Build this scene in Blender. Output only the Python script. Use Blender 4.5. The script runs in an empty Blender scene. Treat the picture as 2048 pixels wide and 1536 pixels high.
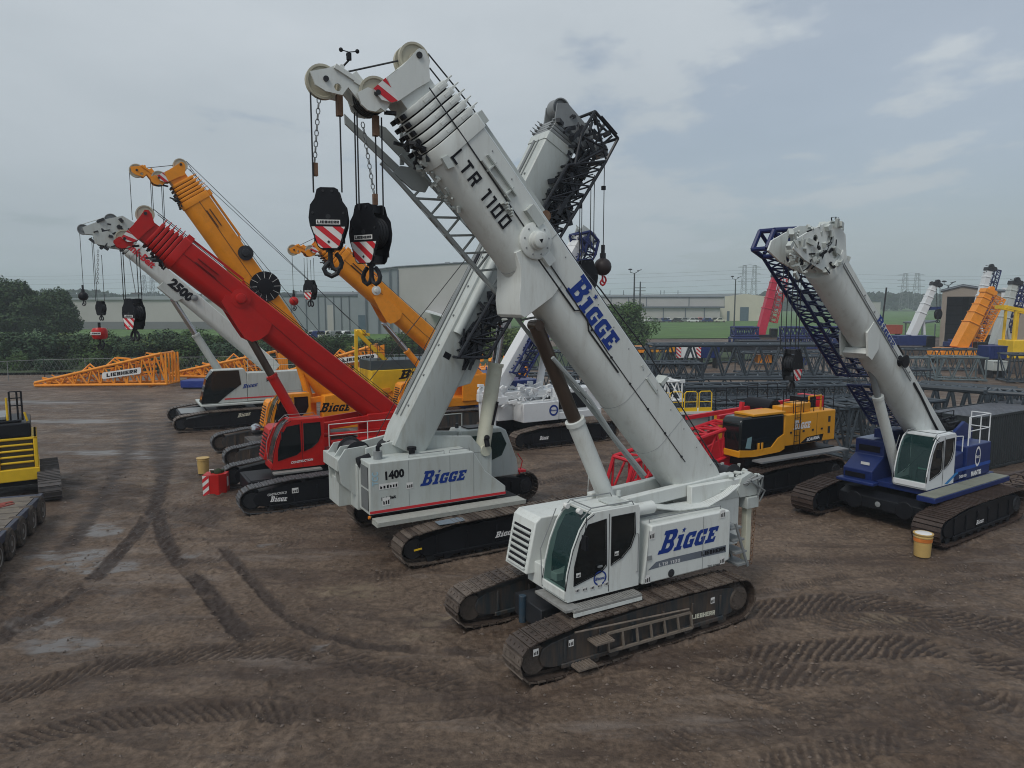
import bpy, bmesh, math, random
import numpy as np
from math import radians, sin, cos, pi, sqrt, atan2
from mathutils import Vector, Matrix
from mathutils.geometry import tessellate_polygon
random.seed(7)
scn = bpy.context.scene
# ------------------------------------------------------------------ camera
H, F = 7.8, 1420.0
TH = math.atan(163/1420)
cam_d = bpy.data.cameras.new('camera'); cam = bpy.data.objects.new('camera', cam_d)
scn.collection.objects.link(cam); scn.camera = cam
cam.location = (0, 0, H); cam.rotation_euler = (pi/2 - TH, 0, 0)
cam_d.sensor_width = 36; cam_d.lens = 36*F/2048; cam_d.clip_end = 12000
# ------------------------------------------------------------------ sky and sun
SUN_EL, SUN_AZ = radians(52), radians(215)      # azimuth clockwise from +Y
world = bpy.data.worlds.new('World'); scn.world = world; world.use_nodes = True
wn, wl = world.node_tree.nodes, world.node_tree.links
for n in list(wn): wn.remove(n)
def wnode(t, **k):
    n = wn.new(t)
    for a, b in k.items(): setattr(n, a, b)
    return n
wo = wnode('ShaderNodeOutputWorld'); bgc = wnode('ShaderNodeBackground')
sky = wnode('ShaderNodeTexSky', sky_type='NISHITA', sun_disc=False, sun_elevation=SUN_EL, sun_rotation=SUN_AZ, dust_density=3.0)
skb = wnode('ShaderNodeBackground'); skb.inputs[1].default_value = 0.11
wl.new(sky.outputs[0], skb.inputs[0])
sep = wnode('ShaderNodeSeparateXYZ')
tc = wnode('ShaderNodeTexCoord'); wl.new(tc.outputs['Generated'], sep.inputs[0])
def wmath(op, a, b=None, c=None):
    m = wnode('ShaderNodeMath', operation=op)
    for i, v in enumerate((a, b, c)):
        if v is None: continue
        if isinstance(v, (int, float)): m.inputs[i].default_value = v
        else: wl.new(v, m.inputs[i])
    return m.outputs[0]
zc = wmath('MAXIMUM', sep.outputs[2], 0.0)
den = wmath('ADD', zc, 0.10)
px_ = wmath('DIVIDE', sep.outputs[0], den); py_ = wmath('DIVIDE', sep.outputs[1], den)
cmb = wnode('ShaderNodeCombineXYZ'); wl.new(px_, cmb.inputs[0]); wl.new(py_, cmb.inputs[1]); cmb.inputs[2].default_value = 3.3
def wnoise(scale, detail, rough, off):
    mp = wnode('ShaderNodeMapping'); mp.inputs['Location'].default_value = off; mp.inputs['Scale'].default_value = (1.0, .8, 1)
    mp.inputs['Rotation'].default_value = (0, 0, .5)
    wl.new(cmb.outputs[0], mp.inputs[0])
    n = wnode('ShaderNodeTexNoise'); n.inputs['Scale'].default_value = scale; n.inputs['Detail'].default_value = detail
    n.inputs['Roughness'].default_value = rough; n.inputs['Distortion'].default_value = .15; wl.new(mp.outputs[0], n.inputs['Vector']); return n.outputs[0]
n1 = wnoise(1.7, 8, .55, (4.1, 1.3, 0)); n2 = wnoise(.75, 7, .55, (5.2, 7.9, 0))
# cover: more blue gaps to the right (+x) and higher up
cov = wmath('ADD', wmath('MULTIPLY', n1, 1.0), wmath('MULTIPLY', n2, .55))
cov = wmath('ADD', wmath('SUBTRACT', cov, wmath('MULTIPLY', wmath('MAXIMUM', wmath('ADD', sep.outputs[0], .05), 0), .55)), .14)
cr = wnode('ShaderNodeValToRGB'); wl.new(cov, cr.inputs[0])
cr.color_ramp.elements[0].position = .55; cr.color_ramp.elements[0].color = (0, 0, 0, 1)
cr.color_ramp.elements[1].position = .78; cr.color_ramp.elements[1].color = (1, 1, 1, 1)
fac = wmath('MAXIMUM', cr.outputs[0], wmath('SUBTRACT', 1.0, wmath('MULTIPLY', zc, 3.6)))
fac = wmath('MULTIPLY', wmath('MINIMUM', wmath('MAXIMUM', fac, .62), 1.0), .95)
shade = wmath('MULTIPLY_ADD', n2, .8, .12)
shade = wmath('MULTIPLY', wmath('ADD', shade, wmath('MULTIPLY', n1, .35)), wmath('MINIMUM', wmath('MULTIPLY_ADD', zc, 2.4, .22), 1.0))
rc = wnode('ShaderNodeValToRGB'); wl.new(shade, rc.inputs[0])
rc.color_ramp.elements[0].position = .08; rc.color_ramp.elements[0].color = (.33, .385, .425, 1)
rc.color_ramp.elements[1].position = .85; rc.color_ramp.elements[1].color = (.56, .61, .65, 1)
clb = wnode('ShaderNodeBackground'); wl.new(rc.outputs[0], clb.inputs[0]); clb.inputs[1].default_value = 1.06
mxs = wnode('ShaderNodeMixShader'); wl.new(fac, mxs.inputs[0]); wl.new(skb.outputs[0], mxs.inputs[1]); wl.new(clb.outputs[0], mxs.inputs[2])
wl.new(mxs.outputs[0], wo.inputs[0])
sd = bpy.data.lights.new('sun', 'SUN'); sd.energy = 1.5; sd.angle = radians(18); sd.color = (1, .96, .9)
sun = bpy.data.objects.new('sun', sd); scn.collection.objects.link(sun)
sun.rotation_euler = Vector((sin(SUN_AZ)*cos(SUN_EL), cos(SUN_AZ)*cos(SUN_EL), sin(SUN_EL))).to_track_quat('Z', 'Y').to_euler()
scn.view_settings.view_transform = 'Standard'; scn.view_settings.look = 'None'
scn.view_settings.exposure = 0.0; scn.view_settings.gamma = 1
scn.cycles.filter_width = 1.05; scn.cycles.volume_step_rate = 5; scn.cycles.volume_bounces = 1; scn.cycles.max_bounces = 6

# ------------------------------------------------------------------ frames: turn image measurements into places
CC, SS = cos(TH), sin(TH)
def ray(px, py):
    x, y = (px-1024)/F, (768-py)/F
    return (x, CC+SS*y, -SS+CC*y)
def at_z(px, py, z=0.0):
    d = ray(px, py); t = (z-H)/d[2]; return Vector((d[0]*t, d[1]*t, z))
def at_y(px, py, Y):
    d = ray(px, py); t = Y/d[1]; return Vector((d[0]*t, Y, H+d[2]*t))
class Fr:
    def __init__(s, ox, oy, deg):
        s.o = (ox, oy); s.a = radians(deg); s.f = (cos(s.a), sin(s.a)); s.l = (-sin(s.a), cos(s.a))
    def L(s, px, py, y=0.0):                       # point of the plane local-y = y seen at (px, py): local x, z
        d = ray(px, py); dn = d[0]*s.l[0]+d[1]*s.l[1]; c0 = -(s.o[0]*s.l[0]+s.o[1]*s.l[1])
        t = (y-c0)/dn; X = d[0]*t-s.o[0]; Y = d[1]*t-s.o[1]
        return (X*s.f[0]+Y*s.f[1], H+d[2]*t)
    def V(s, px, py, y=0.0):
        x, z = s.L(px, py, y); return Vector((x, y, z))
    def W(s, x, y, z):
        return Vector((s.o[0]+x*s.f[0]+y*s.l[0], s.o[1]+x*s.f[1]+y*s.l[1], z))

# ------------------------------------------------------------------ materials
MATS = {}
def mat(name, col, rough=.5, metal=0.0, dirt=0.0, dcol=(.12, .09, .07), scale=1.5, var=.12, bump=0.0, bscale=30, spec=.36, streak=False, low=0.0):
    if name in MATS: return MATS[name]
    m = bpy.data.materials.new(name); m.use_nodes = True; MATS[name] = m
    nt = m.node_tree; N, Lk = nt.nodes, nt.links; b = N['Principled BSDF']
    b.inputs['Roughness'].default_value = rough; b.inputs['Metallic'].default_value = metal
    b.inputs['Specular IOR Level'].default_value = spec
    tcn = N.new('ShaderNodeTexCoord'); nz = N.new('ShaderNodeTexNoise'); nz.inputs['Scale'].default_value = scale
    nz.inputs['Detail'].default_value = 6; nz.inputs['Roughness'].default_value = .62
    vec = tcn.outputs['Object']
    if streak:
        mp = N.new('ShaderNodeMapping'); mp.inputs['Scale'].default_value = (1, 1, .16); Lk.new(vec, mp.inputs[0]); vec2 = mp.outputs[0]
    else: vec2 = vec
    Lk.new(vec2, nz.inputs['Vector'])
    r = N.new('ShaderNodeValToRGB'); Lk.new(nz.outputs[0], r.inputs[0])
    c = Vector(col)
    r.color_ramp.elements[0].position = .3; r.color_ramp.elements[0].color = (*(c*(1-var)), 1)
    r.color_ramp.elements[1].position = .7; r.color_ramp.elements[1].color = (*[min(1, v*(1+var)) for v in c], 1)
    out = r.outputs[0]
    if dirt > 0:
        n2 = N.new('ShaderNodeTexNoise'); n2.inputs['Scale'].default_value = scale*3.1; n2.inputs['Detail'].default_value = 8; n2.inputs['Roughness'].default_value = .7
        Lk.new(vec2, n2.inputs['Vector'])
        r2 = N.new('ShaderNodeValToRGB'); Lk.new(n2.outputs[0], r2.inputs[0])
        r2.color_ramp.elements[0].position = .62-.3*dirt; r2.color_ramp.elements[0].color = (0, 0, 0, 1)
        r2.color_ramp.elements[1].position = .92-.35*dirt; r2.color_ramp.elements[1].color = (1, 1, 1, 1)
        f_ = r2.outputs[0]
        mm = N.new('ShaderNodeMath'); mm.operation = 'MULTIPLY'; Lk.new(f_, mm.inputs[0]); mm.inputs[1].default_value = min(1, dirt*1.3)
        f_ = mm.outputs[0]
        mx = N.new('ShaderNodeMix'); mx.data_type = 'RGBA'; Lk.new(f_, mx.inputs[0]); Lk.new(out, mx.inputs[6]); mx.inputs[7].default_value = (*dcol, 1)
        out = mx.outputs[2]
    Lk.new(out, b.inputs['Base Color'])
    if bump > 0:
        n3 = N.new('ShaderNodeTexNoise'); n3.inputs['Scale'].default_value = bscale; n3.inputs['Detail'].default_value = 4; Lk.new(vec, n3.inputs['Vector'])
        bp = N.new('ShaderNodeBump'); bp.inputs['Strength'].default_value = bump; bp.inputs['Distance'].default_value = .02
        Lk.new(n3.outputs[0], bp.inputs['Height']); Lk.new(bp.outputs[0], b.inputs['Normal'])
    return m
def glass(name, col, alpha):
    m = bpy.data.materials.new(name); m.use_nodes = True; nt = m.node_tree; N, Lk = nt.nodes, nt.links
    b = N['Principled BSDF']; b.inputs['Base Color'].default_value = (*col, 1); b.inputs['Roughness'].default_value = .04
    tr = N.new('ShaderNodeBsdfTransparent'); tr.inputs[0].default_value = (.75, .9, .86, 1)
    mx = N.new('ShaderNodeMixShader'); mx.inputs[0].default_value = alpha
    Lk.new(tr.outputs[0], mx.inputs[1]); Lk.new(b.outputs[0], mx.inputs[2]); Lk.new(mx.outputs[0], N['Material Output'].inputs[0]); return m
WHITE = mat('white_paint', (.64, .67, .645), .35, dirt=.36, dcol=(.32, .30, .25), var=.05, streak=True)
WHITE2 = mat('aged_white_paint', (.47, .505, .485), .42, dirt=.42, dcol=(.30, .28, .22), var=.06, streak=True)
CREAM = mat('cream_cylinder_paint', (.58, .58, .47), .4, dirt=.25, dcol=(.3, .22, .12), var=.08)
BRIGHT = mat('clean_white_paint', (.68, .70, .71), .4, dirt=.2, dcol=(.4, .35, .3), var=.03)
RED = mat('red_paint', (.46, .008, .006), .38, dirt=.3, dcol=(.22, .03, .02), var=.1)
RED2 = mat('bright_red_paint', (.55, .015, .03), .45, dirt=.1, dcol=(.2, .03, .03), var=.1)
ORANGE = mat('orange_paint', (.80, .28, .012), .4, dirt=.32, dcol=(.36, .14, .03), var=.09)
YELLOW = mat('yellow_paint', (.78, .50, .02), .45, dirt=.2, dcol=(.35, .2, .03), var=.1)
SANYY = mat('amber_paint', (.68, .30, .015), .4, dirt=.12, dcol=(.3, .14, .02), var=.06)
NAVY = mat('navy_paint', (.009, .024, .12), .4, dirt=.15, dcol=(.08, .09, .13), var=.15)
LOGO = mat('logo_blue', (.006, .035, .23), .45, var=.05)
INK = mat('black_lettering', (.006, .006, .009), .5, var=.05, spec=.2)
WLET = mat('white_lettering', (.75, .75, .75), .5, var=.04)
RLET = mat('red_lettering', (.55, .02, .03), .5, var=.04)
BLACK = mat('black_steel', (.008, .009, .012), .45, dirt=.22, dcol=(.035, .028, .024), var=.3, spec=.2)
DARK = mat('dark_machinery', (.018, .02, .024), .5, dirt=.35, dcol=(.07, .055, .045), var=.3)
GREYU = mat('grey_undercarriage_paint', (.028, .038, .045), .45, dirt=.8, dcol=(.095, .07, .053), var=.2, streak=True)
CHAIN = mat('muddy_track_steel', (.085, .066, .054), .55, dirt=.55, dcol=(.16, .125, .10), scale=4, var=.35, bump=.5, bscale=25)
CHAING = mat('clean_track_steel', (.09, .092, .098), .5, dirt=.25, dcol=(.12, .09, .07), scale=4, var=.25, bump=.3)
CHAIN_B = mat('pale_dried_mud_steel', (.125, .10, .082), .6, dirt=.5, dcol=(.07, .052, .042), scale=4, var=.3, bump=.5, bscale=25)
CHAIN_C = mat('dark_wet_mud_steel', (.055, .041, .034), .45, dirt=.5, dcol=(.11, .085, .068), scale=4, var=.35, bump=.5, bscale=25)
MUDST = mat('mud_coated_steel', (.075, .06, .05), .7, dirt=.4, dcol=(.14, .11, .085), scale=5, var=.3, bump=.6)
DECKG = mat('grey_deck_grating', (.23, .23, .22), .6, dirt=.3, dcol=(.15, .13, .1), scale=8, var=.2, bump=.4, bscale=60)
CHROME = mat('cylinder_rod_chrome', (.55, .56, .58), .16, metal=1, var=.04)
RODB = mat('dark_bronze_rod', (.10, .075, .06), .3, metal=.6, dirt=.3, dcol=(.2, .15, .12), var=.25, streak=True)
STEEL = mat('grey_steel', (.22, .235, .24), .45, dirt=.3, dcol=(.12, .11, .1), var=.12)
JIBG = mat('grey_jib_paint', (.33, .36, .36), .45, dirt=.2, dcol=(.2, .19, .17), var=.08)
ROPE = mat('wire_rope', (.02, .021, .024), .5, var=.2)
LATT = mat('slate_lattice_paint', (.038, .05, .062), .38, dirt=.25, dcol=(.07, .07, .07), var=.2)
LATTW = mat('white_lattice_paint', (.70, .72, .72), .45, dirt=.2, dcol=(.35, .3, .25), var=.05)
BLKL = mat('black_lattice_paint', (.012, .014, .019), .4, dirt=.2, dcol=(.06, .06, .06), var=.25)
BLUL = mat('blue_lattice_paint', (.008, .017, .095), .42, dirt=.15, dcol=(.06, .07, .12), var=.2)
RUBBER = mat('tyre_rubber', (.03, .025, .022), .8, dirt=.8, dcol=(.11, .085, .065), var=.2, bump=.3)
RUST = mat('rusty_steel', (.16, .09, .055), .8, dirt=.4, dcol=(.3, .2, .12), scale=6, var=.3)
DGLASS = mat('tinted_cab_glass', (.008, .011, .012), .05, var=.25, spec=.5)
GLASS = glass('clear_cab_glass', (.015, .05, .05), .5)
SEAT = mat('cab_interior', (.05, .055, .055), .7, var=.2)
MINT = mat('pale_green_seat', (.25, .5, .4), .7, var=.1)
TAN = mat('tan_sheave', (.44, .42, .33), .5, dirt=.3, dcol=(.25, .18, .1), var=.1)
LAMPR = mat('red_lamp', (.5, .01, .01), .3)
AMB = mat('amber_lamp', (.7, .2, .01), .3)
DRUM = mat('yellow_drum_plastic', (.50, .34, .12), .45, dirt=.35, dcol=(.35, .2, .06), scale=4, var=.08)

# ------------------------------------------------------------------ mesh builder
def rot_to(d):
    d = Vector(d).normalized(); up = Vector((0, 0, 1)) if abs(d.z) < .95 else Vector((1, 0, 0))
    a = d.cross(up).normalized(); b = a.cross(d).normalized(); return a, b
SPLIT = {'lifting_cylinder', 'rope_socket', 'door', 'winch', 'hydraulic_tank', 'red_hook_tip', 'canopy_post', 'post', 'foot', 'support_leg', 'roof_vent', 'wall_column', 'roof_stack', 'downpipe', 'fence_post', 'access_step', 'crawler_track', 'wheel', 'support_block', 'timber_block', 'crossarm', 'transformer', 'side_plate', 'boom_bracket', 'side_fin', 'centre_box', 'roof_unit', 'dark_grille', 'boom_foot_bracket', 'guard_rail', 'rope_weight', 'side_bracket', 'deck_plate', 'block_sheave', 'plate_bolt', 'pin_lug', 'track_roller', 'louvre_slot', 'louvre_blade', 'panel_seam', 'red_dunnage', 'mud_bracket', 'black_roller', 'hanging_rope', 'hydraulic_hose', 'boom_side_pipe', 'sheave_pin', 'housing_top_plate', 'yellow_stay', 'spreader', 'roof_hatch', 'lower_head_plate', 'black_panel', 'telescopic_joint', 'hoist_rope', 'limit_switch_chain', 'lifting_chain', 'stay_rope', 'cylinder_bracket', 'work_lamp'}
class MB:
    def __init__(s): s.v = []; s.f = []; s.mi = []; s.k = 0; s.T = None
    def vv(s, p):
        p = Vector(p)
        if s.T is not None: p = s.T @ p
        s.v.append(p[:]); return len(s.v)-1
    def face(s, ids): s.f.append(tuple(ids)); s.mi.append(s.k)
    def m(s, k): s.k = k; return s
    def bx(s, x0, x1, y0, y1, z0, z1):
        i = [s.vv((x, y, z)) for z in (z0, z1) for y in (y0, y1) for x in (x0, x1)]
        for q in ((0, 2, 3, 1), (4, 5, 7, 6), (0, 1, 5, 4), (2, 6, 7, 3), (0, 4, 6, 2), (1, 3, 7, 5)): s.face([i[a] for a in q])
        return s
    def bar(s, p, q, w, h=None, up=None):
        h = h or w; p, q = Vector(p), Vector(q); d = (q-p)
        if d.length < 1e-6: return s
        if up is None: a, b = rot_to(d)
        else:
            a = d.cross(Vector(up)).normalized(); b = a.cross(d).normalized()
        a = a*w/2; b = b*h/2
        i = [s.vv(c+e) for c in (p, q) for e in (-a-b, a-b, a+b, -a+b)]
        for k in range(4): s.face((i[k], i[(k+1) % 4], i[4+(k+1) % 4], i[4+k]))
        s.face((i[3], i[2], i[1], i[0])); s.face((i[4], i[5], i[6], i[7])); return s
    def tube(s, p, q, r, n=8, r2=None, caps=True):
        r2 = r if r2 is None else r2; p, q = Vector(p), Vector(q)
        if (q-p).length < 1e-6: return s
        a, b = rot_to(q-p)
        A = [s.vv(p+(a*cos(t)+b*sin(t))*r) for t in [2*pi*k/n for k in range(n)]]
        B = [s.vv(q+(a*cos(t)+b*sin(t))*r2) for t in [2*pi*k/n for k in range(n)]]
        for k in range(n): s.face((A[k], A[(k+1) % n], B[(k+1) % n], B[k]))
        if caps: s.face(A[::-1]); s.face(B)
        return s
    def path(s, pts, r, n=6, closed=False):
        pts = [Vector(p) for p in pts]; m = len(pts); rings = []; pa = None
        for i, p in enumerate(pts):
            d = (pts[(i+1) % m]-pts[i-1]) if closed or 0 < i < m-1 else (pts[1]-pts[0] if i == 0 else pts[-1]-pts[-2])
            d = d.normalized()
            if pa is None: a, _ = rot_to(d)
            else: a = (pa-d*pa.dot(d)).normalized()
            pa = a; b = a.cross(d)
            rings.append([s.vv(p+(a*cos(t)+b*sin(t))*r) for t in [2*pi*k/n for k in range(n)]])
        for i in range(m if closed else m-1):
            A, B = rings[i], rings[(i+1) % m]
            for k in range(n): s.face((A[k], A[(k+1) % n], B[(k+1) % n], B[k]))
        if not closed: s.face(rings[0][::-1]); s.face(rings[-1])
        return s
    def lathe(s, prof, c, axis, n=24):                   # prof: (distance along axis, radius)
        c = Vector(c); ax = Vector(axis).normalized(); a, b = rot_to(ax); R = []
        for t, r in prof:
            R.append([s.vv(c+ax*t+(a*cos(u)+b*sin(u))*max(r, .0005)) for u in [2*pi*k/n for k in range(n)]])
        for A, B in zip(R, R[1:]):
            for k in range(n): s.face((A[k], A[(k+1) % n], B[(k+1) % n], B[k]))
        s.face(R[0][::-1]); s.face(R[-1]); return s
    def ball(s, c, r, n=14): return s.lathe([(-r*cos(t), r*sin(t)) for t in [pi*k/8 for k in range(9)]], c, (0, 0, 1), n)
    def wheel(s, c, r, w, axis=(0, 1, 0), n=28, rim=.06):
        return s.lathe([(-w/2, r*.3), (-w/2*.5, r*.32), (-w/2*.5, r-rim), (-w/2, r-rim*.7), (-w/2, r), (-w/4, r), (0, r-rim*.5), (w/4, r), (w/2, r), (w/2, r-rim*.7), (w/2*.5, r-rim), (w/2*.5, r*.32), (w/2, r*.3)], c, axis, n)
    def plate(s, outer, y0, y1, holes=(), sides=True, O=None, U=None, V=None):
        # polygon with holes in a plane, given thickness. default plane xz with thickness along y
        def P(p, y):
            if O is None: return (p[0], y, p[1])
            return Vector(O)+Vector(U)*p[0]+Vector(V)*p[1]+Vector(U).cross(Vector(V)).normalized()*y
        loops = [list(outer)]+[list(h) for h in holes]
        tri = tessellate_polygon([[Vector((p[0], p[1], 0)) for p in l] for l in loops])
        flat = [p for l in loops for p in l]
        for y, rev in ((y0, False), (y1, True)):
            if y1 == y0 and rev: break
            ids = [s.vv(P(p, y)) for p in flat]
            for t in tri:
                s.face([ids[a] for a in (t[::-1] if rev else t)])
        if sides and y1 != y0:
            for l in loops:
                A = [s.vv(P(p, y0)) for p in l]; B = [s.vv(P(p, y1)) for p in l]; n = len(l)
                for k in range(n): s.face((A[k], A[(k+1) % n], B[(k+1) % n], B[k]))
        return s
    def prism(s, prof, y0, y1):
        A = [s.vv((p[0], y0, p[1])) for p in prof]; B = [s.vv((p[0], y1, p[1])) for p in prof]; n = len(prof)
        for k in range(n): s.face((A[k], A[(k+1) % n], B[(k+1) % n], B[k]))
        s.face(A[::-1]); s.face(B); return s
    def loft(s, rings):
        R = [[s.vv(p) for p in r] for r in rings]; n = len(R[0])
        for A, B in zip(R, R[1:]):
            for k in range(n): s.face((A[k], A[(k+1) % n], B[(k+1) % n], B[k]))
        s.face(R[0][::-1]); s.face(R[-1]); return s
    def geo(s, g, O, U, V, off=0.0):                     # flat lettering laid on a plane: g = (verts in 0..1, faces)
        O, U, V = Vector(O), Vector(U), Vector(V); nn = U.cross(V).normalized()*off
        ids = [s.vv(O+U*x+V*y+nn) for x, y in g[0]]
        for f in g[1]: s.face([ids[a] for a in f])
        return s
    def parts(s):
        p = list(range(len(s.v)))
        def f(a):
            while p[a] != a: p[a] = p[p[a]]; a = p[a]
            return a
        for q in s.f:
            r = f(q[0])
            for a in q[1:]: p[f(a)] = r
        g = {}
        for i, q in enumerate(s.f): g.setdefault(f(q[0]), []).append(i)
        out = []
        for ids in g.values():
            n = MB(); mp = {}
            for i in ids:
                for a in s.f[i]:
                    if a not in mp: mp[a] = len(n.v); n.v.append(s.v[a])
                n.f.append(tuple(mp[a] for a in s.f[i])); n.mi.append(s.mi[i])
            out.append(n)
        return out
    def build(s, name, mats, parent=None, bevel=0.0, smooth=35, fix=True):
        if name in SPLIT:
            P = s.parts()
            if 1 < len(P) <= 90:
                os_ = [p.build_(name, mats, parent, bevel, smooth, fix) for p in P]; return os_[0]
        return s.build_(name, mats, parent, bevel, smooth, fix)
    def build_(s, name, mats, parent=None, bevel=0.0, smooth=35, fix=True):
        me = bpy.data.meshes.new(name); me.from_pydata(s.v, [], s.f); me.update()
        if not isinstance(mats, (list, tuple)): mats = [mats]
        for m in mats: me.materials.append(m)
        me.polygons.foreach_set('material_index', s.mi)
        if fix:
            b = bmesh.new(); b.from_mesh(me); bmesh.ops.recalc_face_normals(b, faces=b.faces); b.to_mesh(me); b.free()
        if smooth:
            me.polygons.foreach_set('use_smooth', [True]*len(me.polygons))
            me.set_sharp_from_angle(angle=radians(smooth))
        o = bpy.data.objects.new(name, me); scn.collection.objects.link(o)
        if parent is not None: o.parent = parent
        if bevel:
            bm_ = o.modifiers.new('bevel', 'BEVEL'); bm_.width = bevel; bm_.segments = 2; bm_.limit_method = 'ANGLE'; bm_.angle_limit = radians(40)
            bm_.harden_normals = False
        return o
def tag(o, label=None, cat=None, group=None, kind=None):
    if label: o['label'] = label
    if cat: o['category'] = cat
    if group: o['group'] = group
    if kind: o['kind'] = kind
    return o
def thing(name, label, cat, loc=(0, 0, 0), rz=0.0, group=None):
    o = bpy.data.objects.new(name, None); scn.collection.objects.link(o); o.location = loc; o.rotation_euler = (0, 0, rz)
    o.empty_display_size = .3; return tag(o, label, cat, group)
def frthing(fr, name, label, cat, group=None): return thing(name, label, cat, (fr.o[0], fr.o[1], 0), fr.a, group)
def dup(root, loc, rz, label=None):
    r = root.copy(); scn.collection.objects.link(r); r.location = loc; r.rotation_euler = (0, 0, rz)
    if label: r['label'] = label
    for ch in list(root.children):
        c = ch.copy(); scn.collection.objects.link(c); c.parent = r
        for g in list(ch.children):
            d = g.copy(); scn.collection.objects.link(d); d.parent = c
    return r
# ------------------------------------------------------------------ lettering
def poly_geo(shapes, shear=0.0, norm=None):
    vs, fs = [], []
    for loops in shapes:
        tri = tessellate_polygon([[Vector((p[0], p[1], 0)) for p in l] for l in loops]); b = len(vs)
        vs += [(p[0]+shear*p[1], p[1]) for l in loops for p in l]; fs += [tuple(b+a for a in t) for t in tri]
    xs = [v[0] for v in vs]; ys = [v[1] for v in vs]; x0, x1, y0, y1 = min(xs), max(xs), min(ys), max(ys)
    return [((x-x0)/(x1-x0), (y-y0)/(y1-y0)) for x, y in vs], fs
def off(l, dx, dy=0): return [(x+dx, y+dy) for x, y in l]
_B = [[(0, 0), (.66, 0), (.82, .09), (.88, .28), (.74, .49), (.86, .64), (.84, .88), (.7, 1), (0, 1), (0, .82), (.12, .82), (.12, .18), (0, .18)],
      [(.38, .2), (.54, .2), (.6, .3), (.54, .42), (.38, .42)], [(.38, .58), (.54, .58), (.59, .7), (.54, .8), (.38, .8)]]
_I = [[(0, 0), (.46, 0), (.46, .16), (.36, .16), (.36, .68), (0, .68), (0, .53), (.1, .53), (.1, .16), (0, .16)]]
_G = [[(.14, 0), (.64, 0), (.64, .37), (.36, .37), (.36, .25), (.42, .25), (.42, .16), (.3, .16), (.25, .21), (.25, .49), (.3, .54), (.42, .54), (.42, .45), (.64, .45), (.64, .7), (.14, .7), (0, .58), (0, .12)]]
_E = [[(0, 0), (.64, 0), (.64, .24), (.5, .24), (.5, .16), (.34, .16), (.34, .28), (.48, .28), (.48, .42), (.34, .42), (.34, .54), (.5, .54), (.5, .46), (.64, .46), (.64, .7), (0, .7), (0, .54), (.1, .54), (.1, .16), (0, .16)]]
_S = [[(.23+(.14 if k % 2 == 0 else .06)*sin(k*pi/5), .87+(.14 if k % 2 == 0 else .06)*cos(k*pi/5)) for k in range(10)]]
BIG = poly_geo([_B, [off(l, .97) for l in _I], [off(l, .99) for l in _S], [off(l, 1.50) for l in _G], [off(l, 2.24) for l in _G], [off(l, 2.97) for l in _E]], shear=.2)
BIG0 = poly_geo([_B, [off(l, .97) for l in _I], [off(l, .99) for l in _S], [off(l, 1.50) for l in _G], [off(l, 2.24) for l in _G], [off(l, 2.97) for l in _E]], shear=0.08)
def stroke_geo(txt, wd=.75, th=.2, gap=.22):             # wide square lettering made of strokes
    sh = []; x = 0; t = th
    def r(a, b, c, d): sh.append([[(x+a, c), (x+b, c), (x+b, d), (x+a, d)]])
    for ch in txt:
        w = wd
        if ch == ' ': x += .5; continue
        if ch == 'L': r(0, t, t, 1); r(0, w, 0, t)
        elif ch == 'T': r(0, w, 1-t, 1); r(w/2-t/2, w/2+t/2, 0, 1-t)
        elif ch == 'I': w = t*1.2; r(0, w, 0, 1)
        elif ch == '1': w = .34; r(w-t, w, 0, 1); r(0, w-t, 1-t, 1)
        elif ch == '0': r(0, t, 0, 1); r(w-t, w, 0, 1); r(t, w-t, 0, t); r(t, w-t, 1-t, 1)
        elif ch == 'E': r(0, t, 0, 1); r(t, w, 0, t); r(t, w*.9, .5-t/2, .5+t/2); r(t, w, 1-t, 1)
        elif ch == 'H': r(0, t, 0, 1); r(w-t, w, 0, 1); r(t, w-t, .5-t/2, .5+t/2)
        elif ch in 'BR':
            r(0, t, 0, 1); r(t, w-t, 1-t, 1); r(t, w-t, .5-t/2, .5+t/2); r(w-t, w, .5-t/2, 1)
            if ch == 'B': r(t, w-t, 0, t); r(w-t, w, 0, .5-t/2)
            else: sh.append([[(x+w-t*1.15, 0), (x+w, 0), (x+w-t*.5, .5-t/2), (x+w-t*1.6, .5-t/2)]])
        x += w+gap
    return poly_geo(sh)
def font_geo(txt, bold=.03, shear=0.0):
    cu = bpy.data.curves.new('t', 'FONT'); cu.body = txt; cu.size = 1; cu.offset = bold; cu.shear = shear; cu.resolution_u = 2
    ob = bpy.data.objects.new('t', cu); me = bpy.data.meshes.new_from_object(ob)
    xs = [v.co.x for v in me.vertices]; ys = [v.co.y for v in me.vertices]; x0, x1, y0, y1 = min(xs), max(xs), min(ys), max(ys)
    g = ([((v.co.x-x0)/(x1-x0), (v.co.y-y0)/(y1-y0)) for v in me.vertices], [tuple(p.vertices) for p in me.polygons])
    bpy.data.objects.remove(ob); bpy.data.curves.remove(cu); bpy.data.meshes.remove(me); return g
GLT = stroke_geo('LTR 1100', .62, .17, .26); GLIE = stroke_geo('LIEBHERR', .72, .26, .12)
def decal(name, g, O, U, V, m, parent, off=.006):
    b = MB(); b.geo(g, O, U, V, off); return b.build(name, m, parent, smooth=0, fix=False)
def ring_geo(n=28, r0=.40, r1=.5):
    o = [(.5+r1*cos(2*pi*k/n), .5+r1*sin(2*pi*k/n)) for k in range(n)]; i = [(.5+r0*cos(2*pi*k/n), .5+r0*sin(2*pi*k/n)) for k in range(n)]
    return (o+i, [(k, (k+1) % n, n+(k+1) % n, n+k) for k in range(n)])
RING = ring_geo()
STICK = mat('sticker_white', (.7, .7, .68), .5, var=.05)
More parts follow.
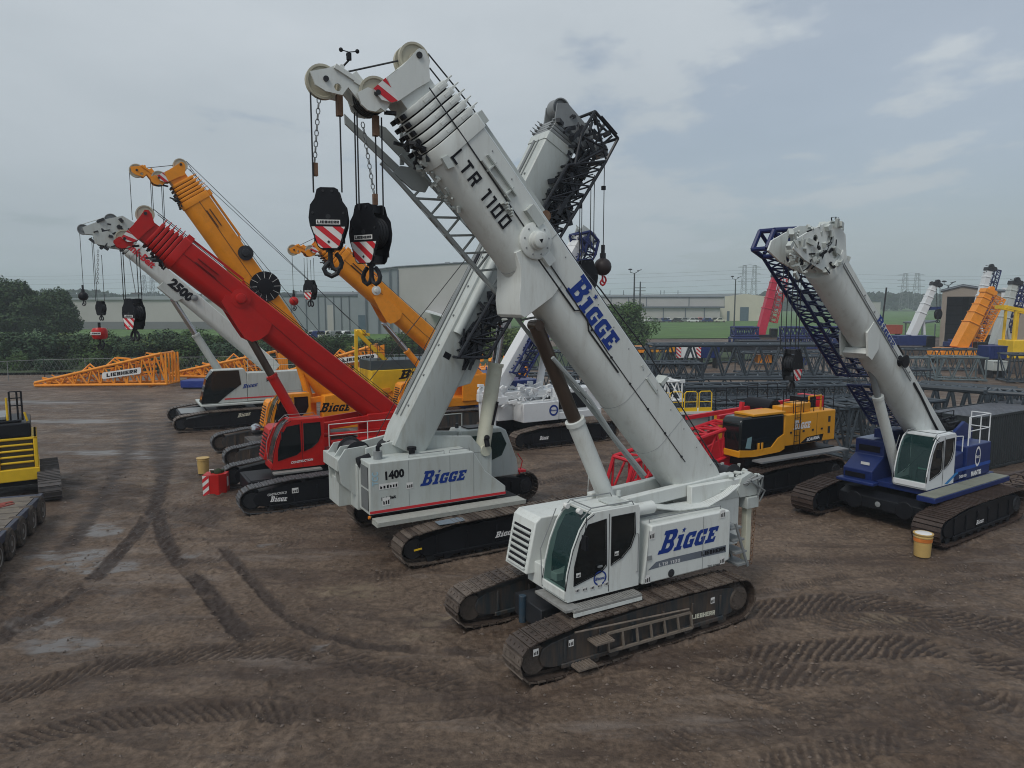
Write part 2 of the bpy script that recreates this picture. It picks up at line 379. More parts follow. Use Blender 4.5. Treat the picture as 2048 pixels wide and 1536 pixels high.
def stickers(parent, spots, name='warning_sticker', m=None):   # (O, u, v): small blank-edged stickers with dark pictogram bars
    for O, U, V in spots:
        b = MB(); O, U, V = Vector(O), Vector(U), Vector(V)
        b.m(0).geo(([(0, 0), (1, 0), (1, 1), (0, 1)], [(0, 1, 2, 3)]), O, U, V, .005)
        for k in range(3):
            x = .1+.3*k; b.m(1).geo(([(x, .15), (x+.18, .15), (x+.18, .5+.12*((k*7) % 3)), (x, .62)], [(0, 1, 2, 3)]), O, U, V, .008)
        b.build(name, [STICK, INK], parent, smooth=0, fix=False)
# ------------------------------------------------------------------ crane pieces
def hull_path(circs, pitch):
    P = []
    for x, z, r in circs:
        for k in range(40): P.append((x+r*cos(2*pi*k/40), z+r*sin(2*pi*k/40)))
    P = sorted(set(P)); lo, up = [], []
    def cr(o, a, b): return (a[0]-o[0])*(b[1]-o[1])-(a[1]-o[1])*(b[0]-o[0])
    for p in P:
        while len(lo) > 1 and cr(lo[-2], lo[-1], p) <= 0: lo.pop()
        lo.append(p)
    for p in P[::-1]:
        while len(up) > 1 and cr(up[-2], up[-1], p) <= 0: up.pop()
        up.append(p)
    h = lo[:-1]+up[:-1]; n = len(h); seg = [math.dist(h[i], h[(i+1) % n]) for i in range(n)]; tot = sum(seg)
    N = round(tot/pitch); out = []; i = 0; acc = 0
    for k in range(N):
        t = tot*k/N
        while acc+seg[i] < t: acc += seg[i]; i += 1
        u = (t-acc)/seg[i]; a, b = h[i], h[(i+1) % n]; out.append((a[0]+(b[0]-a[0])*u, a[1]+(b[1]-a[1])*u))
    return out, h
def track(parent, yc, L, Wd, chain=CHAIN, frame=GREYU, out=1, hh=1.0, pitch=.2, grouser=True, front=1, hero=False, idx=0):
    # out: +1 when the outer face looks to +y. front: which end has the long sloping idler
    s = front; xe = L/2
    circs = [(-s*(xe-.56), .56*hh, .46*hh), (s*(xe-.48), .50*hh, .38*hh), (s*(xe-1.75), .93*hh, .11), (-s*(xe-1.3), .98*hh, .06), (s*(xe-1.05), .16, .08), (-s*(xe-1.1), .16, .08), (0, 1.0*hh, .05)]
    pts, h = hull_path(circs, pitch); n = len(pts)
    fr_ = MB(); ins = hull_path([(c[0], c[1], max(.02, c[2]-.1)) for c in circs], .25)[0]
    cx = sum(p[0] for p in ins)/len(ins); cz = sum(p[1] for p in ins)/len(ins)
    prof = [(cx+(p[0]-cx)*.88, max(.24, cz+(p[1]-cz)*(.80 if p[1] < cz else .87))) for p in ins]
    fw = Wd*.36
    prof = [p for i, p in enumerate(prof) if i == 0 or math.dist(p, prof[i-1]) > .02]
    fr_.prism(prof, yc-fw, yc+fw)
    # recessed panel ribs on the outside, roller guards
    yo = yc+out*fw
    for k in range(6):
        x = -xe+1.2+(L-2.4)*k/5; fr_.bar((x, yo+out*.015, .34), (x, yo+out*.015, .78*hh), .05, .06)
    fr_.bx(-xe+1.1, xe-1.1, min(yo, yo+out*.05), max(yo, yo+out*.05), .22, .32)
    f = fr_.build('track_frame', frame, parent, bevel=.015)
    r = MB()
    for k in range(int((L-2)/.55)+1):
        x = -xe+1.05+k*.55
        r.lathe([(-Wd*.3, .04), (-Wd*.3, .15), (-.06, .15), (-.05, .11), (.05, .11), (.06, .15), (Wd*.3, .15), (Wd*.3, .04)], (x, yc, .20), (0, 1, 0), 14)
    for x in (s*.9, -s*.6): r.tube((x, yc-Wd*.2, .92*hh), (x, yc+Wd*.2, .92*hh), .07, 10)
    r.build('track_roller', MUDST if frame is GREYU else DARK, f)
    w = MB(); cxw = -s*(xe-.56)
    w.lathe([(-Wd*.36, .1), (-Wd*.36, .30), (-.1, .36*hh), (.1, .36*hh), (Wd*.36, .30), (Wd*.40, .26), (Wd*.40, .1)], (cxw, yc, .56*hh), (0, out, 0), 22)
    for k in range(8):
        a = 2*pi*k/8; w.tube((cxw+.2*cos(a), yc+out*Wd*.38, .56*hh+.2*sin(a)), (cxw+.2*cos(a), yc+out*Wd*.43, .56*hh+.2*sin(a)), .022, 6)
    w.build('drive_sprocket', MUDST if frame is GREYU else DARK, f)
    w = MB(); cxi = s*(xe-.48); w.lathe([(-Wd*.3, .08), (-Wd*.3, .3), (-.06, .31), (0, .36*hh), (.06, .31), (Wd*.3, .3), (Wd*.3, .08)], (cxi, yc, .50*hh), (0, 1, 0), 22); w.build('idler_wheel', MUDST if frame is GREYU else DARK, f)
    c = MB(); rnd = random.Random(idx+5)
    for i in range(n):
        p = pts[i]; q = pts[(i+1) % n]; m_ = ((p[0]+q[0])/2, (p[1]+q[1])/2); t = Vector((q[0]-p[0], 0, q[1]-p[1])); ln = t.length; t.normalize()
        nn = Vector((t.z, 0, -t.x)); th = .03; j = rnd.uniform(-.006, .012); c.k = rnd.choice((0, 0, 1, 2)) if chain is CHAIN else 0
        ctr = Vector((m_[0], yc, m_[1]))
        def blk(cn, l, w_, t0, t1):
            a = t*l/2; b = Vector((0, w_/2, 0)); ii = [c.vv(cn+nn*tt+e) for tt in (t0, t1) for e in (-a-b, a-b, a+b, -a+b)]
            for k in range(4): c.face((ii[k], ii[(k+1) % 4], ii[4+(k+1) % 4], ii[4+k]))
            c.face(ii[3::-1]); c.face(ii[4:])
        blk(ctr, ln*(.93 if grouser else .86), Wd*rnd.uniform(.985, 1.0), .0+j, th+j)
        if grouser: blk(ctr-t*ln*.40, ln*.10, Wd, th, th+.03)
        else:
            blk(ctr+t*ln*.36, ln*.13, Wd*.99, th+j+.001, th+.022+j)
            for sy in (-.36, .36, -.12, .12): blk(ctr+Vector((0, sy*Wd, 0)), .05, .05, th+j+.001, th+j+.016)
            c.k = 2; blk(ctr, ln*1.0, Wd*.9, -.012, -.002)
        blk(ctr, ln*.98, Wd*.24, -.075, 0)
    f.location.z = -.035; c.build('track_chain', [chain, CHAIN_B, CHAIN_C], f, smooth=0)
    return f
def carbody(parent, fr_m, half, L=2.6, w=.55, z0=.45, z1=1.0):
    b = MB(); b.bx(-L/2, L/2, -half*.55, half*.55, z0, z1)
    for x in (-L*.36, L*.36): b.bx(x-w/2, x+w/2, -half, half, z0+.08, z1-.1)
    b.lathe([(0, .9), (.08, .92), (.1, .85), (.3, .85), (.32, .92), (.4, .92)], (0, 0, z1), (0, 0, 1), 32)
    return b.build('carbody', fr_m, parent, bevel=.02)
def boom_T(piv, ang): return Matrix.Translation((piv[0], 0, piv[1])) @ Matrix(((cos(ang), 0, -sin(ang), 0), (0, 1, 0, 0), (sin(ang), 0, cos(ang), 0), (0, 0, 0, 1)))
def boom_prof(h, w, k=1.0, nb=10, cut=-.18):
    h2, w2 = h/2*k, w/2*k; P = [(w2, cut*h*k), (w2, h2-.05), (w2-.05, h2), (-w2+.05, h2), (-w2, h2-.05), (-w2, cut*h*k)]
    for i in range(1, nb):
        a = pi+pi*i/nb; P.append((w2*cos(a), cut*h*k+(h2+cut*h*k)*sin(a)))
    return P
def boom_base(parent, T, s0, s1, h, w, m, cut=-.18, name='boom_section'):
    b = MB(); b.T = T
    def rg(s, k, dz=0): return [(s, p[0], p[1]+dz) for p in boom_prof(h, w, k, cut=cut)]
    b.loft([rg(s0, .9), rg(s0+.5, 1), rg(s1-.32, 1), rg(s1-.32, 1.045), rg(s1-.02, 1.045), rg(s1, 1.03), rg(s1, .97)])
    return b.build(name, m, parent, bevel=.006)
def boom_nest(parent, T, s1, h, w, n, m, gap=.19, cut=-.18, k0=.95, dk=.035):
    objs = []
    for i in range(n):
        k = k0-dk*i; s = s1+gap*i
        b = MB(); b.T = T
        def rg(ss, kk): return [(ss, p[0], p[1]) for p in boom_prof(h, w, kk, cut=cut)]
        b.k = 1; b.loft([rg(s-.12, k-.05), rg(s+gap*.16, k-.05)]); b.k = 0
        b.loft([rg(s+gap*.13, k-.06), rg(s+gap*.13, k+.045), rg(s+gap*.20, k+.055), rg(s+gap*.8, k+.05), rg(s+gap*.94, k+.03), rg(s+gap*.94, k-.06)])
        hw = w/2*(k+.05)
        for t in (h*.30, -h*.02): b.bx(s+gap*.3, s+gap*.7, hw-.005, hw+.012, t-.07, t+.07)
        b.tube((s+gap*.7, hw-.1, h/2*k), (s+gap*.7, hw-.1, h/2*k+.24), .018, 6); b.bx(s+gap*.5, s+gap*.8, hw-.16, hw-.02, h/2*k, h/2*k+.1)
        b.bx(s+gap*.5, s+gap*.8, -hw+.02, -hw+.16, h/2*k, h/2*k+.1)
        b.k = 1
        for yy in (-hw*.6, 0, hw*.6): b.bx(s+gap*.3, s+gap*.85, yy-.07, yy+.07, -h/2*k-.05, -h/2*k+.02)
        objs.append(b.build('telescopic_section', [m, INK], parent, bevel=.004))
    return objs
def to_boom(T, p): return T.inverted() @ Vector(p)
def cylinder(parent, p, q, split, r, mb, mr, rr=None):
    # barrel from p (base) to the split, rod on to q
    p, q = Vector(p), Vector(q); d = (q-p); c = p+d*split; u = d.normalized()
    b = MB(); b.tube(p, c, r, 20); b.tube(c-u*.06, c+u*.06, r*1.12, 20); b.tube(p-Vector((0, r*1.1, 0)), p+Vector((0, r*1.1, 0)), r*.8, 14)
    a, bb = rot_to(u)
    b.tube(p+u*.2+a*(r+.03), c-u*.1+a*(r+.03), .022, 6)
    o = b.build('lift_cylinder', mb, parent, bevel=.004)
    b = MB(); b.tube(c, q, rr or r*.72, 20); b.tube(q-Vector((0, r*.8, 0)), q+Vector((0, r*.8, 0)), r*.55, 14); b.build('piston_rod', mr, o)
    return o
def lattice_mb(b, P, n, rc, rl, X=True, faces=(0, 1, 2, 3), nn=6):
    # P: two quads (4 corners each) -> four chords and lacing
    A, B = P
    A = [Vector(a) for a in A]; B = [Vector(a) for a in B]
    for k in range(4): b.tube(A[k], B[k], rc, nn+2)
    for Q in (A, B):
        for k in range(4): b.tube(Q[k], Q[(k+1) % 4], rc*.8, nn)
    for k in faces:
        a0, a1, b0, b1 = A[k], B[k], A[(k+1) % 4], B[(k+1) % 4]
        for i in range(n):
            t0, t1 = i/n, (i+1)/n; p = a0.lerp(a1, t0); q = b0.lerp(b1, (t0+t1)/2); r = a0.lerp(a1, t1)
            b.tube(p, q, rl, nn-1, caps=False); b.tube(q, r, rl, nn-1, caps=False)
            if X and i % 2 == 0: b.tube(r, b0.lerp(b1, t1), rl*.9, nn-1, caps=False)
    return b
def rail_mb(b, pts, h=.9, r=.02, mid=True):
    pts = [Vector(p) for p in pts]
    b.path([p+Vector((0, 0, h)) for p in pts], r, 6)
    if mid: b.path([p+Vector((0, 0, h*.5)) for p in pts], r*.85, 6)
    for p in pts: b.tube(p, p+Vector((0, 0, h)), r, 6)
    return b
def arc(c, r, a0, a1, n=8): return [(c[0]+r*cos(a0+(a1-a0)*k/n), c[1]+r*sin(a0+(a1-a0)*k/n)) for k in range(n+1)]

# Liebherr-like cab in local coordinates; x0 = nose x, side looking to +y
def round_cab(parent, m, x0, z0, y0, y1, s=1.0, fx=1.0):
    """cab with a curved raked windscreen; nose at x0, floor z0, s scales the size"""
    def Z(z): return z0+z*s
    def X(x): return x0-x*s*fx
    side = [(X(1.98), Z(0)), (X(.06), Z(0)), (X(0), Z(.12)), (X(.05), Z(.62)), (X(.18), Z(1.12)), (X(.36), Z(1.52)), (X(.52), Z(1.74)), (X(.72), Z(1.84)), (X(1.92), Z(1.84)), (X(1.98), Z(1.76))]
    # inner dark volume
    b = MB(); ins = [(X(1.94), Z(.04)), (X(.12), Z(.04)), (X(.10), Z(.2)), (X(1.0), Z(.22)), (X(1.05), Z(1.1)), (X(1.2), Z(1.76)), (X(1.92), Z(1.76))]
    b.prism(ins, y0+.05, y1-.05)
    # seat and console
    b.bx(X(.95), X(.55), (y0+y1)/2-.22, (y0+y1)/2+.22, Z(.2), Z(.55)); b.bx(X(.98), X(.86), (y0+y1)/2-.22, (y0+y1)/2+.22, Z(.5), Z(1.2)); b.bar((X(.3), (y0+y1)/2, Z(.1)), (X(.42), (y0+y1)/2, Z(.8)), .1)
    b.build('cab_interior', SEAT, parent)
    # side panels: frame with door window and rear quarter window
    t = .035
    dw = [(X(.22), Z(.33)), (X(.24), Z(.75)), (X(.38), Z(1.26)), (X(.58), Z(1.60)), (X(1.05), Z(1.66)), (X(1.08), Z(.62)), (X(.92), Z(.5))]
    rw = [(X(1.2), Z(1.68)), (X(1.84), Z(1.68)), (X(1.86), Z(1.2)), (X(1.74), Z(.92)), (X(1.5), Z(.72)), (X(1.2), Z(.60))]
    b = MB()
    for ya, yb in ((y1-t, y1), (y0, y0+t)): b.plate(side, ya, yb, holes=[dw, rw])
    # roof, floor, back, A pillars
    def bow(p, q, w_): b.bar((p[0], y0, p[1]), (q[0], y0, q[1]), .05, w_); 
    b.bx(X(1.98), X(.70), y0+t, y1-t, Z(1.78), Z(1.84)); b.bx(X(1.98), X(.04), y0+t, y1-t, Z(0), Z(.06)); b.bx(X(1.98), X(1.94), y0+t, y1-t, Z(.06), Z(1.78))
    b.prism([(X(0), Z(.06)), (X(.10), Z(.06)), (X(.10), Z(.26)), (X(-.0), Z(.24))], y0+t, y1-t)
    body = b.build('cab_body', m, parent, bevel=.012)
    # glass
    b = MB(); b.plate(dw, y1-t*.7, y1-t*.5); b.plate(rw, y1-t*.7, y1-t*.5); b.plate(dw, y0+t*.5, y0+t*.7); b.plate(rw, y0+t*.5, y0+t*.7)
    b.build('side_window', DGLASS, body)
    b = MB(); ws = [(X(.02), Z(.26)), (X(.075), Z(.62)), (X(.2), Z(1.10)), (X(.38), Z(1.50)), (X(.54), Z(1.70)), (X(.74), Z(1.80))]
    A = [b.vv((p[0], y0+t, p[1])) for p in ws]; B = [b.vv((p[0], y1-t, p[1])) for p in ws]
    for k in range(len(ws)-1): b.face((A[k], B[k], B[k+1], A[k+1]))
    b.build('windscreen', GLASS, body)
    # black seals and door line, wiper, mirror, roof rail
    b = MB(); 
    for L_ in (dw, rw): b.path([(p[0], y1+.004, p[1]) for p in L_], .013, 5, closed=True)
    b.path([(X(1.14), y1+.003, Z(.03)), (X(1.14), y1+.003, Z(1.76))], .008, 4)
    b.path([(p[0]-.0, y1-t*.4, p[1]) for p in ws], .02, 6); b.path([(p[0], y0+t*.4, p[1]) for p in ws], .02, 6)
    b.bar((X(.08), y0+.3, Z(.5)), (X(.3), y1-.3, Z(1.3)), .02)
    b.build('window_seal', INK, body, smooth=60)
    b = MB(); yy = y1-.06
    b.path([(X(.55), y1-.02, Z(1.76)), (X(.42), y1+.16, Z(1.7)), (X(.36), y1+.18, Z(1.45))], .012, 5); b.bx(X(.40), X(.34), y1+.1, y1+.26, Z(1.15), Z(1.45)); b.build('mirror', BLACK, body, bevel=.02)
    b = MB(); b.path([(X(1.85), yy, Z(1.84)), (X(1.8), yy, Z(1.93)), (X(.7), yy, Z(1.93)), (X(.45), yy-.02, Z(1.72))], .014, 6); b.path([(X(1.85), y0+.06, Z(1.84)), (X(1.8), y0+.06, Z(1.93)), (X(.7), y0+.06, Z(1.93)), (X(.45), y0+.08, Z(1.72))], .014, 6)
    b.tube((X(.7), y0+.06, Z(1.93)), (X(.7), yy, Z(1.93)), .014, 6); b.build('roof_rail', STEEL, body)
    b = MB(); b.path([(X(.02), y0-.02, Z(.05)), (X(.0), y0-.06, Z(.9)), (X(.4), y0-.06, Z(1.75))], .012, 5); b.build('grab_rail', STEEL, body)
    return body
def louvre_box(parent, m, x0, x1, y0, y1, z0, z1, lean=.25, n=7, name='engine_housing'):
    """engine housing with a louvred raked front at x0 (front)"""
    b = MB(); b.prism([(x0, z0), (x0-lean*.9, z1-.12), (x0-lean-.12, z1), (x1, z1), (x1, z0-.02)], y0, y1)
    o = b.build(name, m, parent, bevel=.03)
    b = MB()
    for k in range(n):
        f0 = .1+.8*k/n; f1 = f0+.8/n*.55
        def P(f): return Vector((x0-lean*.9*f+.006, 0, z0+(z1-.12-z0)*f))
        p, q = P(f0), P(f1); w0, w1 = y0+.12, y1-.12
        i = [b.vv((p.x, w0, p.z)), b.vv((p.x, w1, p.z)), b.vv((q.x, w1, q.z)), b.vv((q.x, w0, q.z))]; b.face(i)
    b.build('louvre_slot', INK, o, smooth=0); 
    b = MB()
    for k in range(n):
        f0 = .1+.8*k/n; P_ = Vector((x0-lean*.9*f0+.03, 0, z0+(z1-.12-z0)*f0)); b.bar((P_.x, y0+.1, P_.z-.0), (P_.x, y1-.1, P_.z-.0), .05, .03, up=(0, 0, 1))
    b.build('louvre_blade', m, o); return o
def sheave(parent, c, r, w, m=TAN, name='sheave', axis=(0, 1, 0)): 
    b = MB(); b.wheel(c, r, w, axis=axis); return b.build(name, m, parent)
def striped(parent, poly, y0, y1, T, name='stripe_plate', ang=-.75, pitch=.17, ymid=None):
    """white plate with red diagonal bars lying on its outer face"""
    b = MB(); b.T = T; b.m(0).plate(poly, y0, y1); 
    for face_y in (y1+.004, y0-.004):
        xs = [p[0] for p in poly]; ys = [p[1] for p in poly]; d = Vector((cos(ang), sin(ang))); nrm = Vector((-d.y, d.x))
        lo = min(Vector(p).dot(nrm) for p in poly); hi = max(Vector(p).dot(nrm) for p in poly); t = lo+pitch*.3; 
        while t < hi:
            pl = clip(clip(poly, nrm, t, 1), nrm, t+pitch*.55, -1)
            if len(pl) > 2: b.m(1).plate(pl, face_y, face_y, sides=False)
            t += pitch*1.1
    return b.build(name, [STICK, RLET], parent, smooth=0, fix=False)
def clip(poly, nrm, d, sgn):
    out = []
    for i, p in enumerate(poly):
        q = poly[(i+1) % len(poly)]; a = (Vector(p).dot(nrm)-d)*sgn; c = (Vector(q).dot(nrm)-d)*sgn
        if a >= 0: out.append(p)
        if a*c < 0: t = a/(a-c); out.append((p[0]+(q[0]-p[0])*t, p[1]+(q[1]-p[1])*t))
    return out
def hook_mb(b, c, s, double=True):
    c = Vector(c)
    b.tube(c, c+Vector((0, 0, -.45*s)), .075*s, 10); b.tube(c+Vector((0, 0, -.02*s)), c+Vector((0, 0, -.12*s)), .13*s, 12)
    for sg in ((1, -1) if double else (1,)):
        pts = [c+Vector((sg*x*s, 0, z*s)) for x, z in ((0, -.42), (.06, -.60), (.17, -.66), (.29, -.58), (.33, -.44), (.27, -.28), (.16, -.16))]
        b.path(pts, .07*s, 8)
    if not double:
        pts = [c+Vector((x*s, 0, z*s)) for x, z in ((0, -.4), (-.1, -.48), (-.2, -.62), (-.14, -.76), (.02, -.84), (.18, -.76), (.24, -.6))]; b.path(pts, .075*s, 8)
def hook_block(name, label, top, s, yaw, double=True, text=True, stripes=True, group=None, hookm=DARK):
    """top: world point of the block's top centre. plates lie in local xz"""
    o = thing(name, label, 'hook block', top, yaw, group)
    out = [(-.2, 0), (.2, 0), (.3, -.06), (.37, -.35), (.5, -.55), (.55, -.95), (.52, -1.2), (.32, -1.85), (.24, -1.93), (-.24, -1.93), (-.32, -1.85), (-.52, -1.2), (-.55, -.95), (-.5, -.55), (-.37, -.35), (-.3, -.06)]
    out = [(x*s*.97, z*s*.88) for x, z in out]
    b = MB(); 
    for y in (-.30, .30): b.plate(out, y*s-.025*s, y*s+.025*s)
    b.build('side_plate', BLACK, o, bevel=.012*s)
    b = MB()
    for k in range(4):
        y = (-.21+.14*k)*s; b.wheel((0, y, -.8*s), .46*s, .11*s, rim=.05*s)
    b.tube((0, -.33*s, -.8*s), (0, .33*s, -.8*s), .07*s, 10); b.bx(-.2*s, .2*s, -.27*s, .27*s, -1.68*s, -1.45*s); b.bx(-.17*s, .17*s, -.27*s, .27*s, -.25*s, -.02*s)
    b.build('block_sheave', DARK, o)
    b = MB()
    for sx in (-1, 1):
        for y in (-.33, .33): b.tube((sx*.38*s, y*s, -1.28*s), (sx*.38*s, y*s, -1.5*s), .02*s, 6)
    for px_, pz in ((-.12, -.1), (.12, -.1), (-.42, -.7), (.42, -.7), (0, -1.5)):
        for y in (-.335, .335): b.tube((px_*s, y*s-.01, pz*s), (px_*s, y*s+.01, pz*s), .035*s, 8)
    b.build('plate_bolt', DARK, o)
    lo = [(x, z) for x, z in clip([(p[0]*.93, p[1]*.985) for p in out], Vector((0, -1)), 1.08*s, 1)]
    for y, sg in ((-.33, -1), (.33, 1)):
        if stripes:
            b = MB(); ya, yb = (y*s-.004, y*s) if sg < 0 else (y*s, y*s+.004); b.m(0).plate(lo, ya, yb)
            nrm = Vector((.64*1, .77)).normalized(); t = -2*s
            while t < 0.5*s:
                pl = clip(clip(lo, nrm, t, 1), nrm, t+.15*s, -1)
                if len(pl) > 2: fy = yb+.004 if sg > 0 else ya-.004; b.m(1).plate(pl, fy, fy, sides=False)
                t += .31*s
            b.build('stripe_plate', [STICK, RLET], o, smooth=0, fix=False)
        if text:
            fy = y*s+sg*.004; b = MB(); U = Vector((-sg, 0, 0)); ww, hh = .66*s, .13*s
            O = Vector((-U.x*ww/2, fy, -1.02*s)); b.m(0).geo(([(0, 0), (1, 0), (1, 1), (0, 1)], [(0, 1, 2, 3)]), O, U*ww, Vector((0, 0, hh)), .002)
            b.m(1).geo(GLIE, O+U*ww*.05+Vector((0, 0, hh*.2)), U*ww*.9, Vector((0, 0, hh*.6)), .006); b.build('maker_plate', [STICK, INK], o, smooth=0, fix=False)
    b = MB(); hook_mb(b, (0, 0, -1.65*s), s*.95, double); b.build('hook', hookm, o)
    return o
def ball_hook(name, label, top, r, yaw=0, m=DARK, group=None, hookm=DARK):
    o = thing(name, label, 'ball hook', top, yaw, group); b = MB(); b.tube((0, 0, 0), (0, 0, -r*1.6), r*.22, 8); b.tube((0, 0, -r*.9), (0, 0, -r*1.5), r*.34, 8); b.build('swivel', DARK, o)
    b = MB(); b.ball((0, 0, -r*2.4), r, 18); b.build('weight_ball', m, o)
    b = MB(); hook_mb(b, (0, 0, -r*3.2), r*1.5, False); b.build('hook', hookm, o); return o
def ropes(parent, pairs, r=.012, name='hoist_rope', m=ROPE):
    b = MB()
    for p, q in pairs: b.tube(p, q, r, 5, caps=False)
    return b.build(name, m, parent)
def chain_mb(b, p, q, r=.03, sag=0):
    p, q = Vector(p), Vector(q); n = int((q-p).length/(r*2.6)); u = (q-p).normalized(); a, c = rot_to(u)
    for k in range(n):
        m_ = p.lerp(q, (k+.5)/n); e = a if k % 2 else c
        b.path([m_+u*r*1.7*cos(t)+e*r*sin(t) for t in [2*pi*i/7 for i in range(7)]], r*.28, 4, closed=True)
    return b
# ------------------------------------------------------------------ ground
def vnoise(x, y, seed):
    xi = np.floor(x).astype(np.int64); yi = np.floor(y).astype(np.int64); fx = x-xi; fy = y-yi
    fx = fx*fx*(3-2*fx); fy = fy*fy*(3-2*fy)
    def h(a, b):
        n = (a*374761393+b*668265263+seed*1442695041) & 0xffffffff; n = ((n ^ (n >> 13))*1274126177) & 0xffffffff; return ((n ^ (n >> 16)) & 0xffff)/65535.0
    return (h(xi, yi)*(1-fx)+h(xi+1, yi)*fx)*(1-fy)+(h(xi, yi+1)*(1-fx)+h(xi+1, yi+1)*fx)*fy
def fbm(x, y, seed, o=4, g=.5):
    s = 0; a = 1; t = 0
    for k in range(o): s = s+a*vnoise(x*2**k, y*2**k, seed+k); t += a; a *= g
    return s/t
def grow(a, b, s0, g):
    out = [a]; s = s0; sg = 1 if b > a else -1
    while (out[-1]-b)*sg < 0: out.append(out[-1]+sg*s); s *= g
    out[-1] = b; return out
xs = grow(-13.5, -4200, .06, 1.07)[::-1][:-1]+list(np.arange(-13.5, 15.0, .048))+grow(15.0, 4200, .05, 1.07)
ys = grow(7.5, -300, .05, 1.15)[::-1][:-1]+list(np.arange(7.5, 12.5, .034))+list(np.arange(12.5, 20, .046))+list(np.arange(20, 33, .08))+grow(33, 70, .1, 1.012)[:-1]+grow(70, 6000, .6, 1.06)
xs, ys = np.array(xs), np.array(ys); XX, YY = np.meshgrid(xs, ys)
wx = XX+.5*(fbm(XX*.7, YY*.7, 90, 3)-.5); wy = YY+.5*(fbm(XX*.7, YY*.7, 95, 3)-.5)
near = np.clip((60-np.hypot(XX, YY))/30, 0, 1)
hgt = (fbm(XX*.35, YY*.35, 3, 3)-.5)*.16+(fbm(wx*1.6, wy*1.6, 11, 4, .55)-.5)*.055+np.maximum(0, fbm(wx*4.2, wy*4.2, 21, 3, .6)-.53)*.22*np.clip(fbm(wx*.5, wy*.5, 33, 3)*3.2-1.1, 0, 1)
fresh = np.zeros_like(XX); pudd = np.zeros_like(XX); light = np.zeros_like(XX)
def rut(pix, w, depth, bars=0.0, pitch=.22, skew=.6, dark=.7, edge=.03, chev=False, seed=1, patchy=.35):
    P = [p if isinstance(p, Vector) else at_z(*p) for p in pix]; global hgt, fresh
    Q = []                                                   # smooth the polyline
    for i in range(len(P)-1):
        p0, p1, p2, p3 = P[max(0, i-1)], P[i], P[i+1], P[min(len(P)-1, i+2)]
        for k in range(5):
            t = k/5; Q.append(.5*((2*p1)+(p2-p0)*t+(2*p0-5*p1+4*p2-p3)*t*t+(3*p1-p0-3*p2+p3)*t**3))
    Q.append(P[-1])
    bx0, bx1 = min(q.x for q in Q)-w*1.5, max(q.x for q in Q)+w*1.5; by0, by1 = min(q.y for q in Q)-w*1.5, max(q.y for q in Q)+w*1.5
    i0, i1 = np.searchsorted(xs, [bx0, bx1]); j0, j1 = np.searchsorted(ys, [by0, by1])
    X, Y = XX[j0:j1, i0:i1], YY[j0:j1, i0:i1]
    if X.size == 0: return
    D = np.full(X.shape, 1e9); S = np.zeros(X.shape); Tt = np.zeros(X.shape); acc = 0
    for a, b in zip(Q, Q[1:]):
        dx, dy = b.x-a.x, b.y-a.y; L2 = dx*dx+dy*dy
        if L2 < 1e-8: continue
        L = sqrt(L2); u = np.clip(((X-a.x)*dx+(Y-a.y)*dy)/L2, 0, 1); ex = X-a.x-u*dx; ey = Y-a.y-u*dy; d = np.hypot(ex, ey)
        k = d < D; D[k] = d[k]; S[k] = (acc+u*L)[k]; Tt[k] = ((ex*dy-ey*dx)/L)[k]; acc += L
    Dn = D+.09*(fbm(X*2.5, Y*2.5, seed+31, 3)-.5)
    core = np.clip((w/2-Dn)/.06+.5, 0, 1); ends = np.clip(S/.6, 0, 1)*np.clip((acc-S)/.6, 0, 1); core = core*ends
    pt = np.clip((fbm(X*1.1, Y*1.1, seed+7, 3)-patchy)/.15, 0, 1)
    dh = -depth*core+edge*np.exp(-((Dn-w/2)/.05)**2)*ends
    if bars:
        ph = (S+(np.abs(Tt) if chev else Tt)*skew)/pitch+1.3*fbm(X*.9, Y*.9, seed+3, 4, .6); saw = np.abs((ph % 1)-.5)*2+.4*(fbm(X*6, Y*6, seed+5, 2)-.5)
        g = np.clip((saw-.45)/.35, 0, 1)*(.3+.7*pt)+.5*(1-(.3+.7*pt)); dh = dh+bars*(g-.5)*core*(.35+.65*pt)
        fresh[j0:j1, i0:i1] = np.maximum(fresh[j0:j1, i0:i1], core*(1-g)*dark*(.3+.7*pt))
    else: fresh[j0:j1, i0:i1] = np.maximum(fresh[j0:j1, i0:i1], core*dark*(.25+.75*pt))
    hgt[j0:j1, i0:i1] = hgt[j0:j1, i0:i1]*(1-.5*core)+dh
rr = random.Random(41)
for k in range(26):                                       # older, fainter wheel and track marks crossing the yard
    x0, y0 = rr.uniform(-50, 2000), rr.uniform(1020, 1500)
    if 960 < x0 < 1500 and y0 < 1400: continue
    a = rr.choice((-1, 1))*rr.uniform(.0, .35); ln = rr.uniform(200, 520); c_ = rr.uniform(-.25, .25)
    rut([(x0+ln*t, y0+ln*(a*t+c_*t*t)) for t in (0, .33, .66, 1)], rr.uniform(.3, .75), rr.uniform(.005, .02), bars=rr.choice((0, .015, .025, .03)), pitch=rr.uniform(.14, .24), skew=rr.uniform(-.8, .8), dark=rr.uniform(.25, .6), edge=.02, seed=100+k, patchy=.42)
for k in range(16):
    x0, y0 = rr.uniform(0, 900), rr.uniform(790, 1000); ln = rr.uniform(150, 420); a = rr.uniform(-.25, .25)
    rut([(x0+ln*t, y0+ln*a*t) for t in (0, .5, 1)], rr.uniform(.4, .9), .03, dark=rr.uniform(.4, .8), seed=150+k, patchy=.42)
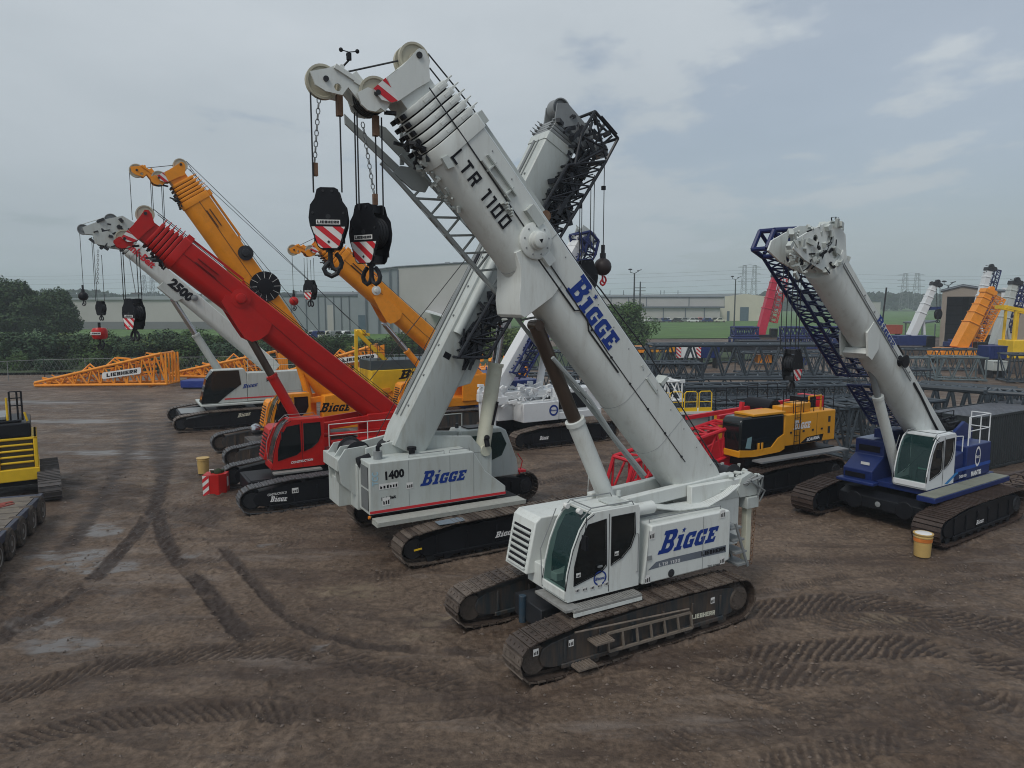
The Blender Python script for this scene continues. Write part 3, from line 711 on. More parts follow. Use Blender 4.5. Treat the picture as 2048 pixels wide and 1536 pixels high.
for fx, fy, fa, yc_, w_ in ((2.2, 16.76, 210, 1.45, .95), (2.2, 16.76, 210, -1.45, .95), (-1.3, 24.2, 30, -2.25, 1.1), (-1.3, 24.2, 30, 2.25, 1.1), (14.8, 25.7, 214, 2.2, 1.15), (14.8, 25.7, 214, -2.2, 1.15), (-8.3, 28.9, 210, 2.1, .85), (10.7, 30.55, 210, 1.75, 1.0)):
    f_ = Fr(fx, fy, fa); rut([f_.W(x, yc_, 0) for x in (-3.6, -1.2, 1.2, 3.6)], w_, .015, dark=.8, edge=.09, seed=int(fx*7+yc_*9)+60, patchy=.25)
rut([(262, 800), (262, 850), (255, 905), (225, 960), (190, 1020), (130, 1100)], .55, .03, dark=1, seed=2, patchy=.2)
rut([(345, 800), (340, 870), (335, 930), (318, 990), (330, 1080), (400, 1165), (455, 1235), (510, 1290)], .5, .04, dark=1, seed=3, patchy=.25)
rut([(303, 850), (320, 930), (315, 1000), (270, 1070), (215, 1130), (150, 1190), (60, 1240), (-40, 1300)], .5, .04, dark=1, seed=4, patchy=.25)
rut([(440, 1090), (520, 1180), (590, 1245), (700, 1285), (860, 1303), (985, 1305)], .34, .03, dark=.9, seed=5, patchy=.25)
rut([(-60, 1400), (90, 1365), (240, 1325), (420, 1305), (560, 1302), (700, 1320), (850, 1355), (960, 1390)], .75, .03, bars=.065, pitch=.22, skew=.9, dark=.9, seed=6, patchy=.2)
rut([(-60, 1505), (80, 1470), (220, 1438), (400, 1425), (540, 1425), (640, 1440)], .7, .03, bars=.06, pitch=.21, skew=-.9, dark=.9, seed=8, patchy=.2)
rut([(520, 1395), (700, 1425), (840, 1430), (1000, 1410), (1080, 1390)], .6, .02, bars=.035, pitch=.2, skew=.9, chev=True, seed=9)
rut([(1485, 1225), (1600, 1212), (1720, 1205), (1830, 1222), (1960, 1245), (2100, 1260)], 1.0, .015, bars=.05, pitch=.26, skew=1.15, dark=1, seed=10, patchy=.2)
rut([(1470, 1320), (1600, 1305), (1740, 1296), (1880, 1300), (2000, 1330), (2100, 1350)], 1.0, .015, bars=.055, pitch=.27, skew=1.1, dark=1, seed=12, patchy=.2)
rut([(1420, 1370), (1560, 1350), (1700, 1352), (1840, 1375), (2000, 1410), (2100, 1420)], .9, .015, bars=.04, pitch=.25, skew=.9, dark=.8, seed=212, patchy=.3)
rut([(1620, 1255), (1760, 1245), (1900, 1262), (2090, 1290)], .8, .015, bars=.04, pitch=.25, skew=-.9, dark=.8, seed=213, patchy=.3)
rut([(1500, 1192), (1600, 1172), (1720, 1150), (1850, 1142), (2100, 1135)], .4, .02, bars=.02, pitch=.12, skew=.3, seed=13)
rut([(1480, 1265), (1560, 1240), (1680, 1225), (1800, 1210)], .45, .02, bars=.03, pitch=.1, skew=.5, seed=14)
rut([(1830, 1200), (1870, 1175), (1940, 1160), (2100, 1150)], .4, .02, bars=.03, pitch=.1, skew=.5, seed=15)
rut([(1150, 1350), (1300, 1330), (1420, 1350), (1550, 1400), (1700, 1440)], .5, .02, bars=.03, pitch=.2, skew=.8, seed=16)
rut([(1280, 1480), (1450, 1475), (1600, 1440), (1720, 1380)], .7, .02, bars=.035, pitch=.2, skew=-.7, seed=17)
rut([(1500, 1550), (1660, 1500), (1800, 1480), (1950, 1500)], .7, .02, bars=.035, pitch=.2, skew=.7, seed=18)
rut([(720, 1160), (900, 1125)], .7, .02, bars=.03, pitch=.18, skew=.4, seed=19)
rut([(350, 1105), (430, 1120), (640, 1075)], .5, .02, bars=.02, pitch=.2, skew=.6, seed=20)
rut([(100, 1185), (60, 1240), (0, 1300)], .9, .03, bars=.02, pitch=.2, dark=.6, seed=22)
rut([(90, 1050), (120, 1090), (105, 1150), (40, 1230)], .35, .02, bars=.012, pitch=.1, skew=0, seed=23)
rut([(0, 812), (150, 800), (330, 800), (430, 812)], .6, .05, dark=.6, seed=24, patchy=.3)
rut([(60, 870), (220, 850), (330, 848)], .7, .05, dark=.7, seed=25, patchy=.4)
rut([(200, 800), (420, 775), (700, 770)], .9, .04, dark=.4, seed=26, patchy=.4)
rut([(980, 985), (1100, 960), (1300, 915)], .6, .03, bars=.03, pitch=.2, dark=.8, seed=27)
rut([(1080, 930), (1250, 905), (1350, 890)], .6, .03, bars=.03, pitch=.2, dark=.8, seed=28)
rut([(1040, 1380), (1032, 1440), (1010, 1480)], .7, .02, bars=.03, pitch=.18, dark=.7, seed=29)
churn = np.clip(fbm(XX*.22+3, YY*.22, 301, 3)*4-2.0, 0, 1); hgt = hgt+churn*np.maximum(0, fbm(wx*2.6, wy*2.6, 303, 4, .6)-.45)*.34
fresh = np.maximum(fresh, churn*np.clip((fbm(wx*3.2, wy*3.2, 305, 4, .62)-.46)/.12, 0, 1)*.55)
hgt = hgt+fresh*(np.maximum(0, fbm(XX*7, YY*7, 61, 3, .6)-.42)*.26-.01)+.05*(fbm(XX*3, YY*3, 71, 3)-.5)*(1-fresh)
hgt = hgt*near+(1-near)*0
for (px, py, rx, ry, a) in ((150, 1110, 1.5, .6, .4), (190, 1135, 1.6, .5, 0), (190, 1060, 1.0, .7, .3), (120, 1290, 1.2, .6, .2), (75, 1245, .9, .4, 0), (380, 1110, .5, .25, 0), (540, 1090, .4, .2, 0), (230, 905, 3.5, .6, 0), (150, 842, 4, .9, 0), (290, 915, 1.5, .4, 0), (640, 1295, .35, .15, 0), (60, 805, 5, 1.2, 0)):
    c = at_z(px, py); q = ((XX-c.x)/rx)**2+((YY-c.y)/ry)**2+1.6*(fbm(XX*1.3, YY*1.3, int(px), 4)-.5); m_ = np.clip((1-q)/.35, 0, 1); pudd = np.maximum(pudd, m_*.9)
pudd *= (1-.85*fresh)*np.clip((fbm(XX*2.2, YY*4.5, 66, 4, .65)-.30)/.2, 0, 1); hgt = hgt*(1-.6*pudd)
for (px, py, rx, ry) in ((870, 1235, 1.3, .45), (700, 1180, 1.4, .6), (850, 1270, .9, .35), (330, 965, 1.2, 1.0), (1760, 1240, 1.0, .3)):
    c = at_z(px, py); q = ((XX-c.x)/rx)**2+((YY-c.y)/ry)**2+1.2*(fbm(XX*2, YY*2, int(py), 4)-.5); light = np.maximum(light, np.clip((1-q)/.9, 0, 1)*np.clip((fbm(XX*3, YY*5, 44, 4, .65)-.38)/.25, 0, 1)*.75)
ny, nx = XX.shape; co = np.stack([XX, YY, hgt-.02], -1).reshape(-1, 3)
idx = np.arange(nx*ny).reshape(ny, nx); q = np.stack([idx[:-1, :-1], idx[:-1, 1:], idx[1:, 1:], idx[1:, :-1]], -1).reshape(-1, 4)
gm = bpy.data.meshes.new('ground'); gm.vertices.add(len(co)); gm.vertices.foreach_set('co', co.astype(np.float32).ravel())
gm.loops.add(q.size); gm.loops.foreach_set('vertex_index', q.astype(np.int32).ravel()); gm.polygons.add(len(q))
gm.polygons.foreach_set('loop_start', np.arange(0, q.size, 4, dtype=np.int32)); gm.update(calc_edges=True)
gm.polygons.foreach_set('use_smooth', [True]*len(q))
ca = gm.color_attributes.new('soil', 'FLOAT_COLOR', 'POINT')
ca.data.foreach_set('color', np.stack([fresh, pudd, light, np.ones_like(fresh)], -1).astype(np.float32).ravel())
ground = bpy.data.objects.new('ground', gm); scn.collection.objects.link(ground); ground['kind'] = 'structure'
def ground_mat():
    m = bpy.data.materials.new('muddy_earth'); m.use_nodes = True; nt = m.node_tree; N, Lk = nt.nodes, nt.links; b = N['Principled BSDF']
    tcn = N.new('ShaderNodeTexCoord'); vc = N.new('ShaderNodeVertexColor'); vc.layer_name = 'soil'; sp = N.new('ShaderNodeSeparateColor'); Lk.new(vc.outputs[0], sp.inputs[0])
    def nz(sc, det, ro, st=(1, 1, 1)):
        mp = N.new('ShaderNodeMapping'); mp.inputs['Scale'].default_value = st; Lk.new(tcn.outputs['Object'], mp.inputs[0])
        n = N.new('ShaderNodeTexNoise'); n.inputs['Scale'].default_value = sc; n.inputs['Detail'].default_value = det; n.inputs['Roughness'].default_value = ro; Lk.new(mp.outputs[0], n.inputs['Vector']); return n.outputs[0]
    def ramp(s, p0, c0, p1, c1, mid=None):
        r = N.new('ShaderNodeValToRGB'); Lk.new(s, r.inputs[0]); e = r.color_ramp.elements; e[0].position = p0; e[0].color = (*c0, 1); e[1].position = p1; e[1].color = (*c1, 1)
        if mid: k = e.new(mid[0]); k.color = (*mid[1], 1)
        return r.outputs[0]
    def mix(f, a, bb, mode='MIX'):
        x = N.new('ShaderNodeMix'); x.data_type = 'RGBA'; x.blend_type = mode
        if isinstance(f, float): x.inputs[0].default_value = f
        else: Lk.new(f, x.inputs[0])
        for s, v in ((6, a), (7, bb)):
            if isinstance(v, tuple): x.inputs[s].default_value = (*v, 1)
            else: Lk.new(v, x.inputs[s])
        return x.outputs[2]
    base = ramp(nz(.32, 7, .62), .32, (.102, .070, .049), .70, (.200, .150, .109), (.5, (.148, .109, .079)))
    fine = ramp(nz(7, 7, .72), .36, (.50, .47, .45), .66, (1.25, 1.23, 1.22)); base = mix(1.0, base, fine, 'MULTIPLY')
    clod = ramp(nz(2.6, 8, .7, (1, 1.4, 1)), .56, (0, 0, 0), .66, (1, 1, 1)); base = mix(clod, base, mix(.6, base, (.045, .033, .026)))
    st = ramp(nz(.55, 9, .72, (.35, 1.7, 1)), .50, (0, 0, 0), .60, (1, 1, 1)); base = mix(st, base, mix(.62, base, (.05, .034, .027)))
    lt = ramp(nz(.42, 9, .7, (.3, 1.5, 1)), .56, (0, 0, 0), .66, (1, 1, 1)); base = mix(lt, base, mix(.5, base, (.23, .195, .17)))
    far = ramp(nz(.05, 5, .6), .35, (.8, .78, .78), .7, (1.2, 1.2, 1.2)); base = mix(1.0, base, far, 'MULTIPLY')
    col = mix(sp.outputs[2], base, (.20, .155, .105)); col = mix(sp.outputs[0], col, (.040, .027, .021)); col = mix(sp.outputs[1], col, (.13, .12, .115))
    Lk.new(col, b.inputs['Base Color'])
    rg = ramp(nz(1.1, 6, .65), .35, (.42, .42, .42), .62, (.85, .85, .85)); rg = mix(sp.outputs[1], rg, (.26, .26, .26)); rg = mix(sp.outputs[0], rg, (.55, .55, .55)); Lk.new(rg, b.inputs['Roughness'])
    b.inputs['Specular IOR Level'].default_value = .35
    bp = N.new('ShaderNodeBump'); bp.inputs['Strength'].default_value = .9; bp.inputs['Distance'].default_value = .05
    h = N.new('ShaderNodeMath'); h.operation = 'MULTIPLY_ADD'; Lk.new(nz(26, 6, .75), h.inputs[0]); h.inputs[1].default_value = .35
    Lk.new(nz(6, 8, .7), h.inputs[2]); h2 = N.new('ShaderNodeMath'); h2.operation = 'MULTIPLY'; Lk.new(h.outputs[0], h2.inputs[0])
    inv = N.new('ShaderNodeMath'); inv.operation = 'SUBTRACT'; inv.inputs[0].default_value = 1.0; Lk.new(sp.outputs[1], inv.inputs[1]); Lk.new(inv.outputs[0], h2.inputs[1])
    Lk.new(h2.outputs[0], bp.inputs['Height']); Lk.new(bp.outputs[0], b.inputs['Normal']); return m
gm.materials.append(ground_mat())
STONE = mat('muddy_stone', (.15, .12, .10), .8, scale=9, var=.45)
def gz(x, y):
    i = min(len(xs)-2, max(0, int(np.searchsorted(xs, x))-1)); j = min(len(ys)-2, max(0, int(np.searchsorted(ys, y))-1)); return float(hgt[j, i])-.02
rs = random.Random(77); b = MB()
for k in range(9000):
    y = 9+23*rs.random()**1.5; x = rs.uniform(-.75, .75)*y*1.0
    if rs.random() > .25+1.5*max(0, float(fbm(np.array([x*.6]), np.array([y*.6]), 201, 3)[0])-.42)*2: continue
    s = .008+.030*rs.random()**4+.0006*y; z = gz(x, y)+s*.3; a = rs.random()*6.28; u = Vector((cos(a), sin(a), 0))*s*rs.uniform(.8, 1.5); w = Vector((-sin(a), cos(a), 0))*s*rs.uniform(.6, 1); c = Vector((x, y, z)); t = Vector((0, 0, s*rs.uniform(.5, .9)))
    i = [b.vv(c+u), b.vv(c+w), b.vv(c-u*.9), b.vv(c-w*.8), b.vv(c+t+u*.15), b.vv(c-t)]
    for q_ in ((0, 1, 4), (1, 2, 4), (2, 3, 4), (3, 0, 4), (1, 0, 5), (2, 1, 5), (3, 2, 5), (0, 3, 5)): b.face([i[a_] for a_ in q_])
gr = b.build('gravel', STONE, smooth=0, fix=False); gr['kind'] = 'stuff'; gr['label'] = 'small stones and clods strewn over the muddy yard'; gr['category'] = 'gravel'
GRASS = mat('meadow_grass', (.07, .14, .03), .9, dirt=.3, dcol=(.09, .10, .04), scale=.12, var=.3)
VERGE = mat('scrub_floor', (.035, .055, .02), .9, dirt=.3, dcol=(.07, .06, .035), scale=.2, var=.3)
def sheet(name, pts, z, m):
    b = MB(); ids = [b.vv((x, y, z)) for x, y in pts]; b.face(ids); o = b.build(name, m, smooth=0, fix=False); o['kind'] = 'structure'; return o
sheet('grass_field', [(-900, 100), (-20, 100), (10, 150), (150, 165), (900, 185), (2500, 4000), (-2500, 4000)], .12, GRASS)
sheet('scrub_ground', [(-200, 76), (-60, 76), (-20, 80), (20, 86), (38, 100), (38, 128), (-60, 112), (-200, 112)], .25, VERGE)
# ------------------------------------------------------------------ vegetation
def leaf_mat(name, c, v=.35):
    m = mat(name, c, .75, var=.5, scale=.45, dirt=.55, dcol=(c[0]*2.3, c[1]*2.0, c[2]*1.5)); return m
LEAF = [leaf_mat('dark_foliage', (.028, .058, .020)), leaf_mat('green_foliage', (.042, .088, .022)), leaf_mat('yellow_green_foliage', (.07, .11, .026)), leaf_mat('blue_green_foliage', (.03, .065, .03))]
BARK = mat('bark', (.08, .065, .05), .9, scale=6, var=.3, bump=.5)
def crown_mesh(name, w, h, n, seed, leaf=.22, base=.08, lumps=16, m=None):
    rnd = random.Random(seed); L = []
    for k in range(lumps):
        a = rnd.uniform(0, 2*pi); r = sqrt(rnd.random())*.36*w; z = h*(base+.22+.58*rnd.random()**.8); r *= 1-.45*max(0, (z/h-.5))*2
        L.append((Vector((r*cos(a), r*sin(a)*.8, z)), rnd.uniform(.12, .23)*min(w, h*1.5), rnd.uniform(.75, 1.25)))
    b = MB()
    for i in range(n):
        c, r, q = rnd.choice(L); d = Vector((rnd.gauss(0, 1), rnd.gauss(0, 1), rnd.gauss(0, 1))).normalized(); rr = r*(.6+.55*rnd.random()**.6)
        p = c+Vector((d.x*rr*q, d.y*rr*q, d.z*rr*.8)); p.z = max(.1, p.z); s = leaf*rnd.uniform(.5, 1.4)
        u = Vector((rnd.gauss(0, 1), rnd.gauss(0, 1), rnd.gauss(0, .6))).normalized(); v = u.cross(d+Vector((0, 0, .3))).normalized()
        ii = [b.vv(p-u*s*.5), b.vv(p+v*s*.35), b.vv(p+u*s*.6), b.vv(p-v*s*.3)]; b.face(ii)
    return b, L
def tree_proto(name, label, w, h, n, seed, leafm, trunk=True, leaf=.22, base=.08, lumps=16, cat='tree', group=None):
    o = thing(name, label, cat, (0, 0, 0), 0, group); b, L = crown_mesh('crown', w, h, n, seed, leaf, base, lumps); b.build('crown', leafm, o, smooth=0, fix=False)
    t = MB(); r0 = .02*h+.03
    if trunk:
        t.tube((0, 0, -.1), (0, 0, h*.3), r0, 9, r2=r0*.75); t.tube((0, 0, h*.3), (.02*w, 0, h*.55), r0*.75, 8, r2=r0*.4)
    for c, r, q in L[:9]: t.tube((0, 0, h*(.08 if not trunk else .22)), c, r0*.45, 5, r2=r0*.1)
    t.build('trunk' if trunk else 'stems', BARK, o); return o
# ------------------------------------------------------------------ trees and bushes
big = tree_proto('broadleaf_tree', 'largest dark broadleaf tree at the far left edge, crown cut by the frame', 11, 13, 26000, 1, LEAF[0], leaf=.42, base=.0, lumps=34, group='big trees left of the low shed')
P = at_y(10, 600, 118); big.location = (P.x, 118, 0)
for k, (px, Y, sc, lab) in enumerate([(108, 122, .86, 'dark broadleaf tree right of the largest one, its crown touching the low shed'), (-50, 125, 1.0, 'broadleaf tree mostly outside the left edge of the photo')]):
    P = at_y(px, 600, Y); o = dup(big, (P.x, Y, 0), 1.3+k, lab); o.scale = (sc*.95, sc*.95, sc)
bp = [tree_proto('bush', 'dense bush', 5.4, 4.4, 6500, 20+k, LEAF[k % 4], trunk=False, leaf=.26, base=-.12, lumps=16, cat='bush', group='bushes along the back fence') for k in range(4)]
ORD = 'first second third fourth fifth sixth seventh eighth ninth tenth eleventh twelfth thirteenth fourteenth fifteenth sixteenth seventeenth eighteenth nineteenth twentieth'.split()
ORD += ['twenty-'+o for o in ORD[:9]]+['thirtieth']+['thirty-'+o for o in ORD[:9]]
EXTRA = ['big bush just left of the clean white distant boom', 'bush between the grey-white lattice jib and the front boom cylinder', 'big bush left of the grey-white boom, in front of the tall shed', 'tall bush hidden behind the grey-white boom', 'bush right behind the black lattice jib', 'bush under the farther orange boom, before the tall shed', 'bush left of the spreading tree, partly behind the front boom']
rnd = random.Random(3); used = set(); bushes = []
row = []
for k in range(34):
    px = -30+k*25; Y = 84+6*rnd.random()
    if px > 480: Y += 6
    row.append((px, Y, rnd.uniform(.85, 1.15)*(1.12 if px < 520 else .9)))
for k in range(18): row.append((-10+k*46+rnd.uniform(-8, 8), 79+rnd.random()*2, rnd.uniform(.42, .6)))
for px, Y, s in ((1010, 100, 1.25), (1050, 102, 1.1), (880, 104, 1.3), (930, 106, 1.25), (975, 104, 1.0), (840, 101, 1.2), (1180, 108, .9)): row.append((px, Y, s))
cols = ['dark green', 'mid green', 'yellowish green', 'blue green']
for k, (px, Y, s) in enumerate(row):
    P = at_y(px, 650, Y); v = k % 4 if k < 34 else rnd.randrange(4)
    side = 'low' if s < .65 else 'tall'
    nth = ORD[k] if k < 34 else (ORD[k-34] if k < 52 else None)
    lab = f'{side} {cols[v]} bush, {nth} from the left in the {"tall back" if k < 34 else "low front"} row behind the fence' if nth else EXTRA[k-52]
    if v not in used: o = bp[v]; used.add(v); o.location = (P.x, Y, 0); o.rotation_euler.z = k; o['label'] = lab
    else: o = dup(bp[v], (P.x, Y, 0), k*1.7, lab)
    o.scale = (s, s, s*rnd.uniform(.85, 1.1))
wt = tree_proto('spreading_tree', 'round spreading green tree in front of the long warehouse, by the utility pole', 12, 8.6, 14000, 44, LEAF[1], leaf=.36, base=-.05, lumps=26)
P = at_y(1250, 640, 120); wt.location = (P.x, 120, 0)
t2 = dup(wt, (at_y(1205, 640, 124).x, 124, 0), 2.2, 'smaller spreading tree left of the utility pole, half behind the white boom'); t2.scale = (.7, .7, .62)
# distant woods and hills
HILL = mat('distant_woodland', (.022, .038, .022), .95, var=.35, scale=.03, dirt=.3, dcol=(.04, .055, .03))
def wood(name, x0, x1, Y, h, seed, dep=120, n=9000, leaf=5):
    rnd = random.Random(seed); b = MB()
    for i in range(n):
        x = rnd.uniform(x0, x1); y = Y+rnd.random()*dep; hh = h*(.55+.45*float(vnoise(np.array([x*.02]), np.array([y*.02]), seed)[0]))*(.8+.4*float(vnoise(np.array([x*.09]), np.array([1.0]), seed)[0]))
        z = hh*rnd.random()**.45; s = leaf*rnd.uniform(.5, 1.2); u = Vector((rnd.gauss(0, 1), rnd.gauss(0, .4), rnd.gauss(0, .6))).normalized(); v = u.cross(Vector((rnd.gauss(0, .4), 1, .4))).normalized(); p = Vector((x, y, z))
        b.face([b.vv(p-u*s*.5), b.vv(p+v*s*.4), b.vv(p+u*s*.5), b.vv(p-v*s*.4)])
    o = b.build(name, HILL, smooth=0, fix=False); tag(o, 'hazy belt of distant trees on the horizon', 'woodland'); o['kind'] = 'stuff'; return o
wood('far_woodland', -420, -60, 480, 15, 5, n=7000); wood('far_woodland', 220, 820, 620, 17, 6, n=11000, leaf=6); wood('far_woodland', -1500, 2000, 1300, 20, 7, dep=200, n=16000, leaf=14)
# ------------------------------------------------------------------ buildings
def corr(name, c, sc=8, d=.25, axis=0, var=.06):
    m = mat(name, c, .55, var=var, scale=.15, dirt=.2, dcol=(c[0]*.75, c[1]*.75, c[2]*.75)); nt = m.node_tree; N, Lk = nt.nodes, nt.links
    w = N.new('ShaderNodeTexWave'); w.inputs['Scale'].default_value = sc; w.bands_direction = 'XYZ'[axis]; tcn = N.new('ShaderNodeTexCoord'); Lk.new(tcn.outputs['Object'], w.inputs['Vector'])
    bp_ = N.new('ShaderNodeBump'); bp_.inputs['Strength'].default_value = d; bp_.inputs['Distance'].default_value = .06; Lk.new(w.outputs[0], bp_.inputs['Height']); Lk.new(bp_.outputs[0], N['Principled BSDF'].inputs['Normal']); return m
WALLG = corr('beige_grey_wall', (.42, .41, .39)); WALLB = corr('blue_grey_wall', (.25, .28, .30)); WALLC = corr('cream_wall', (.55, .52, .42)); WALLD = corr('dark_wainscot', (.17, .175, .18)); ROOFG = corr('grey_metal_roof', (.30, .33, .35), axis=0); TRIM = mat('dark_trim', (.10, .12, .14), .5); TANW = corr('tan_wall', (.30, .255, .21)); DOORB = mat('roller_door_blue', (.07, .11, .14), .5); DARKIN = mat('dark_interior', (.03, .033, .036), .8)
# low white shed on the left
def pxX(px, Y): return at_y(px, 600, Y).x
def hz(py, Y): return H+(605-py)/F*Y
s1 = thing('low_shed', 'long low white metal shed behind the bushes at left, with a dark lower wall', 'building', (0, 0, 0)); Y = 205; xa, xb = pxX(120, Y), pxX(565, Y)
MB().bx(xa, xb, Y, Y+45, 2.3, 8.6).build('wall', WALLG, s1); MB().bx(xa-.05, xb+.05, Y-.08, Y+45, 0, 2.3).build('wainscot', WALLD, s1)
b = MB(); b.prism([(xa-.6, 8.6), (xb+.4, 8.6), (xb+.4, 8.9), (xa+95, 10.1), (xa+30, 9.7), (xa-.6, 8.9)], Y-.5, Y+45.5); b.build('roof', ROOFG, s1)
b = MB(); [b.lathe([(0, .5), (.9, .5), (.92, .9), (1.3, .8)], (pxX(p, Y), Y+8, 9.7), (0, 0, 1), 10) for p in (385, 410, 425)]; b.build('roof_vent', WHITE, s1)
# blue grey factory hall, centre
s2 = thing('factory_hall', 'blue-grey panelled factory hall with a pale door, left of the tall shed', 'building', (0, 0, 0)); Y = 190; xa, xb = pxX(565, Y), pxX(716, Y)
MB().bx(xa, xb, Y, Y+40, 0, hz(592, Y)).build('wall', WALLB, s2); MB().bx(xa-.3, xb+.3, Y-.3, Y+40.3, hz(592, Y), hz(590, Y)+.2).build('roof_edge', TRIM, s2)
b = MB(); [b.bx(pxX(p, Y)-.1, pxX(p, Y)+.1, Y-.2, Y-.02, 0, hz(592, Y)) for p in (582, 612, 636, 650, 667, 682, 698)]; b.build('wall_column', TRIM, s2)
b = MB(); b.bx(pxX(654, Y), pxX(667, Y), Y-.15, Y-.03, 0, hz(610, Y)); b.build('door', WALLG, s2)
b = MB(); b.bx(xa+2, xb, Y+6, Y+30, hz(592, Y)+.3, hz(583, Y)); b.build('upper_storey', ROOFG, s2)
# tall shed
s3 = thing('tall_shed', 'tall beige-grey warehouse with a blue-grey side, behind the hook blocks', 'building', (0, 0, 0)); Y = 175
x0, x1, x2 = pxX(716, Y), pxX(797, Y), pxX(1022, Y)
def tw(xa, xb, za, zb, m, nm, y0=Y): 
    b = MB(); b.prism([(xa, 0), (xb, 0), (xb, zb), (xa, za)], y0, y0+50); return b.build(nm, m, s3)
tw(x0, x1, hz(545, Y), hz(535, Y), WALLB, 'side_bay'); b = MB(); b.prism([(x1+.02, 0), (x2, 0), (x2, hz(527, Y)-1), (pxX(960, Y), hz(527, Y)), (pxX(930, Y), hz(527, Y)), (x1+.02, hz(535, Y))], Y-.3, Y+50); b.build('wall', WALLG, s3)
b = MB(); b.path([(x0, Y-.4, hz(545, Y)), (x1, Y-.4, hz(535, Y)), (pxX(930, Y), Y-.4, hz(527, Y)), (pxX(960, Y), Y-.4, hz(527, Y)), (x2, Y-.4, hz(527, Y)-1)], .22, 6)
[b.bx(pxX(p, Y)-.15, pxX(p, Y)+.15, Y-.5, Y-.31, 0, hz(540, Y)) for p in (732, 757, 781, 797)]; b.build('roof_edge', TRIM, s3)
b = MB(); b.bx(pxX(716, Y), pxX(733, Y), Y-.25, Y-.02, 0, hz(630, Y)); b.build('loading_door', DOORB, s3); b = MB(); [b.bx(pxX(p, Y), pxX(p+9, Y), Y+3, Y+8, hz(530, Y), hz(524, Y)) for p in (888, 905)]; b.build('roof_unit', ROOFG, s3)
b = MB(); q0, q1 = pxX(858, Y), pxX(905, Y); b.prism([(q0, hz(620, Y)), (q1, hz(634, Y)), (q1, hz(634, Y)-.3), (q0, hz(620, Y)-.3)], Y-9, Y-.4); b.build('canopy', BRIGHT, s3)
b = MB(); [b.tube((x, Y-8.8, 0), (x, Y-8.8, hz(634, Y)), .15, 6) for x in (q0+.2, q1-.2)]; b.build('canopy_post', TRIM, s3)
s4 = thing('open_sided_shed', 'low open shed under the tall warehouse wall, right of the leaning orange boom', 'building', (0, 0, 0)); Y = 165
MB().bx(pxX(935, Y), pxX(1015, Y), Y, Y+8, hz(640, Y), hz(632, Y)).build('roof', WALLG, s4); MB().bx(pxX(940, Y), pxX(1012, Y), Y+3, Y+8, 0, hz(640, Y)-.02).build('wall', WALLG, s4)
# long warehouse right
s5 = thing('long_warehouse', 'long low grey warehouse with a cream gable end and a blue door', 'building', (0, 0, 0)); Y = 300
xa, xm, xb = pxX(1140, Y), pxX(1430, Y), pxX(1530, Y); zt = hz(594, Y)
MB().bx(xa, pxX(1448, Y), Y, Y+60, hz(613, Y), zt).build('upper_wall', WALLG, s5); MB().bx(xa, xm, Y-8, Y-.02, 0, hz(614, Y)-.3).build('lower_wall', WALLG, s5)
MB().bx(xa, xm+1.5, Y-9, Y+.2, hz(614, Y)-.3, hz(613, Y)+.1).build('lean_to_roof', TRIM, s5)
b = MB(); b.prism([(xa, zt), (pxX(1448, Y)+1, zt), (pxX(1490, Y), hz(587, Y)), (xa, hz(591, Y))], Y+.5, Y+60); b.build('roof', ROOFG, s5)
b = MB(); b.plate([(xm+.05, 0), (xb, 0), (xb, hz(593, Y)), (pxX(1490, Y), hz(588, Y)), (pxX(1449, Y), hz(593, Y)), (pxX(1449, Y), hz(614, Y)), (xm+.05, hz(614, Y))], Y-.6, Y-.05); b.build('gable_end', WALLC, s5)
b = MB(); b.bx(pxX(1480, Y), pxX(1497, Y), Y-.8, Y-.62, 0, hz(614, Y)); b.bx(pxX(1454, Y), pxX(1459, Y), Y-.8, Y-.62, 0, hz(622, Y)); b.build('door', DOORB, s5)
b = MB(); [b.bx(pxX(p, Y)-.15, pxX(p, Y)+.15, Y-.2, Y+.05, hz(613, Y), zt) for p in (1222, 1257, 1293, 1378)]; [b.bx(pxX(p, Y)-.15, pxX(p, Y)+.15, Y-8.3, Y-8.02, 0, hz(615, Y)) for p in (1319, 1362, 1399)]; b.tube((xa, Y-.3, zt), (pxX(1448, Y), Y-.3, zt), .25, 6); b.build('downpipe', TRIM, s5)
b = MB(); [b.tube((pxX(p, Y), Y+14, zt), (pxX(p, Y), Y+14, hz(580, Y)), .16, 6) for p in (1192, 1229, 1257, 1335, 1371, 1342)]; b.build('roof_stack', TRIM, s5)
# small hut at far right-centre
s6 = thing('small_building', 'small pale two-storey building far off, left of the white boom crane by the hangar', 'building', (0, 0, 0)); Y = 330
MB().bx(pxX(1742, Y), pxX(1762, Y), Y, Y+8, 0, hz(603, Y)).build('wall', WALLG, s6); MB().bx(pxX(1741, Y), pxX(1763, Y), Y-.3, Y+8.3, hz(603, Y), hz(601, Y)).build('roof', TRIM, s6)
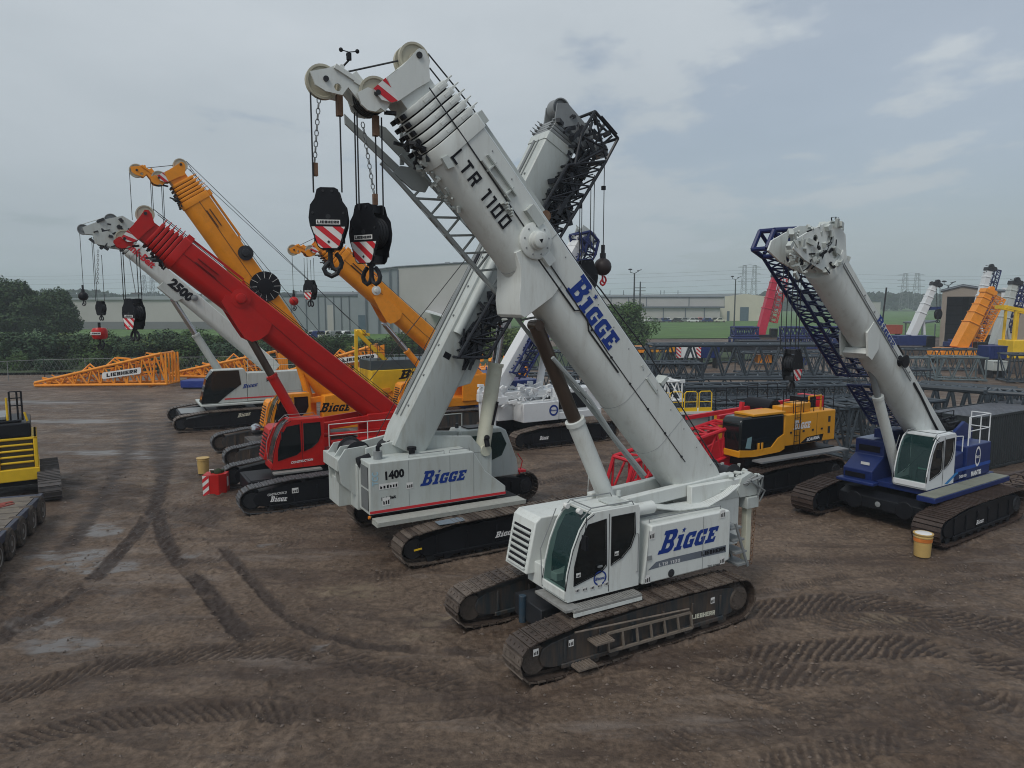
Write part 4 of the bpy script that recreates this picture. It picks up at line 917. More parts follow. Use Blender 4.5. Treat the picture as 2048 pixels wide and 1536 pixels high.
# hangar
FH = Fr(pxX(1884, 128), 128, -31); s7 = frthing(FH, 'open_hangar', 'tan metal hangar with a wide open doorway at the right edge of the yard', 'building')
def hx(px, py=600): return FH.L(px, py, 0)
xa, xb, xc = hx(1884)[0], hx(1992)[0], hx(2150)[0]; ze = hx(1884, 582)[1]; zr = ze+.9; d0, d1 = hx(1894)[0], hx(1976)[0]; dz = ze-1.0
b = MB(); b.plate([(xa, 0), (d0, 0), (d0, dz), (d1, dz), (d1, 0), (xb, 0), (xb, ze-.1), ((xa+xb)/2-1, zr), (xa, ze)], 0, .4); b.bx(xb+.01, xc, .02, .4, 0, ze-.3); b.bx(xa, xa+.3, .42, 30, 0, ze); b.bx(xa, xc, 29.6, 29.99, 0, ze); b.build('wall', TANW, s7)
b = MB(); b.path([(xa-.2, -.1, ze), ((xa+xb)/2-1, -.1, zr), (xb, -.1, ze-.1), (xc, -.1, ze-.3)], .18, 6); b.prism([(xa-.3, ze+.05), ((xa+xb)/2-1, zr+.05), (xb, ze-.05), (xc, ze-.2), (xc, ze+.1), (xb, ze+.2), ((xa+xb)/2-1, zr+.3), (xa-.3, ze+.25)], -.2, 30.2); b.build('roof', TRIM, s7)
b = MB(); b.bx(xa+.31, xb+6, 14, 14.3, 0, ze-.2); b.bx(xa+.31, xb+6, .5, 13.9, .14, .2); b.bx(xb+5.7, xb+6, .5, 13.9, .2, ze-.2); b.build('interior_wall', mat('shed_interior', (.16, .18, .20), .8, var=.1), s7)
b = MB(); [b.bx(xa+.4, xb+5.6, 13.8, 13.98, dz*k/5, dz*k/5+.15) for k in range(1, 5)]; b.bx((d0+d1)/2-.4, (d0+d1)/2+.6, 13.5, 13.79, .2, dz); b.build('wall_girts', TRIM, s7)
b = MB(); O = (hx(2006)[0], -.13, hx(2006, 606)[1]); w_ = hx(2040)[0]-O[0]; b.m(0).bx(O[0]-.3, O[0]+w_+2, -.12, 0, O[2]-.6, O[2]+2.6); b.m(1).geo(BIG, (O[0]+.2, -.13, O[2]+.2), (5.0, 0, 0), (0, 0, 1.5), .01); b.build('company_sign', [BRIGHT, LOGO], s7, smooth=0)
s8 = thing('lean_to', 'small lean-to shelter attached left of the hangar', 'shelter', (0, 0, 0)); Y = 126
b = MB(); b.prism([(pxX(1846, Y), hz(648, Y)), (pxX(1880, Y), hz(643, Y)), (pxX(1880, Y), hz(643, Y)+.25), (pxX(1846, Y), hz(648, Y)+.25)], Y, Y+6); b.build('roof', TRIM, s8); b = MB(); [b.tube((pxX(p, Y), Y+yy, 0), (pxX(p, Y), Y+yy, hz(648, Y)), .1, 6) for p in (1850, 1876) for yy in (.3, 5.6)]; b.build('post', TRIM, s8)
# poles, pylons, wires
POLE = mat('dark_pole', (.05, .06, .065), .7); PYL = mat('pylon_steel', (.16, .17, .18), .6)
def lamp_post(px, pyb, pyt, Y, lab):
    x = pxX(px, Y); o = thing('lamp_post', lab, 'lamp post', (x, Y, 0), 0, 'tall lamp posts in the yard'); zt = hz(pyt, Y)
    MB().tube((0, 0, 0), (0, 0, zt), .22, 8, r2=.14).build('pole', POLE, o); b = MB(); b.path([(-.9, 0, zt+.7), (-.9, 0, zt+.25), (0, 0, zt), (.9, .3, zt+.5)], .07, 5); b.build('bracket', POLE, o)
    b = MB(); b.lathe([(0, .4), (.12, .45), (.3, .2)], (-.9, 0, zt+.7), (0, 0, 1), 12); b.bar((.6, .2, zt+.55), (1.5, .4, zt+.8), .4, .12); b.build('lamp_head', DARK, o); return o
lamp_post(1268, 700, 548, 150, 'tall dark lamp post beside the spreading tree, nearest to the front boom'); lamp_post(1470, 665, 560, 190, 'tall dark lamp post in the grass, left of the red telescopic crane')
lamp_post(1895, 580, 572, 140, 'lamp post rising behind the hangar roof')
o = thing('utility_pole', 'wooden utility pole with crossarms beside the lamp post and spreading tree', 'utility pole', (pxX(1280, 158), 158, 0)); MB().tube((0, 0, 0), (0, 0, hz(564, 158)), .2, 8, r2=.14).build('pole', POLE, o); b = MB(); [b.bar((-1.2, 0, hz(p, 158)), (1.2, 0, hz(p, 158)), .12) for p in (576, 582)]; b.build('crossarm', POLE, o); b = MB(); [b.lathe([(0, .25), (.1, .3), (.8, .3), (.9, .1)], (x, .2, hz(614, 158)), (0, 0, 1), 10) for x in (-.6, .6)]; b.build('transformer', STEEL, o)
def pylon(px, Y, pyt, w, lab):
    o = thing('power_pylon', lab, 'pylon', (pxX(px, Y), Y, 0), 0, 'distant power pylons'); zt = hz(pyt, Y); b = MB(); r = .12*Y/500
    for sx in (-w*.26, w*.26):
        lattice_mb(b, ([(sx-w*.17, -2, 0), (sx+w*.17, -2, 0), (sx+w*.17, 2, 0), (sx-w*.17, 2, 0)], [(sx-w*.07, -1, zt), (sx+w*.07, -1, zt), (sx+w*.07, 1, zt), (sx-w*.07, 1, zt)]), 8, r, r*.6, nn=4)
    b.build('lattice_legs', PYL, o); b = MB()
    for f in (.96, .82, .66): b.tube((-w*.6, 0, zt*f), (w*.6, 0, zt*f), r*1.1, 5); b.tube((-w*.6, 0, zt*f), (0, 0, zt*f+2), r*.6, 4); b.tube((w*.6, 0, zt*f), (0, 0, zt*f+2), r*.6, 4)
    b.build('crossarm', PYL, o); return o, zt
pylon(1497, 520, 532, 14, 'power pylon on the horizon left of the red telescopic crane'); pylon(1820, 620, 548, 20, 'twin-legged power pylon on the horizon left of the hangar'); pylon(298, 560, 552, 12, 'faint power pylon above the low white shed')
wir = thing('power_lines', 'faint power lines strung across the horizon', 'power lines', (0, 0, 0)); 
for py_, Yw in ((540, 520), (556, 500), (567, 500), (548, 560), (577, 480)):
    for x0_, x1_ in ((-520, -190), (-190, 180), (180, 470), (470, 800)):
        b = MB(); z = hz(py_, Yw); b.path([(x0_+(x1_-x0_)*k/12, Yw, z-5*sin(pi*k/12)) for k in range(13)], .055, 4); b.build('wire', PYL, wir)
# fence
FEN = mat('fence_wire', (.20, .21, .21), .6)
o = thing('chain_link_fence', 'rusty chain-link fence running behind the orange lattice booms at left', 'fence', (0, 0, 0)); b = MB(); mesh_ = MB()
fp = [at_z(-60, 766), at_z(90, 757), at_z(330, 751), at_z(560, 748), at_z(900, 742)]
for a, c in zip(fp, fp[1:]):
    n = int((c-a).length/3); 
    for k in range(n+1): p = a.lerp(c, k/n); b.tube((p.x, p.y, 0), (p.x, p.y, 2.0), .04, 5)
    b.tube((a.x, a.y, 1.95), (c.x, c.y, 1.95), .03, 5); m_ = int((c-a).length/.45); up = Vector((0, 0, 1.8)); u = (c-a)/m_
    for k in range(m_): p = a+u*k; q_ = p+u; mesh_.bar(Vector((p.x, p.y, .1)), Vector((q_.x, q_.y, 1.0)), .012); mesh_.bar(Vector((p.x, p.y, 1.0)), Vector((q_.x, q_.y, .1)), .012); mesh_.bar(Vector((p.x, p.y, 1.0)), Vector((q_.x, q_.y, 1.9)), .012); mesh_.bar(Vector((p.x, p.y, 1.9)), Vector((q_.x, q_.y, 1.0)), .012)
b.build('fence_post', FEN, o); mesh_.build('wire_mesh', FEN, o, smooth=0, fix=False)
# ================================================================== cranes
def trace(fr, T, pts, y):                                # outline measured on a plane, in boom coordinates (s, t)
    out = []
    for p in pts:
        x, z = fr.L(p[0], p[1], y); v = T.inverted() @ Vector((x, 0, z)); out.append((v.x, v.z))
    return out
def axis_of(fr, end, foot, Lb=None):
    e = fr.L(*end); f = fr.L(*foot); a = atan2(e[1]-f[1], e[0]-f[0]); L = math.dist(e, f)
    if Lb: f = (e[0]-Lb*cos(a), e[1]-Lb*sin(a)); L = Lb
    return f, a, L
FA = Fr(2.2, 16.76, 210)
pvA, angA, LA = axis_of(FA, (885, 275), (1380, 966)); TA = boom_T(pvA, angA)
Z2 = lambda l: [(600+x/3.84, 60+y/3.84) for x, y in l]
# head outlines of the near crane relative to the end of its base section; reused for its sister cranes
def rel(pts, y): return [(s-LA, t) for s, t in trace(FA, TA, Z2(pts), y)]
HEAD = rel([(735, 560), (655, 375), (770, 290), (900, 150), (945, 165), (975, 230), (985, 400), (880, 460)], .3)
STRIPE = rel([(555, 455), (650, 372), (752, 545), (700, 562), (620, 540), (590, 500)], .36)
LOWP = rel([(440, 480), (520, 440), (600, 470), (752, 548), (690, 565), (655, 628), (620, 600), (580, 628), (520, 615), (470, 570)], .3)
NOSE = rel([(80, 315), (215, 292), (280, 265), (320, 285), (430, 372), (530, 445), (500, 500), (455, 545), (370, 440), (325, 500), (200, 470), (120, 420)], .22)
NOSEH = rel([(290, 440), (400, 430)], .22)[:1]
WTOP, WLOW, WNOSE = rel([(855, 240)], 0)[0], rel([(545, 520)], 0)[0], rel([(172, 400)], 0)[0]
print('head', WTOP, WLOW, WNOSE, 'len', LA, 'ang', math.degrees(angA), pvA)
def tele_head(parent, T, L, m, w=.8, wheelm=TAN, stripes=True, nose=True):
    def sh(P): return [(p[0]+L, p[1]) for p in P]
    b = MB(); b.T = T
    for y in (-w/2, w/2): b.plate(sh(HEAD), y-.03, y+.03)
    b.bx(L+.75, L+1.35, -w/2+.03, w/2-.03, -.42, .36); b.bx(L+1.2, L+1.5, -w/2+.03, w/2-.03, -.1, .3)
    hd = b.build('boom_head', m, parent, bevel=.008)
    b = MB(); b.T = T
    for y in (-w/2+.08, w/2-.08): b.plate(sh(LOWP), y-.03, y+.03)
    b.build('lower_head_plate', m, hd, bevel=.006)
    if stripes:
        striped(hd, sh(STRIPE), w/2+.035, w/2+.05, T, ang=-.3, pitch=.22)
    b = MB(); b.T = T
    if nose:
        for y in (-.2, .2): b.plate(sh(NOSE), y-.025, y+.025, holes=[[(c[0]+L+.07*cos(a), c[1]+.07*sin(a)) for a in [2*pi*k/8 for k in range(8)]] for c in NOSEH])
        b.tube((L+NOSE[3][0], -.24, NOSE[3][1]), (L+NOSE[3][0], .24, NOSE[3][1]), .05, 10)
        c0 = NOSE[4]; b.bx(L+c0[0]-.25, L+c0[0]+.1, -.18, .18, c0[1]-.03, c0[1]+.12)
        for p_, q_ in ((NOSE[2], NOSE[4]), (NOSE[4], NOSE[5])): b.bar((L+p_[0], .24, p_[1]-.05), (L+q_[0], .24, q_[1]-.03), .09, .05, up=(0, 1, 0))
        b.build('nose_arm', m, hd, bevel=.006)
    def W(p, r, wd, y, nm, mm):
        q = T @ Vector((L+p[0], y, p[1])); sheave(hd, q, r, wd, mm, nm)
    W(WTOP, .31, .1, .12, 'top_sheave', wheelm); W(WTOP, .31, .1, -.12, 'top_sheave', wheelm)
    for y in (-.24, -.08, .08, .24): W(WLOW, .32, .11, y, 'lower_sheave', wheelm if y > .2 else DARK)
    if nose: W(WNOSE, .31, .1, 0, 'nose_sheave', wheelm)
    b = MB(); b.T = T
    for p, r, q in ((WTOP, .06, w/2+.06), (WLOW, .05, w/2+.06))+(((WNOSE, .05, .26),) if nose else ()): b.tube((L+p[0], -q, p[1]), (L+p[0], q, p[1]), r, 10)
    for k in range(4): b.bx(L+.62+.03*k, L+.72+.03*k, w/2+.03, w/2+.045, -.2+.11*k, -.12+.11*k)
    b.build('sheave_pins', DARK, hd)
    b = MB(); b.T = T; rnd = random.Random(4)
    for k in range(14):
        p = Vector((L+rnd.uniform(-.3, 1.0), rnd.uniform(-w/2, w/2), -.52-rnd.random()*.12)); b.bar(p, p+Vector((rnd.uniform(-.25, .25), rnd.uniform(-.1, .1), -.16)), .06)
    b.build('head_fittings', DARK, hd)
    top = T @ Vector((L+WTOP[0]-.1, .12, WTOP[1]+.34)); n_ = T @ Vector((L+WNOSE[0]-.05, 0, WNOSE[1]+.34)); lo = T @ Vector((L+WLOW[0], .1, WLOW[1]+.36))
    return hd, top, n_, lo
def T_pt(T, s, y, t): return T @ Vector((s, y, t))
# ---- the white crane in front
craneA = frthing(FA, 'telescopic_crawler_crane', 'nearest white crawler crane, muddy tracks, its thick boom crossing the middle of the photo', 'crane')
A = craneA
trA = track(A, 1.45, 6.9, .72, CHAIN, GREYU, out=1, hh=1.08, pitch=.215, grouser=False, idx=1)
trB = track(A, -1.45, 6.9, .72, CHAIN, GREYU, out=1, hh=1.08, pitch=.215, grouser=False, idx=2)
cb = carbody(A, GREYU, 1.2, L=2.4, z0=.4, z1=.95); b = MB(); b.tube((2.05, -.35, .3), (2.05, -.35, .95), .09, 14); b.build('support_post', mat('blue_grey_steel', (.025, .05, .075), .45, dirt=.4), cb, bevel=.01); b = MB(); b.bx(1.1, 2.0, -.8, .4, .35, .85); b.bx(1.2, 1.6, -.5, .2, .86, 1.05); b.build('hydraulic_unit', DARK, cb, bevel=.02)
# side gear of the near track
yo = 1.45+.72*.36; b = MB(); P = lambda px, py, y=yo+.10: FA.V(px, py, y)
b.bar(P(1215, 1264), P(1380, 1222), .05, .05); b.bar(P(1218, 1300), P(1385, 1252), .05, .05)
for k in range(7): t = k/6; b.bar(P(1215, 1264).lerp(P(1380, 1222), t), P(1218, 1300).lerp(P(1385, 1252), t), .045)
b.build('stowed_ladder', mat('dusty_aluminium', (.20, .17, .14), .5, dirt=.5, dcol=(.12, .09, .07), scale=5), trA)
b = MB(); b.tube(P(1150, 1262), P(1378, 1215), .022, 8)
for px, py in ((1192, 1270), (1158, 1320)):
    c = P(px, py, yo); b.bx(c.x-.24, c.x+.24, c.y, c.y+.34, c.z-.02, c.z+.02)
    for k in range(6): b.bx(c.x-.22+.08*k, c.x-.19+.08*k, c.y+.02, c.y+.32, c.z+.02, c.z+.045)
b.build('access_step', mat('dusty_grating', (.17, .14, .115), .6, scale=8, var=.3), trA)
def pxdecal(fr, name, g, bl, br, tl, y, m, parent, off=.006):
    O, Rr, Tt = fr.V(*bl, y), fr.V(*br, y), fr.V(*tl, y); b = MB(); U, V_ = Rr-O, Tt-O; b.geo(g, O, U, V_); bb = b.build(name, m, parent, smooth=0, fix=False); return bb
b = MB(); O = P(1383, 1238, yo+.02); b.geo(GLIE, P(1384, 1236, yo+.06), P(1430, 1226, yo+.06)-P(1384, 1236, yo+.06), P(1384, 1227, yo+.06)-P(1384, 1236, yo+.06)); b.build('maker_lettering', CREAM, trA, smooth=0, fix=False)
stickers(trA, [(P(x, y_, yo+.06), (-.13, 0, 0), (0, 0, .15)) for x, y_ in ((1137, 1291), (1066, 1310), (1421, 1205))])
# superstructure
DK = mat('grey_frame_paint', (.09, .10, .105), .5, dirt=.4, var=.15)
b = MB(); b.bx(-3.3, 1.75, -.62, .62, 1.2, 1.75); b.bx(-3.9, -2.2, -.72, -.55, 1.5, 3.25); b.bx(-3.9, -2.2, .55, .72, 1.5, 3.25); dkA = b.build('turntable_frame', WHITE, A, bevel=.02)
capA = round_cab(A, WHITE, 1.98, 1.36, .38, 1.3, s=1.03, fx=1.0)
pxdecal(FA, 'round_badge', RING, (1187, 1174), (1213, 1167), (1187, 1145), 1.307, LOGO, capA); pxdecal(FA, 'badge_name', BIG, (1190, 1162), (1210, 1157), (1190, 1156), 1.309, LOGO, capA)
stickers(capA, [(FA.V(x, y_, 1.306), (-.12, 0, 0), (0, 0, .1)) for x, y_ in ((1152, 1156), (1229, 1112), (1150, 1186), (1165, 1183), (1180, 1180), (1195, 1176), (1208, 1172))])
b = MB(); b.bx(.1, 1.95, 1.3, 1.62, 1.24, 1.3); b.bx(1.75, 2.12, .3, 1.55, 1.26, 1.32); 
for k in range(26): b.bar((.12+.07*k, 1.32, 1.31), (.12+.07*k, 1.6, 1.31), .015, .02)
b.build('cab_step', DECKG, A, bevel=.01)
b = MB(); b.bx(.1, 1.95, 1.58, 1.625, 1.16, 1.24); b.build('step_edge', WHITE, A)
# side cabinet
pr = [(-.16, 1.33), (-.42, 2.70), (-2.92, 2.70), (-2.98, 2.62), (-2.98, 1.42), (-2.6, 1.33)]
b = MB(); b.prism(pr, .62, 1.3); cab1 = b.build('side_cabinet', WHITE, A, bevel=.035)
b = MB(); b.path([(-2.05, 1.305, 1.36), (-2.05, 1.305, 2.67)], .007, 4); b.path([(-.5, 1.12, 2.70), (-.5, 1.12, 2.79), (-2.8, 1.12, 2.79), (-2.8, 1.12, 2.70)], .014, 5); b.bx(-.3, -2.9, .64, .7, 2.7, 2.78); b.build('cabinet_seam', STEEL, cab1)
pxdecal(FA, 'company_logo', BIG, (1315, 1110), (1432, 1082), (1325, 1063), 1.306, LOGO, cab1)
GREYB = mat('grey_band', (.13, .15, .18), .5)
b = MB(); q = [FA.V(*p, 1.304) for p in ((1296, 1141), (1330, 1131), (1452, 1104), (1452, 1090), (1340, 1116), (1312, 1124))]; b.face([b.vv(v) for v in q]); b.build('grey_band', GREYB, cab1, smooth=0, fix=False)
pxdecal(FA, 'maker_lettering', GLIE, (1403, 1112), (1450, 1101), (1403, 1104), 1.309, INK, cab1); pxdecal(FA, 'model_lettering', GLT, (1318, 1133), (1360, 1123), (1318, 1127), 1.309, WLET, cab1)
GN = font_geo('TCC 119419', .03); pxdecal(FA, 'fleet_number', GN, (1415, 1136), (1440, 1131), (1415, 1131), 1.307, INK, cab1)
stickers(cab1, [(FA.V(x, y_, 1.306), (-.17, 0, 0), (0, 0, .2)) for x, y_ in ((1289, 1168), (1439, 1129), (1440, 1037), (1298, 1080))])
b = MB(); b.lathe([(0, .09), (.01, .10), (.02, .07)], FA.V(1342, 1146, 1.3), (0, 1, 0), 14); b.build('fuel_flap', DARK, cab1)
ehA = louvre_box(A, WHITE, 1.98, -.9, -1.32, -.30, 1.45, 2.78, lean=.28, n=7)
b = MB(); b.bx(-3.0, -.9, -1.3, -.62, 1.4, 2.55); b.build('rear_engine_box', WHITE, A, bevel=.03)
b = MB(); b.bx(-3.15, -.1, -.6, .6, 1.75, 2.0); b.build('centre_deck', DK, A)
# low grey arm in front of the boom foot, tanks, hoses, winch
b = MB(); b.bar((-3.9, .42, 3.2), (.1, .42, 2.98), .2, .34, up=(0, 0, 1)); b.bar((-3.9, -.42, 3.2), (.1, -.42, 2.98), .2, .34, up=(0, 0, 1)); b.build('boom_foot_bracket', WHITE, A, bevel=.03)
b = MB(); b.lathe([(-.22, .02), (-.19, .10), (.19, .10), (.22, .02)], (-.05, .95, 2.93), (1, 0, 0), 16); b.lathe([(-.3, .02), (-.26, .15), (.26, .15), (.3, .02)], (-.55, .85, 2.98), (1, 0, 0), 18); b.build('hydraulic_tank', WHITE, A)
b = MB(); rnd = random.Random(2)
for k in range(7):
    y = .5+.08*k; b.path([(-3.6, y, 3.0+.03*k), (-3.1, y+.05, 2.86+.02*k), (-2.5, y, 2.78), (-1.6, y-.05, 2.80), (-.9, y-.1, 2.95)], .03, 6)
b.build('hydraulic_hoses', WHITE, A)
b = MB(); b.lathe([(-.4, .28), (-.38, .28), (-.38, .2), (.38, .2), (.38, .28), (.4, .28)], (-3.15, 0, 2.55), (0, 1, 0), 20); b.lathe([(-.4, .3), (-.38, .3), (-.36, .22), (.36, .22), (.38, .3), (.4, .3)], (-4.0, 0, 3.25), (0, 1, 0), 20); b.build('winch', DARK, A)
# counterweight lifting frame at the back
SHX = Matrix.Translation((.62, 0, 0)); b = MB(); b.T = SHX
for sy in (-.9, .62):
    b.bx(-4.9, -3.8, sy-.12, sy+.12, 2.75, 3.05); b.plate([(-4.4, 2.95), (-4.55, 3.25), (-4.9, 3.38), (-5.15, 3.2), (-5.3, 2.9), (-5.2, 2.75), (-4.5, 2.75)], sy-.14, sy+.14); b.bx(-5.15, -4.72, sy-.2, sy+.2, 2.42, 2.72)
b.bx(-5.0, -4.6, -.9, .6, 2.8, 3.02); b.tube((-4.2, -.9, 3.28), (-4.75, .6, 3.32), .06, 8)
for k in range(10): x = -4.2-rnd.random()*.9; y = rnd.uniform(-.9, .75); b.bar((x, y, 3.05), (x+rnd.uniform(-.2, .2), y+.1, 3.25+rnd.random()*.15), .06+.08*rnd.random())
for k in range(3): b.plate([(-4.3-.3*k, 3.3), (-4.36-.3*k, 3.52), (-4.26-.3*k, 3.52)], .3*k-.3, .3*k-.27)
cwf = b.build('counterweight_frame', WHITE2, A, bevel=.012)
b = MB(); b.T = SHX
for sy in (-.9, .62): b.tube((-4.93, sy, 3.2), (-4.93, sy, 2.7), .10, 14); b.bx(-5.02, -4.84, sy-.09, sy+.09, .95, 2.42)
b.build('lifting_cylinder', CREAM, cwf, bevel=.015)
b = MB(); b.T = SHX
for sy in (-.9, .62): chain_mb(b, (-5.2, sy+.05, 2.6), (-5.05, sy+.1, .85), .04); chain_mb(b, (-4.66, sy-.1, 2.45), (-4.7, sy-.1, 1.2), .035)
b.build('lifting_chain', RUST, cwf)
b = MB(); b.T = SHX
for k in range(30): a = rnd.uniform(0, 6.28); y = rnd.uniform(-.95, .9); b.path([(-4.6, y, 3.1), (-4.8+.3*cos(a), y+.2, 3.2+.15*rnd.random()), (-5.1-.15*rnd.random(), y+.1, 2.9), (-5.1, y, 2.6)], .022, 5)
b.build('frame_hoses', STEEL, cwf)
b = MB(); b.tube((-4.15, .2, 3.35), (-3.7, -.35, 3.42), .085, 12); b.build('winch_drum_cover', DARK, cwf)
# rear steps
b = MB()
for k in range(4):
    z = 1.15+.33*k; x = -3.25-.10*(3-k); b.bx(x-.2, x+.2, .75, 1.25, z, z+.05)
for y in (.75, 1.25): b.bar((-3.7, y, 1.1), (-3.2, y, 2.3), .05)
b.build('rear_ladder', STEEL, A)
# boom
BA_h, BA_w = 1.34, .98
bsA = boom_base(A, TA, -.5, LA, BA_h, BA_w, WHITE, cut=-.2)
boom_nest(A, TA, LA, BA_h, BA_w, 5, WHITE, gap=.17, cut=-.2)
hdA, tpA, nsA, loA = tele_head(A, TA, LA, WHITE, w=.72)
hy = BA_w/2
b = MB(); b.T = TA
b.path([(1.0, hy+.012, -.02), (LA*.45, hy+.012, -.02)], .012, 5); b.path([(LA*.45, hy+.012, -.02), (LA*.62, hy+.02, .05), (LA-.3, hy+.02, .12), (LA+.9, hy+.03, .12)], .014, 5)
b.path([(4.2, hy+.02, -.10), (5.5, hy+.02, -.10), (5.7, hy+.03, .02), (6.0, hy+.03, .02), (6.1, hy+.03, -.1), (8.2, hy+.02, -.1)], .02, 6)
for k in range(6): s = 1.2+k*.85; b.tube((s, hy, -.02), (s, hy+.03, -.02), .03, 6)
b.build('boom_side_pipe', DARK, bsA)
b = MB(); b.T = TA
# bracket of the lift cylinder
BR = trace(FA, TA, [(1048, 636), (1040, 630), (1037, 600), (1040, 570), (1040, 535), (1030, 505), (1065, 488), (1122, 570), (1104, 594)], hy)
b.prism(BR, -hy-.03, hy+.03)
b.build('cylinder_bracket', WHITE, bsA, bevel=.012)
b = MB(); b.T = TA; sc, tc_ = trace(FA, TA, [(1068, 482)], hy)[0]
b.lathe([(0, .37), (.05, .39), (.09, .39), (.11, .36), (.12, .2), (.20, .2), (.22, .17), (.30, .17), (.32, .14)], (sc, hy, tc_), (0, 1, 0), 32); b.bx(sc-.6, sc-.35, hy, hy+.14, tc_-.12, tc_+.1)
b.build('cable_drum', WHITE, bsA)
b = MB(); b.T = TA
for t in (-.02, .16): b.bx(LA-1.75, LA-.75, hy, hy+.1, t+.14, t+.165)
for s in (LA-1.6, LA-1.0): b.bx(s, s+.03, hy, hy+.08, .1, .38)
b.plate([(LA-.5, -.4), (LA-.25, -.38), (LA-.22, -.52), (LA-.45, -.55)], hy-.1, hy+.02)
b.bx(LA-2.55, LA-2.1, hy-.02, hy+.14, .28, .5); b.bx(3.0, 3.1, hy-.3, hy+.02, BA_h/2, BA_h/2+.25); b.bx(3.0, 3.5, hy, hy+.04, .4, .45)
for k in range(26): p = Vector((LA-.1-rnd.random()*1.2, rnd.uniform(-.3, .2), -.66-.08*rnd.random())); b.bar(p, p+Vector((rnd.uniform(-.15, .15), rnd.uniform(-.1, .1), rnd.uniform(-.08, .02))), .05)
for k in range(7): p = sc+.75+.05*k; b.tube((p, hy, tc_-.12), (p, hy+.12, tc_-.1+.03*(k % 3)), .03, 5)
b.tube((.3, hy+.01, .55), (.3, hy+.03, .55), .03, 8); b.tube((LA*.36, hy+.01, .52), (LA*.36, hy+.03, .52), .03, 8); b.tube((LA*.58, hy+.01, .5), (LA*.58, hy+.03, .5), .03, 8)
b.build('boom_bracket', WHITE2, bsA)
b = MB(); b.T = TA; b.bar((LA-.15, hy-.25, BA_h/2+.12), (LA-2.55, hy-.3, BA_h/2+.16), .09, .08); b.bx(LA-.3, LA-.05, hy-.3, hy-.1, BA_h/2, BA_h/2+.2); b.build('jib_tie_bar', WHITE2, bsA)
b = MB(); b.T = TA; b.lathe([(-.05, .12), (.05, .12)], (LA-2.6, hy-.3, BA_h/2+.14), (0, 1, 0), 14); b.bar((LA-2.6, hy-.3, BA_h/2+.1), (LA-2.9, hy-.3, BA_h/2-.02), .08); b.build('tie_bar_end', RUST, bsA)
def bdecal(T, name, g, s, t, ln, ht, y, m, parent, down=True):
    # lettering along the boom, read from head to foot when down
    U = (-ln, 0, 0) if down else (ln, 0, 0); b = MB(); b.T = T; b.geo(g, (s, y, t), U, (0, 0, ht)); return b.build(name, m, parent, smooth=0, fix=False)
st = trace(FA, TA, [(885, 335), (975, 462), (1133, 590), (1205, 700)], hy); print('lettering', st)
bdecal(TA, 'model_lettering', GLT, st[0][0]+.05, -.36, st[0][0]-st[1][0]+.25, .30, hy+.012, INK, bsA)
bdecal(TA, 'company_logo', BIG0, st[2][0]+.1, .02, st[2][0]-st[3][0]+.25, .60, hy+.010, LOGO, bsA)
# weld seams, bolts and small marks
b = MB(); b.T = TA
for s in (LA*.18, LA*.33, LA*.72): b.path([(s, p[0]*1.004, p[1]*1.004) for p in boom_prof(BA_h, BA_w, 1, cut=-.2)], .006, 4, closed=True)
b.build('weld_seam', STEEL, bsA); b = MB(); b.T = TA
for k in range(14): s = 1.0+k*.68; b.tube((s, hy, BA_h*.36), (s, hy+.012, BA_h*.36), .016, 6)
for k in range(9): a = 2*pi*k/9; b.tube((sc+.3*cos(a), hy+.1, tc_+.3*sin(a)), (sc+.3*cos(a), hy+.125, tc_+.3*sin(a)), .02, 6)
b.build('bolt_head', STEEL, bsA)
b = MB(); b.T = TA; b.geo(([(0, 0), (1, 0), (.5, .87)], [(0, 1, 2)]), (sc-.05, hy+.325, tc_-.05), (.1, 0, 0), (0, 0, .1), .002); b.build('warning_mark', INK, bsA, smooth=0, fix=False)
b = MB(); b.bx(-.3, -.42, 1.302, 1.33, 1.9, 2.0); b.bx(1.0, 1.12, 1.302, 1.33, 2.0, 2.04); b.path([(.02, 1.31, 1.7), (.02, 1.36, 1.7), (.02, 1.36, 2.6), (.02, 1.31, 2.6)], .013, 5); b.path([(-.26, 1.31, 1.5), (-.34, 1.31, 2.6)], .008, 4); b.build('grab_handle', STEEL, A)
b = MB(); b.path([(.6, .2, 3.3), (.55, .15, 3.75)], .008, 4); b.bx(.1, .6, .6, 1.1, 3.27, 3.30); b.lathe([(0, .06), (.12, .05)], (-.0, .6, 3.3), (0, 0, 1), 10); b.build('roof_fitting', WHITE2, A)
b = MB(); b.tube((1.45, .5, 3.26), (1.45, .62, 3.26), .06, 10); b.tube((1.45, 1.0, 3.26), (1.45, 1.12, 3.26), .06, 10); b.tube((-3.0, -.9, 2.6), (-3.0, -.9, 2.8), .07, 10); b.build('work_lamp', STICK, A)
# lift cylinder
qA = FA.L(1075, 655); pA = FA.L(1215, 1000); cylinder(A, (pA[0], 0, pA[1]), (qA[0]+.05, 0, qA[1]+.05), .47, .215, WHITE, RODB, .165)
